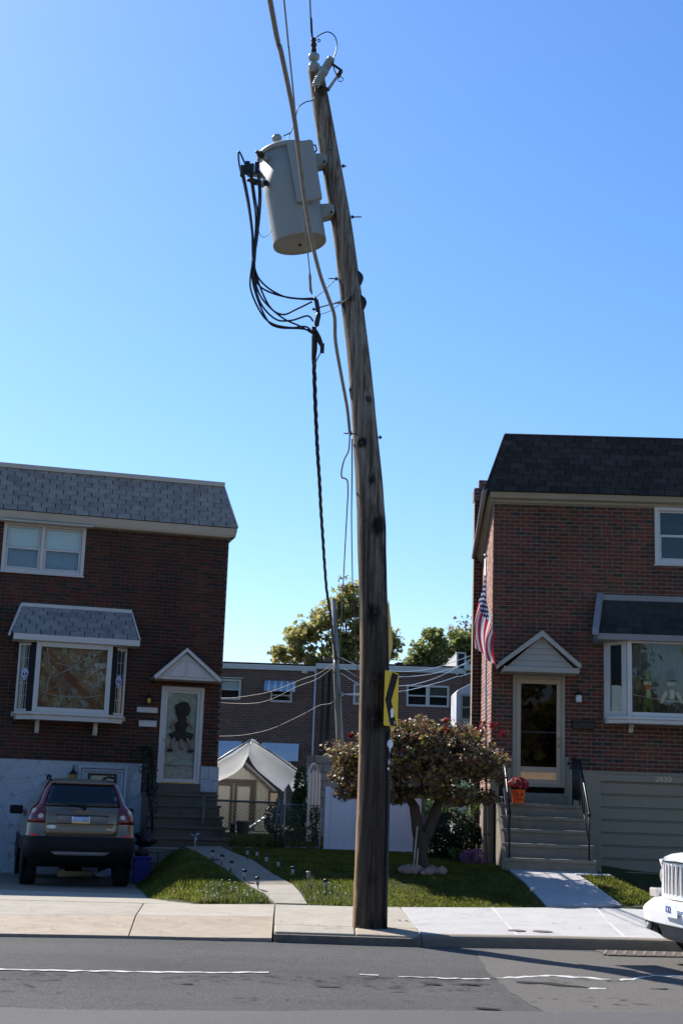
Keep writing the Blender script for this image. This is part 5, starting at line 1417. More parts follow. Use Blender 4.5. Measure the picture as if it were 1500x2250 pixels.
MB().tube([(.0, 0, -.20), (.02, -.01, -.36), (.03, -.02, -.43)], [.04, .04, .045], 7).build('tail', M['pinkish'], fg_)
# lamp, plaque, letter box, lantern
def coach_lamp(loc, rzv, label, sc_=1.0):
    t = thing('wall_lantern', label, 'lantern', loc, rzv)
    MB().lathe([(.03, -.13), (.055, -.11), (.075, .02), (.001, .03)], 6, Matrix.Translation((0, -.10, 0)), False).build('lantern_glass', M['brass'], t)
    MB().lathe([(.095, .02), (.085, .05), (.045, .09), (.03, .10), (.035, .13), (.015, .16), (.02, .18), (.001, .24)], 10, Matrix.Translation((0, -.10, 0))).build('cap', M['iron'], t)
    MB().tube([(0, -.0, -.10), (0, -.06, -.15), (0, -.10, -.13)], .014, 6).build('arm', M['iron'], t)
    t.scale = (sc_,) * 3
    return t
coach_lamp(LM @ Vector((-3.06, -.06, 1.80)), LY, 'dark lantern with a pointed cap on the white stone wall beside the basement door', .95)
coach_lamp(LM @ Vector((-1.575, -.02, 3.46)), LY, 'small dark lantern on the brick just left of the white storm door', .75)
pl = thing('number_plaque', 'white plaque with faint gold numerals left of the storm door', 'plaque', LM @ Vector((-1.588, -.02, 3.23)), LY)
MB().box(-.222, .222, -.02, .01, -.057, .057).build('board', M['white'], pl, .006)
text('2832', .095, FACE(.05, -.022, -.003), M['gold_text'], 'numerals', pl)
lbx = thing('letter_box', 'plain white letter box on the brick below the number plaque', 'letter box', LM @ Vector((-1.565, -.02, 2.935)), LY)
MB().box(-.19, .19, -.07, .01, -.063, .055).build('box', M['white'], lbx, .008); MB().box(-.195, .195, -.08, .01, .055, .07).build('flap', M['white'], lbx, .004)
# front steps (left)
stp = thing('front_steps', 'dark shaded concrete steps up to the left house door', 'steps', LM @ Vector((-.87, 0, .3)), LY)
SX0, SX1 = -.72, .70
def step(i, y0, z0, z1, ext=.03):
    b = MB().box(SX0 - .02 * i, SX1 + .02 * i, y0, -.02 if i == 0 else y0 + .36, z0 - .3, z1 - .3 - .05)
    b.box(SX0 - .02 * i - ext, SX1 + .02 * i + ext, y0 - .03, -.02 if i == 0 else y0 + .36, z1 - .35, z1 - .3)
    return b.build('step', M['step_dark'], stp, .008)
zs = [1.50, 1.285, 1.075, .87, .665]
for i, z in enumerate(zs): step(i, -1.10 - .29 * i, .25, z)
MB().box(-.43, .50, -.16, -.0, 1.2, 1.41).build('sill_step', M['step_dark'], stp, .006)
# railing on the left of these steps, wound with a dark garland
rl = thing('stair_railing', 'black iron railing wound with a dark garland beside the shaded left steps', 'railing', LM @ Vector((-1.62, 0, .3)), LY)
def rails(parent, x, ys_, zlow, ztop, m, r_=.014, bal=6, garland=False):
    a, b = (x, ys_[0], ztop[0]), (x, ys_[1], ztop[1])
    MB().tube([(x, .0, ztop[0])] * 0 + [a, b, (x, b[1] - .05, b[2] - .06)], .020, 8).build('handrail', m, parent)
    for k, t in enumerate(np.linspace(0, 1, bal)):
        y = a[1] + (b[1] - a[1]) * t; z = a[2] + (b[2] - a[2]) * t
        zl = zlow[0] + (zlow[1] - zlow[0]) * t
        MB().tube([(x, y, zl), (x, y, z)], r_ if k in (0, bal - 1) else r_ * .6, 6).build('post' if k in (0, bal - 1) else 'baluster', m, parent)
    MB().tube([(x, a[1], a[2] - .72), (x, b[1], b[2] - .72)], .010, 6).build('lower_rail', m, parent)
rails(rl, 0, (-.15, -1.15), (1.2, 1.2), (2.15, 2.12), M['iron'], .016, 7)
rails(rl, .01, (-1.16, -2.25), (1.15, .35), (2.10, 1.28), M['iron'], .016, 6)
gl = MB(); grr = random.Random(8)
for k in range(420):
    t = grr.random(); y = -.15 - 2.1 * t; z = 2.12 - .85 * max(0, (t - .48) / .52) - grr.random() ** 2 * .55
    p = Vector((.0 + grr.gauss(0, .05), y, z)); d = Vector((grr.gauss(0, 1), grr.gauss(0, 1), grr.gauss(0, 1))).normalized() * grr.uniform(.03, .07); e = d.cross(Vector((grr.random(), .4, .3))).normalized() * .018
    gl.add([p - d, p + e, p + d, p - e], [(0, 1, 2, 3)])
gl.build('garland', M['leaf_dark'], rl, kind='stuff')
rb = MB()
for y, z in ((-1.35, 1.45), (-1.36, 1.39), (-1.38, 1.30)): rb.ell((.03, y, z), (.025, .02, .035), 8, 5)
rb.build('red_bow', M['leaf_redmum'], rl)
tb = thing('bag', 'dark bulky bag slumped at the foot of the shaded left steps', 'bag', LM @ Vector((-1.72, -2.2, .46)), LY)
MB().ell((0, 0, .13), (.19, .16, .17), 16, 10, .5, 4).ell((-.13, -.02, .22), (.09, .07, .06), 12, 8, .5, 6).build('sack', M['black_rubber'], tb)
MB().tube([(-.02, -.03, .27), (-.05, -.05, .33), (-.09, -.06, .34)], [.05, .035, .02], 8).build('knot', M['black_rubber'], tb)
# low stone retaining wall beside the driveway
rw = thing('retaining_wall', 'low rough stone retaining wall between the driveway and the left steps', 'wall', (-3.15, 26.80, -.22), R(19))
MB().box(-.52, .50, -.02, .20, 0, .62).build('backing', M['stone_joint'], rw)
rj = random.Random(31)
for j, (z0, z1) in enumerate(((0, .20), (.205, .40), (.405, .62))):
    x = -.52
    while x < .47:
        w = rj.uniform(.16, .30); x1 = min(x + w, .50)
        if .50 - x1 < .08: x1 = .50
        stone_piece([(x + .006, z0 + rj.uniform(0, .015)), (x1 - .006, z0 + rj.uniform(0, .015)), (x1 - .006 - rj.uniform(0, .02), z1 - .008), (x + .006 + rj.uniform(0, .02), z1 - .008)], -.02, -.06 - rj.uniform(0, .03)).build('stone', M['concrete'], rw)
        x = x1
MB().box(-.55, .52, -.08, .22, .62, .66).build('coping', M['concrete'], rw, .01)

# ================= RIGHT HOUSE : origin at its left corner
RC = Vector((2.961, 26.0, 0)); RY = R(-1.5)
RH = thing('brick_house', 'right two-storey red brick house with black shingled roof and garage door', 'house', RC, RY)
RM = Matrix.Translation(RC) @ Matrix.Rotation(RY, 4, 'Z')
XE = 8.5
ops = [(3.10, 4.30, 6.14, 7.31), (.40, 1.375, 1.75, 3.92), (2.50, 4.9, 3.2, 4.62)]
rwm = MB(); wall_sheet(rwm, 0, XE, 2.19, 7.4, ops); wall_sheet(rwm, 0, 2.0, -.3, 2.19, [(.40, 1.375, 1.75, 2.2)])
RW = rwm.build('brick_wall', M['mortar'], RH)
bl = brick_list(0, 6.2, 2.195, 7.28, ops + [(.0, 1.42, 0, 2.4)], 5, ph=1)
bl += brick_list(0, .37, 2.195, 2.43, [], 6) + brick_list(1.41, 1.42, 2.19, 2.4, [], 6)
lay_bricks(RW, RM, Matrix.Identity(4), bl, M['brick'], 300)
MB().box(.02, XE, .3, 2.4, -.3, 7.0).box(.02, XE, 2.4, 4.8, -.3, 6.5).build('rooms', M['interior'], RH)
# side wall facing left, with real brick courses near the corner
sw = MB(); sw.add([(0, 0, -.3), (0, 4.8, -.3), (0, 4.8, 6.5), (0, 2.6, 6.5), (0, 0, 7.4)], [(0, 4, 3, 2, 1)])
SW = sw.build('side_wall', M['mortar'], RH)
SF = Matrix(((0, 1, 0, 0), (-1, 0, 0, 0), (0, 0, 1, 0), (0, 0, 0, 1)))   # wall x -> -y of the house, wall -y -> -x
SF = Matrix.Rotation(R(-90), 4, 'Z')
lay_bricks(SW, RM, SF, [b_ for b_ in brick_list(-2.5, 0, .6, 7.3, [], 9) if b_[1] < 7.3 + b_[0] * .30], M['brick_sunlit'], 0)
# lower course band: smooth grey base beside the steps
lo = MB(); lo.box(-.004, .385, -.006, .05, -.3, 2.19); lo.box(1.39, 2.0, -.006, .05, -.3, 2.19); lo.box(.385, 1.39, -.006, .05, -.3, 1.74)
lo.build('base_render', M['garage'], RH)
# chimney on the side wall
ch = MB().box(-.195, -.012, 2.50, 2.85, -.3, 8.0)
CH = ch.build('chimney', M['mortar'], RH)
CF = Matrix.Translation((-.195, 2.50, 0))
lay_bricks(CH, RM, CF, brick_list(0, .183, .5, 7.95, [], 12), M['brick_dark'], 0)
cc = MB().box(-.21, .12, 2.48, 2.88, 7.86, 8.10); cc.box(-.195, .11, 2.5, 2.85, 8.10, 8.12); cc.build('chimney_top', M['brick_side'], CH)
MB().box(-.10, .09, 2.60, 2.80, 8.12, 8.32).build('chimney_pot', M['brick_side'], CH, .01)
# cornice and roof
cn = MB()
cn.prism([(.05, 7.27), (-.06, 7.27), (-.08, 7.31), (-.20, 7.33), (-.22, 7.37), (-.26, 7.43), (.05, 7.43)], -.10, XE, 'yz')
SLP = Matrix(((1, 0, 0, 0), (0, 1, 0, 0), (0, -.315, 1, 0), (0, 0, 0, 1)))
cn.prism([(.02, 7.25), (-.04, 7.25), (-.06, 7.29), (-.10, 7.31), (-.12, 7.35), (-.17, 7.41), (.02, 7.41)], -.1, 2.46, 'xz', SLP)
cn.build('cornice', M['trim_tan'], RH, .004)
MB().tube([(-.205, -.3, 7.46), (-.205, 2.46, 6.60)], .045, 8).build('gutter', M['grey_trim'], RH)
rr_ = MB()
A0, A1, B0, B1 = (-.20, -.30, 7.44), (XE, -.30, 7.44), (.20, .10, 8.66), (XE, .10, 8.66)
rr_.add([A0, A1, B1, B0], [(0, 1, 2, 3)]); rr_.add([(-.20, 2.46, 6.64), A0, B0, (.20, 2.46, 7.9)], [(0, 1, 2, 3)]); rr_.add([B0, B1, (XE, 4.8, 7.2), (.20, 4.8, 7.2), (.20, 2.46, 7.9)], [(0, 1, 2, 3, 4)]); rr_.add([A0, (-.20, 2.46, 6.64), (XE, 2.46, 6.64), A1], [(0, 1, 2, 3)])
RR = rr_.build('roof', M['roof_felt'], RH)
shingles(RR, RM, (-.18, -.30, 7.44), (6.0, -.30, 7.44), (.21, .10, 8.66), (6.0, .10, 8.66), 10, .31, M['shingle_black'], 200, 7, .016)
MB().tube([(-.205, -.31, 7.45), (.20, .09, 8.66)], .02, 6).build('hip_edge', M['roof_felt'], RR)
MB().tube([(.20, .09, 8.67), (XE, .09, 8.67)], .025, 6).build('ridge_edge', M['roof_felt'], RR)
# upper window
uw = MB(); fbox(uw, 3.10, 4.30, 6.14, 7.29, .085, -.03, .08); uw.box(3.07, 4.33, -.06, .0, 6.115, 6.142)
UW = uw.build('window', M['white'], RH, .005)
fbox(MB(), 3.185, 4.215, 6.70, 7.205, .035, .03, .06).build('sash', M['white'], UW, .004); fbox(MB(), 3.185, 4.215, 6.225, 6.73, .045, .01, .045).build('sash', M['white'], UW, .004)
pane(UW, 3.2, 4.2, 6.73, 7.18, .045); pane(UW, 3.22, 4.18, 6.27, 6.70, .027)
# bay window
bay = MB()
bay.box(2.11, 4.9, -.10, -.01, 3.085, 3.14)
bay.prism([(2.10, -.01), (4.9, -.01), (4.9, -.58), (2.44, -.58), (2.10, -.30)], 3.14, 3.19, 'xy')
bay.prism([(2.115, -.01), (4.9, -.01), (4.9, -.55), (2.46, -.55), (2.115, -.28)], 3.065, 3.14, 'xy')
bay.prism([(2.12, -.01), (4.9, -.01), (4.9, -.52), (2.48, -.52), (2.12, -.26)], 4.62, 4.68, 'xy')
fbox(bay, 2.46, 4.85, 3.19, 4.64, .085, -.52, -.42)
pA = Vector((2.13, -.10)); pB = Vector((2.465, -.47)); d = pB - pA; L = d.length
X = Matrix.Translation((pA.x, pA.y, 0)) @ Matrix.Rotation(math.atan2(d.y, d.x), 4, 'Z')
q = fbox(MB(), 0, L, 3.19, 4.64, .11, -.03, .03); bay.add(q.v, q.f, False, X); bay.box(2.10, 2.16, -.12, 0, 3.19, 4.63)
BAY2 = bay.build('bay_window', M['white'], RH, .006)
MB().box(.11, L - .11, .0, .006, 3.30, 4.53, X).build('pane', M['glass'], BAY2); MB().box(.05, L - .05, .04, .05, 3.2, 4.6, X).build('shade', M['interior'], BAY2)
pane(BAY2, 2.545, 4.77, 3.275, 4.56, -.48)
MB().box(2.50, 4.85, -.12, -.11, 3.22, 4.62).build('curtain', M['sheer'], BAY2)
MB().prism([(0, 2.92), (-.05, 2.92), (-.07, 2.98), (-.26, 3.10), (0, 3.10)], 2.56, 2.645, 'yz').build('bracket', M['white'], BAY2, .006)
MB().box(2.50, 2.70, -.32, -.01, 3.065, 3.105).build('bracket_cap', M['white'], BAY2)
gsm = pmat('garland_cord', (.55, .5, .4), .8, bump=0)
MB().tube([(2.56, -.45, 3.60), (3.2, -.45, 3.50), (4.0, -.45, 3.45), (4.7, -.45, 3.45)], .006, 5).build('garland_cord', gsm, BAY2)
br = MB(); P = [(1.90, -.64, 4.70), (5.3, -.64, 4.70), (5.3, -.02, 5.46), (2.12, -.02, 5.46)]
br.add(P, [(0, 1, 2, 3)]); br.add([(1.90, -.64, 4.70), (2.12, -.02, 5.46), (1.90, -.02, 4.70)], [(0, 1, 2)]); 
BR2 = br.build('bay_roof', M['shingle_black'], RH)
shingles(BR2, RM, (1.93, -.64, 4.70), (5.3, -.64, 4.70), (2.13, -.02, 5.40), (5.3, -.02, 5.40), 5, .31, M['shingle_black'], 60, 9, .014)
bt = MB(); bt.box(1.90, 5.3, -.665, -.02, 4.585, 4.70); bt.box(2.09, 5.3, -.06, .0, 5.40, 5.52)
bt.build('bay_roof_trim', M['grey_trim'], BR2, .004)
MB().prism([(-.70, 4.66), (-.66, 4.80), (-.02, 5.56), (.0, 5.44)], 1.80, 1.92, 'yz', Matrix.Translation((0, 0, 0)) @ Matrix.Shear('XY', 4, (.0, .0)) if False else Matrix(((1, .30, 0, .19), (0, 1, 0, 0), (0, 0, 1, 0), (0, 0, 0, 1)))).build('side_rake', M['grey_trim'], BR2, .004)
# scarecrows standing inside the bay
def scarecrow(x, y, label, hat, bodym, scarf, arms):
    t = thing('scarecrow', label, 'scarecrow', RM @ Vector((x, y, 3.21)), RY, None)
    MB().ell((0, 0, .62), (.085, .06, .075), 16, 10).build('head', M['cloth_cream'], t)
    h = MB().lathe([(.145, .655), (.13, .675), (.085, .69), (.078, .76), (.055, .84), (.02, .885), (.001, .89)], 16); h.build('hat', M[hat], t)
    f_ = MB()
    for s in (-1, 1): f_.ell((s * .03, -.058, .635), (.008, .005, .010), 6, 4)
    f_.prism([(-.012, .60), (.012, .60), (0, .63)], -.066, -.058, 'xz'); f_.build('face', M['rust'], t)
    MB().ell((0, -.03, .53), (.075, .05, .045), 12, 7, .3, 3).build('scarf', M[scarf], t)
    MB().ell((0, 0, .34), (.11, .075, .20), 14, 9, .2, 5).build('body', M[bodym], t)
    MB().box(-.04, .04, -.082, -.06, .33, .50).build('shirt_front', M['cloth_cream'], t, .01)
    for s in (-1, 1):
        MB().tube([(s * .08, 0, .46), (s * .15, -.01, .36), (s * arms, -.02, .25)], [.05, .045, .03], 8).build('arm', M['cloth_cream' if bodym == 'cloth_brown' else 'cloth_brown'], t)
        MB().tube([(s * .05, 0, .18), (s * .07, -.02, .08), (s * .08, -.03, .0)], [.06, .05, .045], 8).build('leg', M[bodym], t)
    return t
scarecrow(2.86, -.36, 'smiling scarecrow doll with a green hat behind the right bay window glass', 'cloth_green', 'cloth_green', 'orange', .17)
scarecrow(3.30, -.36, 'scarecrow doll with a brown hat and red bow tie behind the right bay window glass', 'rust', 'cloth_brown', 'cloth_red', .20)
for i, x in enumerate((2.68, 3.07, 3.10, 3.52)):
    pk = MB()
    for k in range(7):
        a = k * 6.283 / 7; pk.ell((.028 * math.cos(a), .028 * math.sin(a), .035), (.034, .034, .036), 8, 6)
    t = thing('small_pumpkin', ['small orange pumpkin at the left end of the bay window sill', 'small orange pumpkin left of the pair between the scarecrows', 'small orange pumpkin set forward between the scarecrows', 'small orange pumpkin right of the brown-hatted scarecrow'][i], 'pumpkin', RM @ Vector((x, -.42 - .03 * (i == 2), 3.2)), 0, 'pumpkins on the bay window sill')
    pk.build('fruit', M['orange'], t); MB().tube([(0, 0, .06), (.01, 0, .09)], .007, 5).build('stalk', M['bark'], t)
# door hood
hd = MB(); ax, az, lx, rx_, bz = .855, 4.665, .13, 1.55, 4.04
hd.prism([(lx + .10, bz), (rx_ - .10, bz), (ax, az - .08)], -.62, -.02, 'xz'); HD2 = hd.build('door_hood', M['gable_grey'], RH)
for k in range(5):
    z0 = bz + k * .115; z1 = z0 + .112
    t0 = 1 - (z0 - bz) / (az - .06 - bz); t1 = max(.0, 1 - (z1 - bz) / (az - .06 - bz))
    a0, a1 = ax + (lx + .10 - ax) * t0, ax + (rx_ - .10 - ax) * t0; b0, b1 = ax + (lx + .10 - ax) * t1, ax + (rx_ - .10 - ax) * t1
    MB().add([(a0, -.645, z0), (a1, -.645, z0), (b1, -.625, z1), (b0, -.625, z1), (a0, -.62, z0), (a1, -.62, z0)], [(0, 1, 2, 3), (4, 5, 1, 0)]).build('siding_board', M['gable_grey'], HD2)
MB().box(lx + .03, rx_ - .0, -.68, -.02, bz - .105, bz - .005).build('hood_beam', M['gable_grey'], HD2, .006)
for (x0, x1, mm) in ((lx - .04, ax, 'grey_trim'), (rx_, ax, 'gable_grey')):
    MB().prism([(x0, bz - .02), (x1, az - .02), (x1, az + .05), (x0 + (-.035 if x0 < x1 else .035), bz + .035)], -.74, -.02, 'xz').build('hood_roof', M[mm], HD2)
    MB().prism([(x0, bz - .02), (x1, az - .07), (x1, az + .04), (x0 + (-.03 if x0 < x1 else .03), bz + .05)], -.755, -.74, 'xz').build('rake_board', M['gable_grey'], HD2)
# door
dm = MB(); fbox(dm, .395, 1.375, 1.86, 3.93, .07, -.035, .06); DR2 = dm.build('front_door', M['trim_tan'], RH, .006)
dmf = MB(); fbox(dmf, .465, 1.305, 1.90, 3.86, .085, -.015, .03); dmf.box(.55, 1.22, -.015, .03, 1.985, 2.0); dmf.box(.55, 1.22, -.012, .03, 2.13, 2.23)
dmf.build('storm_frame', M['door_beige'], DR2, .005)
pane(DR2, .55, 1.22, 2.23, 3.775, .005, 'screen'); MB().box(.55, 1.22, .05, .06, 1.95, 3.78).build('inner_door', pmat('dark_brown_door', (.018, .010, .008), .5, bump=.05), DR2)
MB().box(.55, 1.22, -.004, .012, 2.86, 2.885).build('screen_bar', M['rust'], DR2)
MB().box(.535, 1.235, -.012, .01, 2.0, 2.13).build('kick_plate', M['copper'], DR2)
MB().tube([(1.265, -.02, 2.78), (1.265, -.06, 2.76), (1.265, -.06, 2.62), (1.265, -.02, 2.60)], .010, 6).build('handle', M['brass'], DR2)
MB().ell((1.265, -.025, 3.05), (.012, .012, .02), 8, 5).build('lock', M['brass'], DR2)
# ---- wall light, letter box
wl = thing('wall_light', 'small dark wall light with frosted glass right of the beige door', 'wall light', RM @ Vector((1.625, -.02, 3.52)), RY)
MB().lathe([(.055, -.07), (.06, -.06), (.058, .06), (.05, .065)], 14, Matrix.Translation((0, -.07, 0))).build('shade', M['lamp_glass'], wl)
MB().lathe([(.065, .06), (.065, .085), (.04, .12), (.001, .125)], 14, Matrix.Translation((0, -.07, 0))).build('cap', M['iron'], wl); MB().box(-.04, .04, -.02, .01, -.06, .12).build('back_plate', M['iron'], wl)
lb2 = thing('letter_box', 'dark metal letter box on the brick right of the beige door', 'letter box', RM @ Vector((1.71, -.02, 3.03)), RY)
MB().box(-.20, .20, -.085, .01, -.075, .055).build('box', M['rust'], lb2, .01); MB().box(-.21, .21, -.10, .01, .055, .075).build('lid', M['iron'], lb2, .005)
# garage door
gd = MB(); gd.box(1.985, 4.9, -.02, .10, 2.145, 2.19); gd.box(1.985, 4.9, -.008, .10, 2.01, 2.145); gd.box(1.985, 2.05, -.01, .12, -.1, 2.01); GD = gd.build('garage_frame', M['garage'], RH, .006)
for k in range(9):
    z1 = 2.005 - k * .232; z0 = z1 - .225
    q = MB().box(2.055, 4.9, .045, .08, z0, z1); q.prism([(.045, z1 - .03), (.030, z1 - .015), (.030, z1), (.045, z1)], 2.055, 4.9, 'yz')
    q.build('garage_panel', M['garage'], GD, .006)
MB().box(2.04, 4.9, .09, .1, -.2, 2.0).build('backing', M['interior'], GD)
text('2830', .135, FACE(3.205, -.012, 2.075), M['gold_text'], 'house_number', GD, .004, 'CENTER', 1.15)
wall_sheet(q := MB(), 2.0, XE, -.3, 2.19, [(2.0, 4.9, -.3, 2.19)]); q.build('wall_right', M['garage'], RH)
# front steps (right)
st2 = thing('front_steps', 'grey concrete steps up to the beige door of the right house', 'steps', (3.79, 25.94, .3), RY)
TZ = [1.55, 1.33, 1.115, .88, .645]; TY = [25.0, 24.72, 24.44, 24.16, 23.88]
for i, (z, y) in enumerate(zip(TZ, TY)):
    w = .735 + .008 * i; y0 = y - 25.94
    b = MB().box(-w, w, y0, (y0 + .34) if i else -.0, -.2 if i else -.2, z - .3 - .06); b.box(-w - .025, w + .025, y0 - .025, (y0 + .34) if i else 0, z - .36, z - .3)
    b.build('step', M['concrete'], st2, .008)
sd = MB().prism([(25.94 - 25.94, -.2), (23.88 - 25.94 - .0, -.2), (23.88 - 25.94, .34), (24.16 - 25.94, .56), (24.44 - 25.94, .80), (24.72 - 25.94, 1.01), (25.0 - 25.94, 1.24), (0, 1.24)], -.80, -.735, 'yz').build('side_cheek', M['concrete'], st2)
MB().box(-.44, .56, -.16, .03, 1.25, 1.43).build('sill_step', M['concrete'], st2, .006)
lg = thing('concrete_ledge', 'low pale concrete ledge jutting out right of the right steps', 'ledge', (4.60, 23.75, .2), RY)
MB().box(-.06, .10, -.22, .30, -.25, .20).box(-.48, .14, -.22, .22, .17, .235).build('block', M['concrete_white'], lg, .02)
# railings (right steps)
for i, (x, lab) in enumerate(((3.10, 'black iron railing on the left side of the right house steps'), (4.46, 'black iron railing on the right side of the right house steps'))):
    t = thing('stair_railing', lab, 'railing', (x, 25.9, .3), RY, 'iron railings of the right house steps')
    MB().tube([(0, -.10, 2.12), (0, -.95, 2.06), (0, -2.02, 1.14), (0, -2.06, 1.06)], .020, 8).build('handrail', M['iron'], t)
    MB().tube([(0, -.10, 1.36), (0, -.92, 1.34)], .011, 6).build('lower_rail', M['iron'], t)
    for k in range(9):
        y = -.10 - .85 * k / 8; MB().tube([(0, y, 1.25 if k in (0, 8) else 1.35), (0, y, 2.12 - .06 * k / 8)], .014 if k in (0, 8) else .008, 6).build('post' if k in (0, 8) else 'baluster', M['iron'], t)
    MB().tube([(0, -2.02, .34), (0, -2.02, 1.14)], .016, 6).build('post', M['iron'], t)
    MB().tube([(0, -.95, 1.52), (0, -2.02, .62)], .011, 6).build('lower_rail', M['iron'], t)
    for k in range(1, 4 if i else 1):
        y = -.95 - 1.07 * k / 6; z1 = 2.06 - .92 * k / 6; z0 = 1.52 - .90 * k / 6
        MB().tube([(0, y, z0), (0, y, z1)], .008, 6).build('baluster', M['iron'], t)
    MB().lathe([(.026, -.02), (.034, .0), (.026, .03), (.001, .045)], 8, Matrix.Translation((0, -2.04, 1.10))).build('scroll_end', M['iron'], t)
# grey pier where the side wall meets the steps
pr = thing('concrete_pier', 'narrow grey concrete pier between the flagpole and the right steps', 'pier', (2.86, 25.60, .4), RY)
MB().box(-.10, .10, -.25, .30, -.2, 1.26).box(-.115, .115, -.27, .30, 1.26, 1.30).build('shaft', M['concrete'], pr, .012)
# flower pot
pt = thing('flower_pot', 'orange pumpkin-faced bucket of red flowers on the top right step', 'flower pot', (3.335, 24.98, 1.555), R(8))
MB().lathe([(.095, 0), (.10, .01), (.128, .22), (.138, .225), (.138, .24), (.12, .24), (.118, .20), (.001, .19)], 24).build('bucket', M['orange'], pt)
fc = MB()
for s in (-1, 1): fc.prism([(s * .045 - .02, .135), (s * .045 + .02, .135), (s * .045, .175)], -.125, -.118, 'xz')
fc.prism([(-.012, .10), (.012, .10), (0, .125)], -.122, -.112, 'xz')
fc.prism([(-.06, .085), (-.03, .055), (0, .048), (.03, .055), (.06, .085), (.035, .07), (0, .064), (-.035, .07)], -.116, -.104, 'xz')
fc.build('face', M['black_sign'], pt)
def petals(name, parent, c, rad, n_, m, smin, smax, seed, shell=.75):
    q = random.Random(seed); b = MB()
    for _ in range(n_):
        d = Vector((q.gauss(0, 1), q.gauss(0, 1), abs(q.gauss(0, 1)) - .15)).normalized(); r_ = q.uniform(shell, 1)
        p = Vector(c) + Vector((d.x * rad[0], d.y * rad[1], d.z * rad[2])) * r_
        u = d.cross(Vector((q.random() - .5, q.random() - .5, q.random() - .5))).normalized(); w = d.cross(u)
        s_ = q.uniform(smin, smax); u = (u + d * q.uniform(-.4, .4)) * s_; w = (w + d * q.uniform(-.4, .4)) * s_ * .7
        b.add([p - u, p - w, p + u, p + w], [(0, 1, 2, 3)])
    return b.build(name, m, parent, kind='stuff')
petals('leaves', pt, (0, 0, .27), (.17, .16, .14), 500, M['leaf_dark'], .015, .03, 3, .3)
petals('flowers', pt, (0, 0, .30), (.21, .20, .17), 420, M['leaf_redmum'], .014, .026, 4, .85)
# ------------------------------------------------------------------ flagpole and flag
fpz = hgt(2.70, 24.16)
fpo = thing('flagpole', 'slim grey flagpole standing at the corner of the right house', 'flagpole', (2.70, 24.16, fpz))
MB().tube([(0, 0, -.1), (-.09, 0, 5.36)], [.022, .014], 10).build('pole', M['steel'], fpo)
MB().ell((-.091, 0, 5.42), (.035, .035, .035), 12, 8).build('finial', M['steel'], fpo)
MB().box(-.05, .06, -.012, .012, .52, .56).build('cleat', M['iron'], fpo)
def flag():
    nu, nv = 48, 26
    vs = []; uvs = []
    for i in range(nu + 1):
        u = i / nu
        for j in range(nv + 1):
            v = j / nv
            k = min(1, u * 2.6)
            x = k * (-.13 + .33 * v) - .06 * u + .030 * k * math.sin(v * 11 + u * 3) + .05 * k * math.sin(u * 5.5 + 1)
            y = -.03 - k * (.06 + .05 * math.sin(v * 11 + u * 3 + 1.2)) - .05 * v * k
            z = 5.62 - .86 * v * (1 - .60 * u) - u * (1.40 - .02 * v) + .02 * k * math.sin(v * 9)
            vs.append((x, y, z)); uvs.append((u, v))
    fs = []
    for i in range(nu):
        for j in range(nv):
            a = i * (nv + 1) + j; fs.append((a, a + 1, a + nv + 2, a + nv + 1))
    o = MB().add(vs, fs, True).build('flag', M['flag'])
    uvl = o.data.uv_layers.new(name='UVMap')
    for l in o.data.loops: uvl.data[l.index].uv = uvs[l.vertex_index]
    return o
fl_ = flag(); fl_.location = (2.615, 24.14, 0)
tag(fl_, 'American flag hanging limp from the flagpole by the right house', 'flag')

# ------------------------------------------------------------------ leaves
MAPLE = np.array([(0, -.55), (.10, -.12), (.42, -.30), (.36, -.02), (.55, .16), (.26, .20), (.20, .38), (0, .62), (-.20, .38), (-.26, .20), (-.55, .16), (-.36, -.02), (-.42, -.30), (-.10, -.12)])
def leaf_cloud(name, pts, size, m, parent, shape='maple', droop=.3, seed=1):
    """one real leaf blade at each point"""
    g_ = np.random.default_rng(seed)
    pts = np.asarray(pts); n_ = len(pts)
    a = g_.uniform(0, 2 * np.pi, n_); ti = g_.normal(0, .75, n_); ro = g_.normal(0, .75, n_)
    sh = MAPLE if shape == 'maple' else np.array([(0, -.5), (.26, -.08), (.18, .28), (0, .5), (-.18, .28), (-.26, -.08)])
    k = len(sh)
    s = size * g_.uniform(.65, 1.3, n_)
    cu = g_.uniform(-.5, .3, n_)
    L = np.zeros((n_, k, 3)); L[:, :, 0] = sh[None, :, 0] * s[:, None]; L[:, :, 1] = sh[None, :, 1] * s[:, None]
    L[:, :, 2] = (np.abs(sh[None, :, 0]) ** 1.0) * s[:, None] * cu[:, None] - np.abs(sh[None, :, 1]) * s[:, None] * droop
    ct, st_ = np.cos(ti), np.sin(ti); y = L[:, :, 1] * ct[:, None] - L[:, :, 2] * st_[:, None]; z = L[:, :, 1] * st_[:, None] + L[:, :, 2] * ct[:, None]
    L[:, :, 1], L[:, :, 2] = y, z
    cr, sr = np.cos(ro), np.sin(ro); x = L[:, :, 0] * cr[:, None] + L[:, :, 2] * sr[:, None]; z = -L[:, :, 0] * sr[:, None] + L[:, :, 2] * cr[:, None]
    L[:, :, 0], L[:, :, 2] = x, z
    ca, sa = np.cos(a), np.sin(a); x = L[:, :, 0] * ca[:, None] - L[:, :, 1] * sa[:, None]; y = L[:, :, 0] * sa[:, None] + L[:, :, 1] * ca[:, None]
    L[:, :, 0], L[:, :, 1] = x, y
    V = (L + pts[:, None, :]).reshape(-1, 3)
    me = bpy.data.meshes.new(name)
    F = np.arange(n_ * k).reshape(n_, k)
    o = np_mesh(name, V, F, m, parent, 'stuff')
    return o
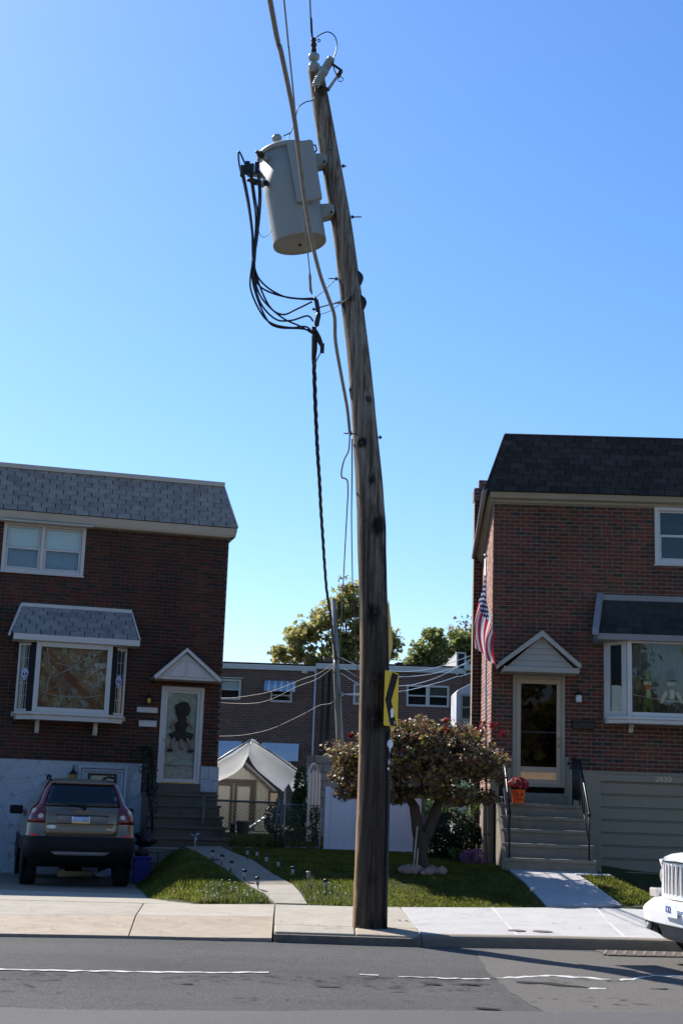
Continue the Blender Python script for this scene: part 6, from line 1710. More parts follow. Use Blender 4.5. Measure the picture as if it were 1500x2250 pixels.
def in_ell(c, r, n_, g_, shell=.0):
    d = g_.normal(0, 1, (n_, 3)); d /= np.linalg.norm(d, axis=1)[:, None]
    q = g_.uniform(shell, 1, n_) ** (1 / 2.2)
    return np.asarray(c) + d * q[:, None] * np.asarray(r)
def branchy(mb, a, b, r0, r1, q, wob=.06, n_=6):
    a, b = Vector(a), Vector(b); P = []
    for i in range(n_ + 1):
        t = i / n_; p = a.lerp(b, t); w = wob * (b - a).length * math.sin(math.pi * t)
        P.append(p + Vector((q.uniform(-w, w), q.uniform(-w, w), q.uniform(-w, w))))
    mb.tube(smooth_path(P, 3), [r0 + (r1 - r0) * i / (len(smooth_path(P, 3)) - 1) for i in range(len(smooth_path(P, 3)))], 8)
    return P

# ------------------------------------------------------------------ the low spreading maple on the right lawn
tq = random.Random(17); tg = np.random.default_rng(17)
tz = hgt(1.55, 23.85)
mt = thing('maple_tree', 'low spreading maple with dark purple and orange autumn leaves on the right lawn', 'tree', (1.545, 23.85, tz))
tb_ = MB()
tb_.tube(smooth_path([(0, 0, -.1), (0, 0, .02), (-.01, 0, .15), (0, .0, .38), (.03, 0, .58)], 4), [.20, .185, .17, .158, .15, .143, .14, .136, .133, .13, .13, .135, .14, .145, .15, .15, .14], 14)
branchy(tb_, (-.04, 0, .50), (-.13, -.02, 1.02), .105, .085, tq, .02, 4); branchy(tb_, (-.13, -.02, 1.0), (-.42, .05, 1.45), .08, .05, tq, .06)
branchy(tb_, (.09, 0, .50), (.27, .02, 1.05), .10, .08, tq, .02, 4); branchy(tb_, (.27, .02, 1.03), (.48, -.05, 1.55), .075, .05, tq, .06)
TR = tb_.build('trunk', M['bark'], mt)
CLUMP = []
bb_ = MB(); tips = []
cen = Vector((-.13, 0, 1.72))
starts = [Vector((-.13, 0, 1.0)), Vector((-.42, .05, 1.45)), Vector((.27, 0, 1.05)), Vector((.48, -.05, 1.55))]
for k in range(46):
    th = tq.uniform(0, 6.283); ph = tq.uniform(-.25, 1.0)
    d = Vector((math.cos(th) * math.cos(ph) * 1.52, math.sin(th) * math.cos(ph) * .85, max(-.42, math.sin(ph) * .78)))
    e = cen + d * tq.uniform(.72, .98) + Vector((.08, 0, -.02))
    s_ = min(starts, key=lambda s: (s - e).length + tq.uniform(0, .5))
    P = branchy(bb_, s_, e, tq.uniform(.022, .034), .006, tq, .12)
    tips += [Vector(P[3]), Vector(P[4]), Vector(P[5]), Vector(P[6])]
    CLUMP.append(e)
    for _ in range(4):
        p = Vector(P[tq.choice((2, 3, 4, 5))]); f_ = p + Vector((tq.gauss(0, .22), tq.gauss(0, .22), abs(tq.gauss(.05, .18))))
        branchy(bb_, p, f_, .009, .003, tq, .1, 3); tips.append(f_)
for k in range(70):        # bare reddish twigs on the right side and top
    p = tq.choice(tips); p = Vector((max(p.x, .3), p.y, p.z)) if k < 56 else p
    branchy(bb_, p, p + Vector((tq.uniform(-.05, .28), tq.uniform(-.2, .05), tq.uniform(.10, .38))), .006, .002, tq, .1, 3)
bb_.build('branches', M['bark'], mt)
# leaf clumps, denser on the outside of the dome, with holes between
pts = []
for k in range(200):
    th = tq.uniform(0, 6.283); ph = math.asin(tq.uniform(-.5, 1))
    d = Vector((math.cos(th) * math.cos(ph) * 1.50, math.sin(th) * math.cos(ph) * .85, math.sin(ph) * .66))
    if d.z < -.44: d.z = -.44 - tq.uniform(0, .20)
    c = cen + d * (tq.uniform(.50, 1.0) if k % 3 else tq.uniform(.85, 1.03)) + Vector((.07, 0, .04))
    if c.x < -1.2: c.z = min(c.z, 2.15)
    r_ = tq.uniform(.16, .30)
    dens = 1.0 if c.x < .75 else .62
    pts.append(in_ell(c, (r_, r_, r_ * .62), int(tq.uniform(62, 112) * dens), tg, .2))
for k in range(60):
    th = tq.uniform(0, 6.283); rr_ = math.sqrt(tq.uniform(.05, .85))
    c = cen + Vector((math.cos(th) * 1.42 * rr_ + .05, math.sin(th) * .8 * rr_, -.46 - .20 * (1 - rr_ * .6) * tq.random()))
    pts.append(in_ell(c, (.20, .20, .13), int(tq.uniform(65, 115)), tg, .2))
pts = np.concatenate(pts)
pts = pts[~((np.abs(pts[:, 0] - .02) < .30) & (pts[:, 2] < 1.16))]
pts = pts[(pts[:, 2] < 2.62) & (pts[:, 2] > .80) & (pts[:, 0] < 1.52)]
leaf_cloud('leaves', pts, .070, M['leaf_fg'], mt, 'maple', .35, 3)
red = np.concatenate([in_ell(c, (.08, .06, .045), 8, tg) for c in ((.35, -.4, 2.46), (1.0, -.3, 2.42), (1.18, -.3, 2.40), (1.36, -.2, 2.28), (-1.25, -.1, 2.16), (.38, -.5, 2.30), (1.0, .1, 2.35))])
leaf_cloud('red_leaves', red, .095, M['leaf_red'], mt, 'maple', .35, 4)
# two pale support stakes and the ring of stones
for (x, y, h_, dx, lab) in ((1.405, 23.62, .70, .06, 'taller pale stake leaning against the maple trunk'), (1.455, 23.60, .34, .03, 'short pale stake at the foot of the maple trunk')):
    o = MB().tube([(0, 0, -.1), (dx, 0.06, h_)], .012, 6).build('garden_stake', M['cloth_cream']); o.location = (x, y, hgt(x, y)); tag(o, lab, 'stake', 'stakes at the maple trunk')
RK = [(1.24, 23.30, .085, 'pinkish stone at the far left of the ring round the maple'), (1.31, 23.26, .10, 'big rounded pale stone left of the pile round the maple'), (1.37, 23.36, .075, 'brown stone at the back left of the stone ring'), (1.44, 23.24, .10, 'rosy dome-shaped stone at the front left of the stone ring'), (1.52, 23.34, .065, 'grey flat stone behind the rosy dome-shaped stone'),
      (1.555, 23.27, .05, 'dark small stone in the middle of the stone ring'), (1.55, 23.16, .055, 'smallest grey stone at the front of the stone ring'), (1.64, 23.18, .085, 'tan stone at the front middle of the stone ring'), (1.71, 23.24, .095, 'olive grey stone right of the tan front stone'), (1.68, 23.36, .085, 'grey stone at the back of the ring against the trunk'),
      (1.79, 23.26, .085, 'brown stone second from the right of the stone ring'), (1.87, 23.24, .09, 'cream stone at the right end of the stone ring'), (1.40, 23.46, .07, 'round stone half hidden at the back left of the trunk'), (1.84, 23.38, .06, 'small stone behind the cream right-hand stone')]
for i, (x, y, r_, lab) in enumerate(RK):
    o = MB().ell((0, 0, 0), (r_ * 1.1, r_ * .9, r_ * .85), 14, 9, .35, i).build('stone', M['rock']); o.location = (x, y, hgt(x, y) + r_ * .55); o.rotation_euler = (0, 0, i * 1.3); tag(o, lab, 'stone', 'stones ringing the maple trunk')

# ------------------------------------------------------------------ solar path lights
LT = [(-1.96, 23.69), (-1.775, 23.32), (-1.588, 22.78), (-1.321, 22.11), (-1.069, 21.585), (-1.393, 24.04), (-1.23, 23.92), (-1.051, 23.45), (-.822, 23.06), (-.578, 22.48), (-.31, 22.14), (-.027, 21.59)]
LL = ['farthest light on the left edge of the walkway', 'second farthest light on the left edge of the walkway', 'third farthest light on the left edge of the walkway', 'light at the left walkway edge just above the sunlit weeds', 'nearest light on the left walkway edge, in the sunlit weeds',
      'farthest light on the shaded lawn right of the walkway', 'second farthest light on the shaded lawn right of the walkway', 'third light down the shaded right side of the walkway', 'fourth light down the shaded right side of the walkway', 'light at the shadow edge on the right side of the walkway', 'white-topped light at the sunlit corner of the right lawn', 'nearest light in the sunlit grass left of the big pole']
proto = None
for i, ((x, y), lab) in enumerate(zip(LT, LL)):
    if proto is None:
        t = thing('path_light', '', 'garden light')
        MB().tube([(0, 0, -.08), (0, 0, .12)], .012, 6).build('stake', M['iron'], t)
        MB().lathe([(.024, .08), (.030, .09), (.030, .175), (.026, .18)], 12).build('lens', M['lamp_white'], t)
        MB().lathe([(.030, .178), (.042, .182), (.042, .215), (.034, .226), (.001, .228)], 12).build('cap', M['iron'], t)
        proto = t; t.scale = (.85, .85, .85)
    else: t = copy_tree(proto)
    t.location = (x, y, hgt(x, y)); t.rotation_euler = (R(rnd.uniform(-5, 5)), R(rnd.uniform(-5, 5)), rnd.uniform(0, 6))
    tag(t, 'small black-capped solar light: ' + lab, 'garden light', 'solar lights along the walkway')
for ch in [c for o in bpy.data.objects if o.name.startswith('path_light') and abs(o.location.x + .31) < .001 for c in o.children]:
    if ch.name.startswith('cap'):
        ch.data = ch.data.copy(); ch.data.materials[0] = M['lamp_white']
pw = thing('pinwheel', 'small white garden pinwheel on a stick by the shaded left steps', 'pinwheel', (-2.50, 26.1, hgt(-2.5, 26.1)))
MB().tube([(0, 0, -.1), (0, 0, .22)], .008, 5).build('stick', M['white'], pw)
bl_ = MB()
for k in range(3):
    a = R(30 + 120 * k); bl_.add([(0, -.02, .23), (math.cos(a) * .09, -.03, .23 + math.sin(a) * .09), (math.cos(a + .5) * .07, -.01, .23 + math.sin(a + .5) * .07)], [(0, 1, 2)])
bl_.build('blades', M['skull'], pw)

# ------------------------------------------------------------------ shrubs by the right house
def shrub(name, label, loc, ells, n_, size, m, shape='oval', seed=1, cat='shrub', stem=True):
    t = thing(name, label, cat, loc)
    g_ = np.random.default_rng(seed)
    P = np.concatenate([in_ell(c, r, int(n_ * w), g_, .55) for c, r, w in ells])
    leaf_cloud('leaves', P, size, m, t, shape, .1, seed)
    if stem:
        q = random.Random(seed); b = MB()
        for c, r, w in ells:
            for _ in range(5): branchy(b, (q.uniform(-.06, .06), q.uniform(-.06, .06), -.05), (c[0] + q.uniform(-.6, .6) * r[0], c[1] + q.uniform(-.6, .6) * r[1], c[2] + q.uniform(-.4, .7) * r[2]), .018, .005, q, .1, 4)
        b.build('stems', M['bark'], t)
    return t
shrub('yew_bush', 'large dark rounded yew bush behind the maple trunk', (2.30, 25.9, .50), [((0, 0, .42), (.50, .45, .46), 1), ((-.28, -.05, .26), (.34, .36, .32), .6), ((.25, .05, .34), (.30, .32, .36), .5)], 4200, .05, M['leaf_dark'], 'oval', 5)
shrub('holly_bush', 'glossy green bush glinting above the dark yew, under the maple crown', (2.42, 26.9, .5), [((0, 0, 1.05), (.50, .4, .42), 1), ((-.32, 0, .9), (.35, .3, .30), .5)], 1300, .06, M['leaf_vine'], 'oval', 6)
shrub('mauve_mum', 'mound of mauve flowers beside the flagpole foot', (2.55, 24.75, hgt(2.55, 24.75)), [((0, 0, .11), (.27, .22, .15), 1)], 1600, .03, M['leaf_mum'], 'oval', 7, 'flowers', False)
shrub('yellow_plant', 'little yellow-green plant in the dark beside the yew bush', (2.26, 25.0, hgt(2.26, 25.0)), [((0, 0, .16), (.16, .12, .09), 1)], 130, .05, M['leaf_vine'], 'oval', 8, 'plant')
for i, x in enumerate((2.615, 2.72)):
    o = MB().box(-.012 - .008 * i, .012 + .008 * i, -.01, .01, -.1, .32).build('edging_picket', M['cloth_cream']); o.location = (x, 25.1, hgt(x, 25.1)); tag(o, ['thin pale picket behind the mauve flowers', 'wider pale picket behind the mauve flowers, next to the flagpole'][i], 'picket')

# ------------------------------------------------------------------ fences between the houses
wf = thing('vinyl_fence', 'plain white vinyl fence panel between the maple and the big pole', 'fence', (-.03, 27.8, .50))
n_b = 11
pw_ = 1.72 / n_b
for k in range(n_b):
    MB().box(k * pw_ + .0007, (k + 1) * pw_ - .0007, -.02, .02, .06, 1.12).build('board', M['vinyl'], wf, .0012)
MB().box(-.0, 1.72, -.035, .035, 0, .07).build('rail', M['vinyl'], wf, .005); MB().box(0, 1.72, -.035, .035, 1.12, 1.20).build('rail', M['vinyl'], wf, .005)
for x in (-.045, 1.765): MB().box(x - .05, x + .05, -.05, .05, -.1, 1.24).build('post', M['vinyl'], wf, .006)
pk = thing('picket_gate', 'narrow white picket gate with arched top at the yard entrance', 'gate', (-.38, 30.0, .55), R(62))
for k in range(4):
    x = -.22 + k * .145; h_ = 1.42 + .08 * math.sin(math.pi * (k + .5) / 4)
    MB().prism([(x - .05, .05), (x + .05, .05), (x + .05, h_), (x, h_ + .06), (x - .05, h_)], -.012, .012, 'xz').build('picket', M['white'], pk)
for z in (.35, .85, 1.30): MB().box(-.28, .28, .012, .04, z, z + .09).build('rail', M['white'], pk)
ar = [(-.28 + .56 * t, .03, 1.42 + .26 * math.sin(math.pi * t)) for t in np.linspace(0, 1, 13)]
MB().tube(ar, .025, 6).build('arch', M['white'], pk)
bw_ = thing('block_wall', 'pale block wall showing behind the white fence and the maple', 'wall', (.55, 33.5, .5))
base = None
for j in range(10):
    for k in range(5):
        x = -.98 + k * .40 + (.2 if j % 2 else 0)
        if base is None: o = MB().box(-.193, .193, -.1, .1, -.092, .092).build('block', M['pale_block'], bw_, .006); base = o.data
        else:
            o = link('block', base, None, bw_); b_ = o.modifiers.new('edge', 'BEVEL'); b_.width = .006; b_.segments = 1
        o.location = (x, rnd.uniform(-.006, .006), .1 + .2 * j)
MB().box(-1.18, 1.02, -.07, .1, 0, 1.99).build('mortar', M['mortar'], bw_)
# chain link fence with gate
cf = thing('chain_link_fence', 'dark chain link fence in front of the beige shed', 'fence', (-2.25, 28.0, .53))
MB().tube([(-.3, 0, .87), (1.17, 0, .86)], .022, 8).build('top_rail', M['chain'], cf)
for x in (-.3, 1.17): MB().tube([(x, 0, -.1), (x, 0, .95)], .028, 8).build('post', M['chain'], cf)
def mesh_wire(x0, x1, z0, z1, sp, parent):
    b = MB(); n_ = int((x1 - x0 + z1 - z0) / sp)
    for k in range(-n_, n_ + 1):
        for s in (1, -1):
            pts = []
            # line z = z0 + s (x - c)
            c = x0 + k * sp
            lo_, hi_ = (c, c + (z1 - z0)) if s > 0 else (c - (z1 - z0), c)
            a, e = max(lo_, x0), min(hi_, x1)
            if e - a < .01: continue
            za = z0 + (a - c) * s; ze = z0 + (e - c) * s
            b.tube([(a, .004 * s, za), (e, .004 * s, ze)], .0042, 3, False, False)
    b.build('wire_mesh', M['chain'], parent, kind='stuff')
mesh_wire(-.3, 1.17, .02, .86, .075, cf)
gt = thing('chain_link_gate', 'chain link gate in a pipe frame at the end of the fence', 'gate', (-.93, 27.95, .53))
MB().tube([(0, 0, .0), (0, 0, .84), (.73, 0, .83), (.73, 0, .01), (0, 0, 0)], .020, 8).build('frame', M['steel'], gt)
mesh_wire(.02, .72, .02, .82, .075, gt)
MB().box(.69, .75, -.04, .04, .40, .46).build('latch', M['steel'], gt); MB().tube([(-.06, 0, -.1), (-.06, 0, .92)], .030, 8).build('gate_post', M['chain'], gt)
for x, hh in ((.83, 1.0), (.88, .95)): MB().tube([(x, .05, -.1), (x, .05, hh)], .030, 8).build('gate_post', M['steel'], gt)
# vines and weeds at the gate
vt = shrub('vine', 'tall leafy vine climbing beside the yard gate', (-.68, 30.6, .55), [((0, 0, 1.25), (.14, .14, .42), .6), ((.02, 0, .75), (.22, .2, .45), 1), ((.0, 0, .3), (.25, .2, .3), .7), ((.22, 0, .6), (.10, .1, .5), .3)], 800, .09, M['leaf_vine'], 'oval', 11, 'vine')
shrub('weed_clump', 'bright green weeds in the sun just behind the gate', (-.80, 29.0, .54), [((0, 0, .35), (.20, .15, .38), 1), ((.35, .1, .2), (.22, .12, .2), .4)], 420, .075, M['leaf_vine'], 'oval', 12, 'weeds')
shrub('ivy', 'pale ivy hanging over the right end of the gate', (-.33, 28.6, .54), [((0, 0, .62), (.12, .08, .2), 1), ((.05, 0, .3), (.07, .06, .35), .4)], 150, .07, M['leaf_vine'], 'oval', 13, 'ivy')
shrub('dark_bush', 'dark round bush against the shed behind the chain link fence', (-1.35, 34.5, .55), [((0, 0, .40), (.34, .3, .38), 1)], 900, .07, M['leaf_dark'], 'oval', 14)
# shed
sh_ = thing('shed', 'beige board shed with dark brown double doors under the white tarp', 'shed', (-2.42, 38.0, .45))
bdw = 2.0 / 14
def shed_top(x): return 1.86 - max(0, (x + .12)) * .72 if x > -.12 else 1.86 - max(0, -(x + .12)) * .55
for k in range(12):
    x0 = -.95 + k * .145; x1 = x0 + .140
    MB().prism([(x0, 0), (x1, 0), (x1, shed_top(x1)), (x0, shed_top(x0))], -.02, .02, 'xz').build('board', M['shed_beige'], sh_)
MB().box(-.95, .78, .03, 1.8, 0, 1.1).build('side_walls', M['shed_beige'], sh_)
MB().prism([(-1.05, 1.42), (-.12, 1.93), (.82, 1.12), (.86, 1.18), (-.12, 2.01), (-1.08, 1.50)], -.10, 1.85, 'xz').build('roof', M['shed_brown'], sh_)
dd = MB(); 
for (x0, x1) in ((-.74, -.27), (-.22, .27)): fbox(dd, x0, x1, .05, 1.36, .07, -.06, -.022)
dd.box(-.85, .36, -.06, -.022, 1.38, 1.46); dd.box(-.85, -.76, -.06, -.022, .05, 1.38); dd.box(.29, .36, -.06, -.022, .05, 1.38)
SDR = dd.build('door_frames', M['shed_brown'], sh_)
for (x0, x1) in ((-.67, -.34), (-.15, .20)): MB().box(x0, x1, -.035, -.021, .12, 1.29).build('door', M['shed_beige'], SDR)
MB().box(.70, .78, -.05, -.02, 0, 1.18).build('corner_board', M['shed_brown'], sh_)
sgn = thing('notice_board', 'small pale board hanging right of the shed under the tarp', 'board', (-1.55, 37.5, 1.42))
MB().box(-.09, .10, -.01, .01, -.16, .15).build('panel', M['cloth_cream'], sgn)
# tarp canopy
tp_ = thing('tarp_canopy', 'white tarp canopy with a peaked ridge sagging over the beige shed', 'canopy', (-2.12, 35.9, 0))
def sheet(rows, m, name, parent, sub=5):
    """rows of 3d control points -> smooth sheet"""
    rows = [smooth_path(r_, sub) for r_ in rows]
    cols_ = list(zip(*rows)); cols_ = [smooth_path(c, sub) for c in cols_]
    n1, n2 = len(cols_), len(cols_[0]); v = []
    for i, c in enumerate(cols_):
        for j, p in enumerate(c):
            w = .018 * noise.noise(Vector((p.x * 3.5, p.y * 2, p.z * 6))) + .010 * noise.noise(Vector((p.x * 12, p.z * 14, p.y * 5)))
            v.append((p.x, p.y - w * 1.5, p.z + w))
    f = [(i * n2 + j, (i + 1) * n2 + j, (i + 1) * n2 + j + 1, i * n2 + j + 1) for i in range(n1 - 1) for j in range(n2 - 1)]
    return MB().add(v, f, True).build(name, m, parent)
o_ = Vector((-2.12, 35.9, 0))
# right half: from the ridge down to the right eave, front flap drooping inward
sheet([[(0, 1.8, 2.95), (.55, 1.8, 2.62), (1.40, 1.8, 2.10)], [(0, .5, 2.93), (.5, .5, 2.60), (1.36, .5, 2.08)], [(.0, -.05, 2.90), (.30, -.05, 2.60), (1.20, -.05, 2.00)], [(-.03, -.16, 2.66), (.22, -.28, 2.28), (1.02, -.25, 1.83)], [(-.05, -.10, 2.50), (.18, -.20, 2.15), (.88, -.15, 1.62)]], M['tarp'], 'tarp', tp_)
sheet([[(0, 1.8, 2.95), (-.5, 1.8, 2.58), (-1.6, 1.8, 1.95)], [(0, .5, 2.93), (-.5, .5, 2.55), (-1.6, .5, 1.90)], [(-.01, -.05, 2.89), (-.48, -.05, 2.52), (-1.6, -.05, 1.82)], [(-.03, -.14, 2.68), (-.46, -.16, 2.12), (-1.6, -.1, 1.62)], [(-.06, -.10, 2.50), (-.40, -.10, 2.02), (-1.6, 0, 1.52)]], M['tarp'], 'tarp', tp_)
sheet([[(1.40, 1.8, 2.10), (1.50, 1.8, 1.7)], [(1.36, .5, 2.08), (1.40, .5, 1.72)], [(1.20, -.05, 2.00), (1.22, .0, 1.72)], [(1.02, -.25, 1.83), (1.12, -.1, 1.62)]], M['tarp'], 'tarp', tp_)
MB().tube([(0, -.06, 2.90), (0, 1.85, 2.96)], .025, 8).tube([(0, -.06, 2.905), (-.55, -.06, 2.56), (-1.6, -.06, 1.84)], .022, 8).tube([(0, -.06, 2.905), (.5, -.06, 2.62), (1.36, -.06, 2.06)], .022, 8).build('ridge_poles', M['steel'], tp_)
for x, y, h_ in ((.93, -.1, 1.66), (1.38, 1.7, 2.05), (-1.5, 1.7, 1.95)): MB().tube([(x, y, .4), (x, y, h_)], .022, 8).build('leg', M['steel'], tp_)
# things lying in the yard
yc = thing('lounge_chair', 'folded grey lounge chair lying by the shed behind the chain link fence', 'chair', (-1.85, 34.0, .56), R(10))
for y_ in (0, .4): MB().tube([(-.22, y_, .05), (.0, y_, .22), (.28, y_, .42)], .014, 6).build('frame', M['steel'], yc)
for k in range(5):
    t = k / 4; MB().box(-.03, .03, -.0, .4, -.008, .008, Matrix.Translation((-.16 + .40 * t, 0, .10 + .31 * t)) @ Matrix.Rotation(R(-38), 4, 'Y')).build('strap', M['awning'], yc)
yt = thing('storage_tub', 'dark blue-grey tub standing left of the lounge chair', 'tub', (-2.12, 34.0, .56))
MB().lathe([(.13, 0), (.17, .30), (.18, .30), (.18, .33), (.16, .33), (.14, .05), (.001, .05)], 16).build('tub', M['grey_trim'], yt)
ys2 = thing('stump', 'small black stump-like planter by the shed door', 'planter', (-2.38, 34.1, .55))
MB().lathe([(.07, 0), (.07, .12), (.055, .16), (.07, .22), (.05, .27), (.001, .28)], 10).build('planter', M['iron'], ys2)
bn = thing('recycling_bin', 'blue recycling bin standing beside the parked SUV', 'bin', (-3.50, 26.35, -.16), R(12))
MB().prism([(-.16, -.13), (.16, -.13), (.16, .13), (-.16, .13)], .0, .48, 'xy').build('bin', M['blue_plastic'], bn, .02)
MB().box(-.18, .18, -.15, .15, .46, .50).build('rim', M['blue_plastic'], bn, .01); MB().ell((.0, 0, .55), (.12, .10, .10), 12, 8, .6, 3).build('refuse', M['rust'], bn)
bg_ = thing('plastic_bag', 'white plastic bag lying in the shade under the parked SUV', 'bag', (-4.35, 27.6, -.17))
MB().ell((0, 0, .08), (.17, .12, .09), 14, 9, .8, 5).build('bag', M['skull'], bg_)
rg2 = thing('cloth_roll', 'rolled pale cloth lying in the shade under the parked SUV', 'cloth', (-4.95, 27.7, -.17))
MB().tube([(-.35, 0, .07), (0, .02, .08), (.33, -.02, .07)], .075, 10).build('roll', M['cloth_cream'], rg2)

# ------------------------------------------------------------------ the row of houses behind
def back_house(label, x0, x1, ztop, wins, awn, y=50.0, cop=(.18, 'white')):
    t = thing('row_house', label, 'house', ((x0 + x1) / 2, y, .5))
    c = (x0 + x1) / 2
    b = MB(); wall_sheet(b, x0 - c, x1 - c, -.5, ztop - .5, [(a - c, bb2 - c, c2 - .5, d - .5) for a, bb2, c2, d in wins], .12)
    b.box(x0 - c, x1 - c, .3, 9, -.5, ztop - .52)
    b.build('brick_wall', M['brick_far'], t)
    MB().box(x0 - c, x1 - c, -.10, 9, ztop - .5 - cop[0], ztop - .5).build('coping', M[cop[1]], t, .01)
    MB().box(x0 - c, x1 - c, .02, 9, ztop - .5, ztop - .42).build('roof', M['roof_felt'], t)
    for a, bb2, c2, d in wins:
        w = fbox(MB(), a - c, bb2 - c, c2 - .5, d - .5, .07, -.03, .06)
        n2 = 2 if bb2 - a > 1.2 else 1
        if n2 == 2: w.box((a + bb2) / 2 - c - .07, (a + bb2) / 2 - c + .07, -.03, .06, c2 - .43, d - .57)
        o = w.build('window', M['white'], t)
        for q in range(n2):
            xa = a + (bb2 - a) * q / n2 - c + .06; xb = a + (bb2 - a) * (q + 1) / n2 - c - .06
            MB().box(xa, xb, .0, .04, (c2 + d) / 2 - .525, (c2 + d) / 2 - .475).build('sash_rail', M['white'], o)
            MB().box(xa, xb, .05, .056, c2 - .45, d - .55).build('pane', M['glass'], o)
            if (q + int(a * 3)) % 2 == 0: MB().box(xa, xb, .08, .09, (c2 + d) / 2 - .5, d - .55).build('blind', M['curtain_white'] if c2 > 4.9 or a < 0 else M['sheer'], o)
        MB().box(a - c, bb2 - c, .2, .21, c2 - .5, d - .5).build('dark_room', M['interior'], o)
    for (a, bb2, c2, d, dep, mm) in awn:
        aw = MB(); n2 = max(5, int((bb2 - a) / .11)); 
        for k in range(n2):
            xa = a - c + (bb2 - a) * k / n2; xb = xa + (bb2 - a) / n2 - (.010 if len(mm) > 1 else .001)
            MB().add([(xa, -.02, d - .5), (xb, -.02, d - .5), (xb, -dep * .7, (c2 + d) / 2 - .47), (xa, -dep * .7, (c2 + d) / 2 - .47), (xb, -dep, c2 - .5), (xa, -dep, c2 - .5)], [(3, 2, 1, 0), (5, 4, 2, 3)]).build('awning_slat', M[mm[k % len(mm)]], t)
    return t
bh1 = back_house('plain brick row house behind the shed with two white windows and a small awning', -9.0, -.72, 6.13, [(-4.20, -3.43, 4.83, 5.57), (-2.35, -1.56, 4.80, 5.30), (-4.0, -3.4, 2.2, 2.8), (-2.4, -1.5, 2.1, 2.75)], [(-2.57, -1.44, 5.16, 5.57, .45, ('awning_blue', 'awning')), (-4.30, -3.29, 2.74, 3.35, .5, ('awning',)), (-2.58, -1.24, 2.70, 3.33, .5, ('awning',))])
MB().box(-1.24 + 4.86, -1.04 + 4.86, -.12, -.0, 5.37, 5.46).build('vent_hood', M['white'], bh1, .01)
MB().box(-4.35 + 4.86, -3.35 + 4.86, -.10, 0, 5.10, 5.13).build('shutter_box', M['white'], bh1)
MB().tube([(4.12, -.06, -.4), (4.12, -.06, 5.62)], .035, 8).build('downpipe', M['white'], bh1)
MB().ell((.98, 1, 5.68), (.30, .3, .09), 12, 6).build('roof_vent', M['grey_trim'], bh1)
bh2 = back_house('brick row house behind the big pole with a white double window', -.72, 4.66, 6.25, [(.66, 1.60, 4.81, 5.57), (2.59, 4.14, 4.82, 5.60)], [], 50.02, (.20, 'white'))
MB().tube([(-2.20, -.05, -.4), (-2.20, -.05, 5.45)], .04, 8).tube([(-2.42, -.05, -.4), (-2.42, -.05, 5.35)], .022, 8).build('conduits', M['iron'], bh2)
MB().box(-2.42, -2.08, .5, 1.1, 5.6, 6.04).build('chimney', M['brick_far'], bh2); MB().box(-2.60, -1.95, .3, 1.2, 5.6, 5.76).build('flashing', M['roof_felt'], bh2)
MB().lathe([(.13, 5.7), (.13, 5.88), (.16, 5.90), (.16, 5.96), (.001, 5.97)], 12, Matrix.Translation((.36, .8, 0))).build('roof_vent', M['iron'], bh2)
bh3 = back_house('taller end of the brick row with a white-edged parapet, right of the row', 4.66, 12.0, 6.40, [(6.0, 7.2, 4.8, 5.6)], [], 49.98, (.22, 'white'))
MB().box(-3.90, -3.64, -.05, 6, 5.5, 6.28).build('parapet', M['roof_felt'], bh3); 
pf_ = MB(); pf_.box(-3.95, -3.89, -.08, 6, 5.5, 6.30); pf_.box(-3.66, -3.60, -.08, 6, 5.5, 6.30); pf_.box(-3.95, -3.6, -.08, 6, 6.28, 6.34); pf_.build('parapet_trim', M['white'], bh3)
ep = thing('porch_enclosure', 'white-sided enclosed porch with a slanting top beside the chimney', 'porch', (3.85, 36.2, .5))
q = MB(); q.prism([(-.66, 0), (.7, 0), (.7, 4.25), (-.25, 4.10), (-.62, 3.90), (-.66, 3.85)], -.02, 1.6, 'xz'); q.build('siding', M['vinyl'], ep, .01)
w_ = fbox(MB(), -.56, .3, 3.10, 3.80, .06, -.05, 0); o = w_.build('window', M['trim_cream'], ep); MB().box(-.5, .24, -.03, -.024, 3.16, 3.74).build('pane', M['glass'], o); MB().box(-.5, .24, -.022, -.0205, 3.16, 3.74).build('curtain', M['sheer'], o); MB().box(-.5, .24, -.045, -.01, 3.43, 3.47).build('sash_rail', M['trim_cream'], o)

# ------------------------------------------------------------------ trees behind the row
def big_tree(name, label, base, ells, n_, size, m, seed, trunk_r=.28, group=None):
    t = thing(name, label, 'tree', base, 0, group)
    g_ = np.random.default_rng(seed); q = random.Random(seed)
    P = []
    b = MB(); bx, by, bz_ = base
    hgt_ = max(c[2] for c, r in ells) - bz_
    top = Vector((ells[0][0][0] - bx, ells[0][0][1] - by, hgt_ * .9))
    branchy(b, (0, 0, -.3), (0, 0, hgt_ * .35), trunk_r, trunk_r * .8, q, .01); branchy(b, (0, 0, hgt_ * .33), top, trunk_r * .75, .03, q, .03)
    for c, r in ells:
        c = np.array(c) - np.array(base)
        vol = r[0] * r[2]
        P.append(in_ell(c, np.array(r) * 1.04, int(vol * n_ * .8), g_, .3))
        nb = max(5, int(vol * 22))
        for _ in range(nb):
            # a clump of leaves at the end of a limb
            d = g_.normal(0, 1, 3); d /= np.linalg.norm(d); d[2] = d[2] if d[2] > -.4 else -.4
            cc = c + d * np.array(r) * g_.uniform(.25, 1.0)
            rr_c = g_.uniform(.20, .52)
            P.append(in_ell(cc, (rr_c, rr_c, rr_c * .75), int(n_ * rr_c * g_.uniform(.45, .95)), g_, .1))
            if q.random() < .16: branchy(b, Vector((0, 0, hgt_ * q.uniform(.3, .6))).lerp(top, q.uniform(0, .5)), tuple(cc), .055, .012, q, .06, 5)
    TRo = b.build('trunk', M['bark_bg'], t)
    leaf_cloud('leaves', np.concatenate(P), size, m, t, 'maple', .2, seed)
    return t
Z = 62
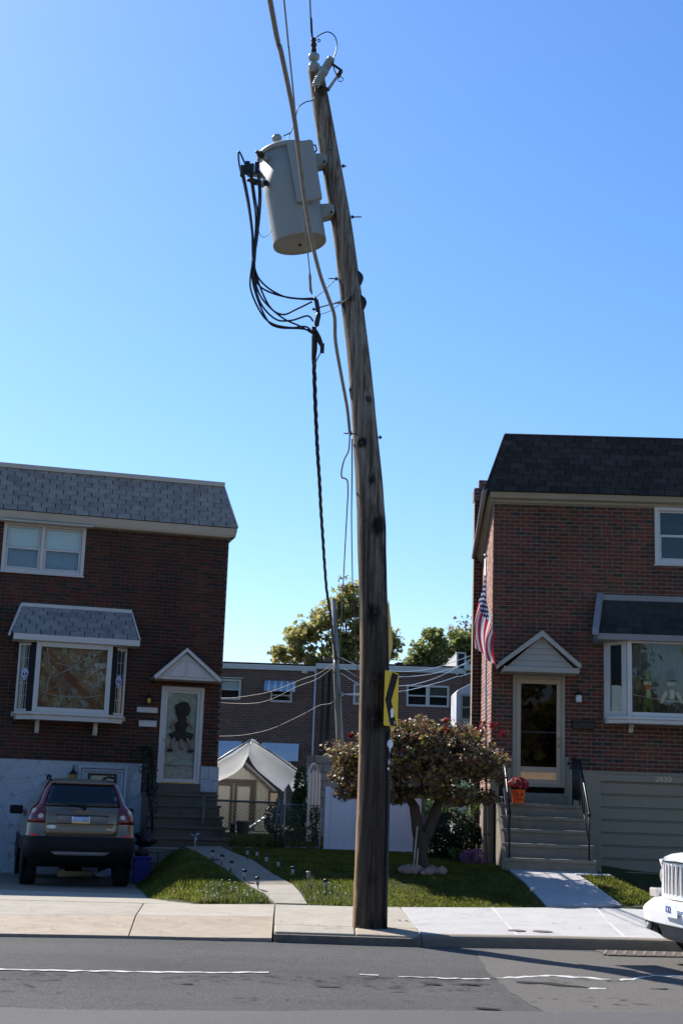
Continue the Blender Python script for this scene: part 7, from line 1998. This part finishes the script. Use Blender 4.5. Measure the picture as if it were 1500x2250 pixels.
big_tree('maple_tree', 'big green maple turning orange behind the row houses, beyond the poles', (.35, Z, .6),
  [((.40, Z, 10.2), (.75, .8, 1.35)), ((-.5, Z, 9.4), (.9, .9, 1.0)), ((1.2, Z, 9.0), (.9, .9, 1.1)), ((-1.4, Z + .3, 8.9), (.75, .7, .75)), ((-2.2, Z, 7.7), (.75, .6, .45)), ((-1.2, Z, 7.7), (1.0, .9, .6)), ((.4, Z + .3, 8.1), (1.2, 1, .9)), ((1.9, Z, 8.2), (.9, .8, .8)), ((2.6, Z, 8.5), (.55, .5, .55)), ((-1.9, Z, 8.5), (.5, .5, .4)), ((.3, Z, 6.8), (2.4, 1.2, .8))], 200, .20, M['leaf_bg'], 41)
Z = 68
big_tree('broadleaf_tree', 'rounded green tree in the middle of the gap right of the big pole', (4.6, Z, .6), [((4.75, Z, 9.0), (.75, .8, .95)), ((4.1, Z, 8.4), (.6, .6, .75)), ((4.9, Z, 8.0), (1.2, .9, .8)), ((3.6, Z, 7.9), (.6, .6, .5))], 230, .20, M['leaf_bg2'], 42)
big_tree('broadleaf_tree', 'green tree right of the rounded one, next to the house corner', (6.2, Z + 1, .6), [((6.0, Z + 1, 9.1), (.8, .8, 1.0)), ((6.9, Z + 1, 9.0), (.9, .8, 1.1)), ((5.9, Z + 1, 8.0), (1.1, .9, .8))], 230, .20, M['leaf_bg2'], 43)
big_tree('sparse_tree', 'thin nearly bare reddish tree showing above the green trees by the house corner', (6.9, Z + 3, .6), [((6.6, Z + 3, 10.3), (.7, .5, .9)), ((5.9, Z + 3, 10.1), (.5, .5, .5))], 16, .22, M['leaf_fg'], 44, .15)

# ------------------------------------------------------------------ across the street, behind the photographer (seen in the window panes)
for i, (x, y, h_, mm, lab) in enumerate([(-13, -17, 9, 'leaf_bg', 'broad green tree across the street, far left'), (-5, -19, 10.5, 'leaf_fg', 'dark red autumn tree across the street, left'), (3, -18, 8.5, 'leaf_bg2', 'dull green tree across the street, middle'), (11, -19, 11, 'leaf_bg', 'tall green tree across the street, right'), (19, -17, 9, 'leaf_fg', 'dark red autumn tree across the street, far right'), (-21, -20, 10, 'leaf_bg2', 'dull green tree across the street, farthest left')]):
    t = thing('street_tree', lab, 'tree', (x, y, 0))
    g_ = np.random.default_rng(60 + i); q = random.Random(60 + i)
    b = MB(); branchy(b, (0, 0, -.3), (0, 0, h_ * .5), .28, .2, q, .01)
    for k in range(7): branchy(b, (0, 0, h_ * .3), (q.uniform(-2.5, 2.5), q.uniform(-2, 2), h_ * q.uniform(.55, .9)), .1, .03, q, .05)
    b.build('trunk', M['bark_bg'], t)
    P = np.concatenate([in_ell((q.gauss(0, 1.9), q.gauss(0, 1.5), h_ * .6 + q.gauss(0, h_ * .16)), (1.1, 1.1, .9), 62, g_, .1) for _ in range(44)])
    leaf_cloud('leaves', P, .55, M[mm], t, 'maple', .2, 70 + i)
oh = thing('row_house', 'plain brick row of houses added across the street to block low sky, out of the picture', 'house', (0, -28, 0))  # unseen row added behind the camera to block the low sky
ob = MB(); wall_sheet(ob, -45, 45, -.3, 7, [(x - .8, x + .8, z0, z0 + 1.4) for x in range(-42, 43, 6) for z0 in (1.2, 4.6)], .15)
for k, (vx, vy, vz) in enumerate(list(ob.v)): ob.v[k] = (-vx, -vy, vz)
ob.box(-45, 45, -9, -.4, -.3, 7); ob.build('brick_wall', M['brick_far'], oh); MB().box(-45, 45, -9, .15, 7, 7.3).build('coping', M['white'], oh)
# ------------------------------------------------------------------ vehicles
def rrect_pts(hw, y0, y1, r_, n_=5):
    """rounded rectangle outline, x across, y along"""
    out = []
    for cx, cy, a0 in ((hw - r_, y1 - r_, 0), (-hw + r_, y1 - r_, 90), (-hw + r_, y0 + r_, 180), (hw - r_, y0 + r_, 270)):
        for k in range(n_ + 1):
            a = R(a0 + 90 * k / n_); out.append((cx + r_ * math.cos(a), cy + r_ * math.sin(a)))
    return out
def zloft(levels, n_=6):
    """levels: (z, y rear, y front, half width, corner radius)"""
    b = MB(); v = []; f = []
    rings = [[(x, y, z) for x, y in rrect_pts(hw, y0, y1, r_, n_)] for z, y0, y1, hw, r_ in levels]
    k = len(rings[0])
    for r_ in rings: v += r_
    for i in range(len(rings) - 1):
        for j in range(k): f.append((i * k + j, i * k + (j + 1) % k, (i + 1) * k + (j + 1) % k, (i + 1) * k + j))
    f.append(tuple(range(k))[::-1]); f.append(tuple(range((len(rings) - 1) * k, len(rings) * k)))
    b.add(v, f, True)
    return b
def wheel(parent, x, y, z, r_, w, side):
    Xm = Matrix.Translation((x, y, z)) @ Matrix.Rotation(R(90), 4, 'Y')
    o = MB().lathe([(r_ * .62, -w / 2), (r_ * .93, -w / 2), (r_, -w / 2 + .03), (r_, w / 2 - .03), (r_ * .93, w / 2), (r_ * .62, w / 2)], 32, Xm).build('wheel', M['tyre'], parent)
    b = MB().lathe([(r_ * .62, -w * .5 + .01), (r_ * .64, -w * .42), (r_ * .56, -w * .2), (r_ * .56, w * .2), (r_ * .64, w * .42), (r_ * .62, w * .5 - .01)], 28, Xm)
    for k in range(5):
        a = 6.283 * k / 5; c = Matrix.Translation((x + side * w * .38, y, z)) @ Matrix.Rotation(a, 4, 'X')
        b.box(-.02, .02, -.035, .035, .03, r_ * .60, c)
    b.lathe([(.07, -.03), (.07, .03), (.001, .035)], 12, Matrix.Translation((x + side * w * .38, y, z)) @ Matrix.Rotation(R(90), 4, 'Y'))
    b.build('rim', M['alloy'], o)
    return o

# ---- champagne SUV, seen from behind, nose to the left house
sv = thing('parked_suv', 'champagne SUV parked nose-in on the left driveway, rear towards the street', 'car', (-4.28, 24.2, -.135), R(14.5))
LV = [(.36, .30, 4.5, .80, .2), (.52, .08, 4.68, .91, .26), (.62, .03, 4.75, .935, .26), (.86, .02, 4.76, .945, .26), (.90, .06, 4.74, .935, .24), (1.09, .07, 4.70, .925, .22), (1.16, .08, 4.5, .915, .22), (1.24, .10, 4.05, .90, .22), (1.30, .12, 3.65, .875, .22), (1.36, .15, 3.42, .82, .20), (1.42, .19, 3.28, .76, .18), (1.52, .25, 3.10, .715, .17), (1.66, .34, 2.85, .665, .16), (1.77, .41, 2.62, .615, .15), (1.82, .50, 2.45, .54, .14), (1.845, .70, 2.2, .42, .12)]
def lv(z):
    Zs = [l[0] for l in LV]
    return [float(np.interp(z, Zs, [l[i] for l in LV])) for i in (1, 2, 3, 4)]
def rear_y(x, z):
    y0, y1, hw, r_ = lv(z)
    d = abs(x) - (hw - r_)
    if d <= 0: return y0
    d = min(d, r_ * .999)
    return y0 + r_ - math.sqrt(r_ * r_ - d * d)
BODY = zloft(LV).build('body', M['car_gold'], sv)
def skin(name, rows, m, out=.006, nx=8, parent=None, th=.01):
    """patch lying on the tail: rows of (z, x from, x to)"""
    v = []; f = []
    for z, a, b in rows:
        for i in range(nx + 1):
            x = a + (b - a) * i / nx; v.append((x, rear_y(x, z) - out, z))
    n_ = len(rows)
    for j in range(n_ - 1):
        for i in range(nx): k = j * (nx + 1) + i; f.append((k, k + 1, k + nx + 2, k + nx + 1))
    off = len(v)
    ring = list(range(nx + 1)) + [j * (nx + 1) + nx for j in range(1, n_)] + [(n_ - 1) * (nx + 1) + i for i in range(nx - 1, -1, -1)] + [j * (nx + 1) for j in range(n_ - 2, 0, -1)]
    for r_ in ring: v.append((v[r_][0], v[r_][1] + th + out, v[r_][2]))
    m_ = len(ring)
    for k in range(m_): f.append((ring[k], off + k, off + (k + 1) % m_, ring[(k + 1) % m_]))
    return MB().add(v, f, True).build(name, M[m] if isinstance(m, str) else m, parent or sv)
gl_ = pmat('tinted_car_glass', (.006, .007, .010), .04, var=0, bump=0, spec=.6)
skin('rear_window', [(1.365, -.655, .655), (1.45, -.640, .640), (1.60, -.590, .590), (1.72, -.54, .54), (1.765, -.50, .50)], gl_, .006, 12)
skin('spoiler', [(1.765, -.56, .56), (1.79, -.56, .56), (1.81, -.52, .52)], 'car_gold', .05, 12); skin('brake_light', [(1.752, -.47, .47), (1.775, -.46, .46)], 'car_red', .03, 10)
for s in (-1, 1):
    rows = [(1.085, .63, .915), (1.15, .63, .912), (1.22, .635, .90), (1.30, .645, .872), (1.36, .655, .815), (1.42, .645, .755), (1.52, .62, .71), (1.66, .575, .66), (1.76, .535, .61), (1.79, .53, .58)]
    tl = skin('tail_light', [(z, s * a, s * b) if s > 0 else (z, s * b, s * a) for z, a, b in rows], 'car_red', .016, 8)
    for (xx, zz) in ((.81, 1.275), (.70, 1.19)):
        MB().ell((s * xx, rear_y(s * xx, zz) - .012, zz), (.048, .012, .052), 14, 8).build('lens', M['lens_clear'], tl)
    skin('bumper_reflector', [(.845, s * .80 - .075, s * .80 + .075), (.895, s * .80 - .08, s * .80 + .08)], 'car_reflector', .014, 5)
# bumper, tailgate seams, number plate
BMP = zloft([(.34, .28, 4.5, .80, .2), (.52, .05, .9, .92, .26), (.62, .0, .9, .945, .26), (.84, -.01, .9, .955, .26), (.865, .02, .9, .945, .24)]).build('rear_bumper', M['car_black'], sv)
skin('bumper_insert', [(.55, -.42, .42), (.61, -.50, .50)], 'slot_grey', .055, 10)
skin('tailgate', [(.875, -.60, .60), (.97, -.615, .615), (1.06, -.625, .625), (1.10, -.625, .625), (1.2, -.63, .63), (1.355, -.655, .655)], 'car_gold', .012, 12)
for z in (1.075, .945): skin('tailgate_seam', [(z, -.62, .62), (z + .012, -.62, .62)], 'car_black', .0135, 12)
skin('plate_recess', [(1.085, -.44, .44), (1.21, -.44, .44), (1.225, -.43, .43)], 'slot_grey', .016, 10)
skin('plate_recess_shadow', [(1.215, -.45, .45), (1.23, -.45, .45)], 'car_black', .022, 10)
px_, pz = -.02, 1.145
pl_ = skin('number_plate', [(1.085, px_ - .155, px_ + .155), (1.205, px_ - .155, px_ + .155)], 'plate_white', .026, 6)
skin('plate_band', [(1.085, px_ - .155, px_ + .155), (1.106, px_ - .155, px_ + .155)], 'plate_yellow', .028, 6, pl_); skin('plate_band', [(1.192, px_ - .13, px_ + .13), (1.205, px_ - .13, px_ + .13)], 'plate_blue', .028, 6, pl_)
text('HCC·8322', .078, FACE(px_, rear_y(0, pz) - .032, pz), M['plate_blue'], 'plate_number', pl_, .002, 'CENTER', .80)
text('VOLVO', .050, FACE(.0, rear_y(0, 1.285) - .016, 1.285), M['chrome'], 'badge', sv, .004, 'CENTER', 1.5)
MB().ell((-.51, rear_y(-.51, 1.02) - .014, 1.02), (.085, .004, .032), 16, 6).build('sticker', M['white_flat'], sv)
MB().box(.42, .55, -.0, .01, -.012, .012, Matrix.Translation((0, rear_y(.5, 1.0) - .018, 1.0))).build('trim_badge', M['chrome'], sv)
MB().tube([(.04, .12, 1.34), (.02, .09, 1.36), (-.20, .115, 1.40), (-.36, .14, 1.425)], [.03, .025, .012, .008], 6).build('rear_wiper', M['car_black'], sv)
MB().box(-.15, .15, 1.2, 3.4, .22, .34).tube([(-.3, .3, .33), (-.3, .12, .33)], .03, 8).build('underbody', M['car_black'], sv)
for s in (-1, 1):
    MB().tube([(s * .56, .48, 1.80), (s * .565, .60, 1.875), (s * .55, 1.6, 1.90), (s * .52, 2.4, 1.86), (s * .50, 2.55, 1.80)], [.016, .024, .022, .022, .016], 8).build('roof_rail', M['car_black'], sv)
    m_ = MB().box(s * .90 - .05, s * .90 + .05, 2.95, 3.05, 1.20, 1.24); o = m_.build('mirror', M['car_black'], sv, .01)
    MB().box(s * 1.04 - .12, s * 1.04 + .12, 2.55, 2.72, 1.17, 1.33).build('mirror_housing', M['car_black'], o, .03)
    wheel(sv, s * .80, .98, .36, .36, .24, s); wheel(sv, s * .80, 3.80, .36, .36, .24, s)
    for yw in (.98, 3.80):
        arc = [(s * .925, yw + .43 * math.cos(t), .36 + .43 * math.sin(t)) for t in np.linspace(-.1, 3.24, 15)]
        MB().tube(arc, .035, 6).build('arch_trim', M['car_black'], sv)
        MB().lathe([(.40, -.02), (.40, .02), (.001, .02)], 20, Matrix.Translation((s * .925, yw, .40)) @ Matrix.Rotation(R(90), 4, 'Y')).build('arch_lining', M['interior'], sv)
    # side glass
    vs = []
    for (y, z) in ((.62, 1.42), (3.15, 1.40), (2.75, 1.66), (2.5, 1.76), (.75, 1.76)):
        y0, y1, hw, r_ = lv(z); vs.append((s * (hw + .004), y, z))
    MB().add(vs, [(0, 1, 2, 3, 4)]).build('side_window', gl_, sv)
    MB().box(s * .935 - .015, s * .935 + .015, .9, 4.0, .62, .80).build('side_cladding', M['car_black'], sv, .01)

# ---- white off-roader entering at the right
jp = thing('white_suv', 'front end of a white off-roader with a slotted grille at the right edge', 'car', (3.67, 15.47, -.13), R(102))
def outl(o, r0=.0):   # bumper outline in plan (x across, y forward), pushed in by o
    P = [(.93, -.70), (.93, -.34), (.84, -.17), (.66, -.055), (.40, -.01), (0, 0), (-.40, -.01), (-.66, -.055), (-.84, -.17), (-.93, -.34), (-.93, -.70)]
    return [(x * (1 - o * .8), y - o) for x, y in P]
def ploft(levels, m, name, parent, bev=.0, smooth=False):
    v = []; f = []
    k = 11
    for z, o in levels: v += [(x, y, z) for x, y in outl(o)]
    for i in range(len(levels) - 1):
        for j in range(k): f.append((i * k + j, i * k + (j + 1) % k, (i + 1) * k + (j + 1) % k, (i + 1) * k + j))
    f.append(tuple(range(k))[::-1]); f.append(tuple(range((len(levels) - 1) * k, len(levels) * k)))
    return MB().add(v, [t[::-1] for t in f], smooth).build(name, m, parent, bev)
ploft([(.445, .05), (.46, .012), (.59, .0), (.625, .02), (.70, .10), (.715, .17)], M['car_white'], 'front_bumper', jp, .006)
ploft([(.27, .20), (.32, .14), (.42, .10), (.46, .05)], M['slot_grey'], 'valance', jp, .01)
for s in (-1, 1):
    MB().prism([(s * .36, .33), (s * .70, .36), (s * .72, .455), (s * .42, .455)], -.30, -.108, 'xz').build('fog_lamp_recess', M['car_black'], jp)
    MB().lathe([(.05, -.02), (.05, .02), (.001, .03)], 14, Matrix.Translation((s * .60, -.105, .405)) @ Matrix.Rotation(R(-90), 4, 'X')).build('fog_lamp', M['lens_clear'], jp)
    MB().prism([(-.34, .68), (-.55, .84), (-1.25, .86), (-1.50, .66), (-1.42, .66), (-1.22, .80), (-.60, .79), (-.40, .62)], s * .78, s * .94, 'yz').build('wheel_flare', M['car_white'], jp, .02)
    MB().box(s * .80 - .10, s * .80 + .10, -.42, -.24, .70, .80).build('indicator', M['lens_clear'], jp, .02)
    MB().lathe([(.105, -.06), (.105, .03), (.09, .045), (.001, .06)], 20, Matrix.Translation((s * .57, -.31, .95)) @ Matrix.Rotation(R(-90), 4, 'X')).build('headlight', M['lens_clear'], jp)
# grille panel: curved white face with seven grey slots
gp = MB(); 
def gy(x): return -.13 - .20 * (x / .75) ** 2
XS = np.linspace(-.72, .72, 13)
v = []; f = []
for z, dy in ((.72, 0), (.75, .004), (1.10, -.02), (1.15, -.035)):
    for x in XS: v.append((x, gy(x) + dy, z))
for j in range(3):
    for i in range(12): a = j * 13 + i; f.append((a + 1, a, a + 13, a + 14))
gp.add(v, f, True)
GP = gp.build('grille_panel', M['car_white'], jp)
for k in range(7):
    x = (k - 3) * .098 ; w = .033
    a0, a1 = x - w, x + w
    MB().add([(a0, gy(a0) + .006, .78), (a1, gy(a1) + .006, .78), (a1, gy(a1) - .010, 1.085), (a0, gy(a0) - .010, 1.085)], [(1, 0, 3, 2)]).build('grille_slot', M['slot_grey'], GP)
    for e in (a0 - .012, a1 + .004):
        MB().prism([(e, .77), (e + .008, .77), (e + .008, 1.10), (e, 1.10)], 0, .018, 'xz', Matrix.Translation((0, gy(e) - .008, 0))).build('slot_edge', M['car_white'], GP)
# hood, wings, cabin
hv = []; hf = []
HR = [(-.14, 1.12, .72), (-.17, 1.17, .71), (-.24, 1.20, .70), (-.45, 1.225, .72), (-1.0, 1.26, .76), (-1.45, 1.28, .80)]
for y, z, hw in HR:
    for i in range(9):
        x = -hw + 2 * hw * i / 8; e = abs(x / hw)
        hv.append((x, y - .19 * (x / .75) ** 2 * (1 if y > -.4 else .4), z - .05 * e ** 4 + .012 * (1 - e)))
for j in range(5):
    for i in range(8): a = j * 9 + i; hf.append((a, a + 1, a + 10, a + 9))
MB().add(hv, [t[::-1] for t in hf], True).build('hood', M['car_white'], jp)
MB().tube([(x, gy(x) - .012, 1.118) for x in np.linspace(-.70, .70, 11)], .006, 5).build('hood_gap', M['car_black'], jp)
tx = text('Jeep', .085, Matrix.Translation((.05, -.32, 1.232)) @ Matrix.Rotation(R(180), 4, 'Z') @ Matrix.Rotation(R(6), 4, 'X'), M['black_sign'], 'hood_badge', jp, .002)
zloft([(.30, -4.2, -.45, .84, .15), (.45, -4.3, -.40, .88, .15), (.95, -4.3, -.36, .88, .15), (1.12, -4.28, -.30, .84, .12), (1.22, -4.25, -1.2, .82, .12)]).build('body', M['car_white'], jp)
zloft([(1.20, -4.2, -1.35, .80, .12), (1.65, -4.1, -1.95, .70, .12)]).build('side_glass', gl_, jp)
zloft([(1.64, -4.12, -1.93, .71, .12), (1.74, -4.0, -2.1, .66, .12)]).build('roof', M['car_white'], jp)
np_ = MB().prism(rrect(.155, .078, .012), -.006, .0, 'xz', Matrix.Translation((-.20, .012, .63)) @ Matrix.Rotation(R(180), 4, 'Z')).build('number_plate', M['plate_white'], jp)
text('122', .095, Matrix.Translation((-.14, .022, .63)) @ Matrix.Rotation(R(180), 4, 'Z') @ Matrix.Rotation(R(90), 4, 'X'), M['plate_blue'], 'plate_number', np_, .002)
for s in (-1, 1):
    wheel(jp, s * .78, -.92, .37, .37, .24, s); wheel(jp, s * .78, -3.6, .37, .37, .24, s)
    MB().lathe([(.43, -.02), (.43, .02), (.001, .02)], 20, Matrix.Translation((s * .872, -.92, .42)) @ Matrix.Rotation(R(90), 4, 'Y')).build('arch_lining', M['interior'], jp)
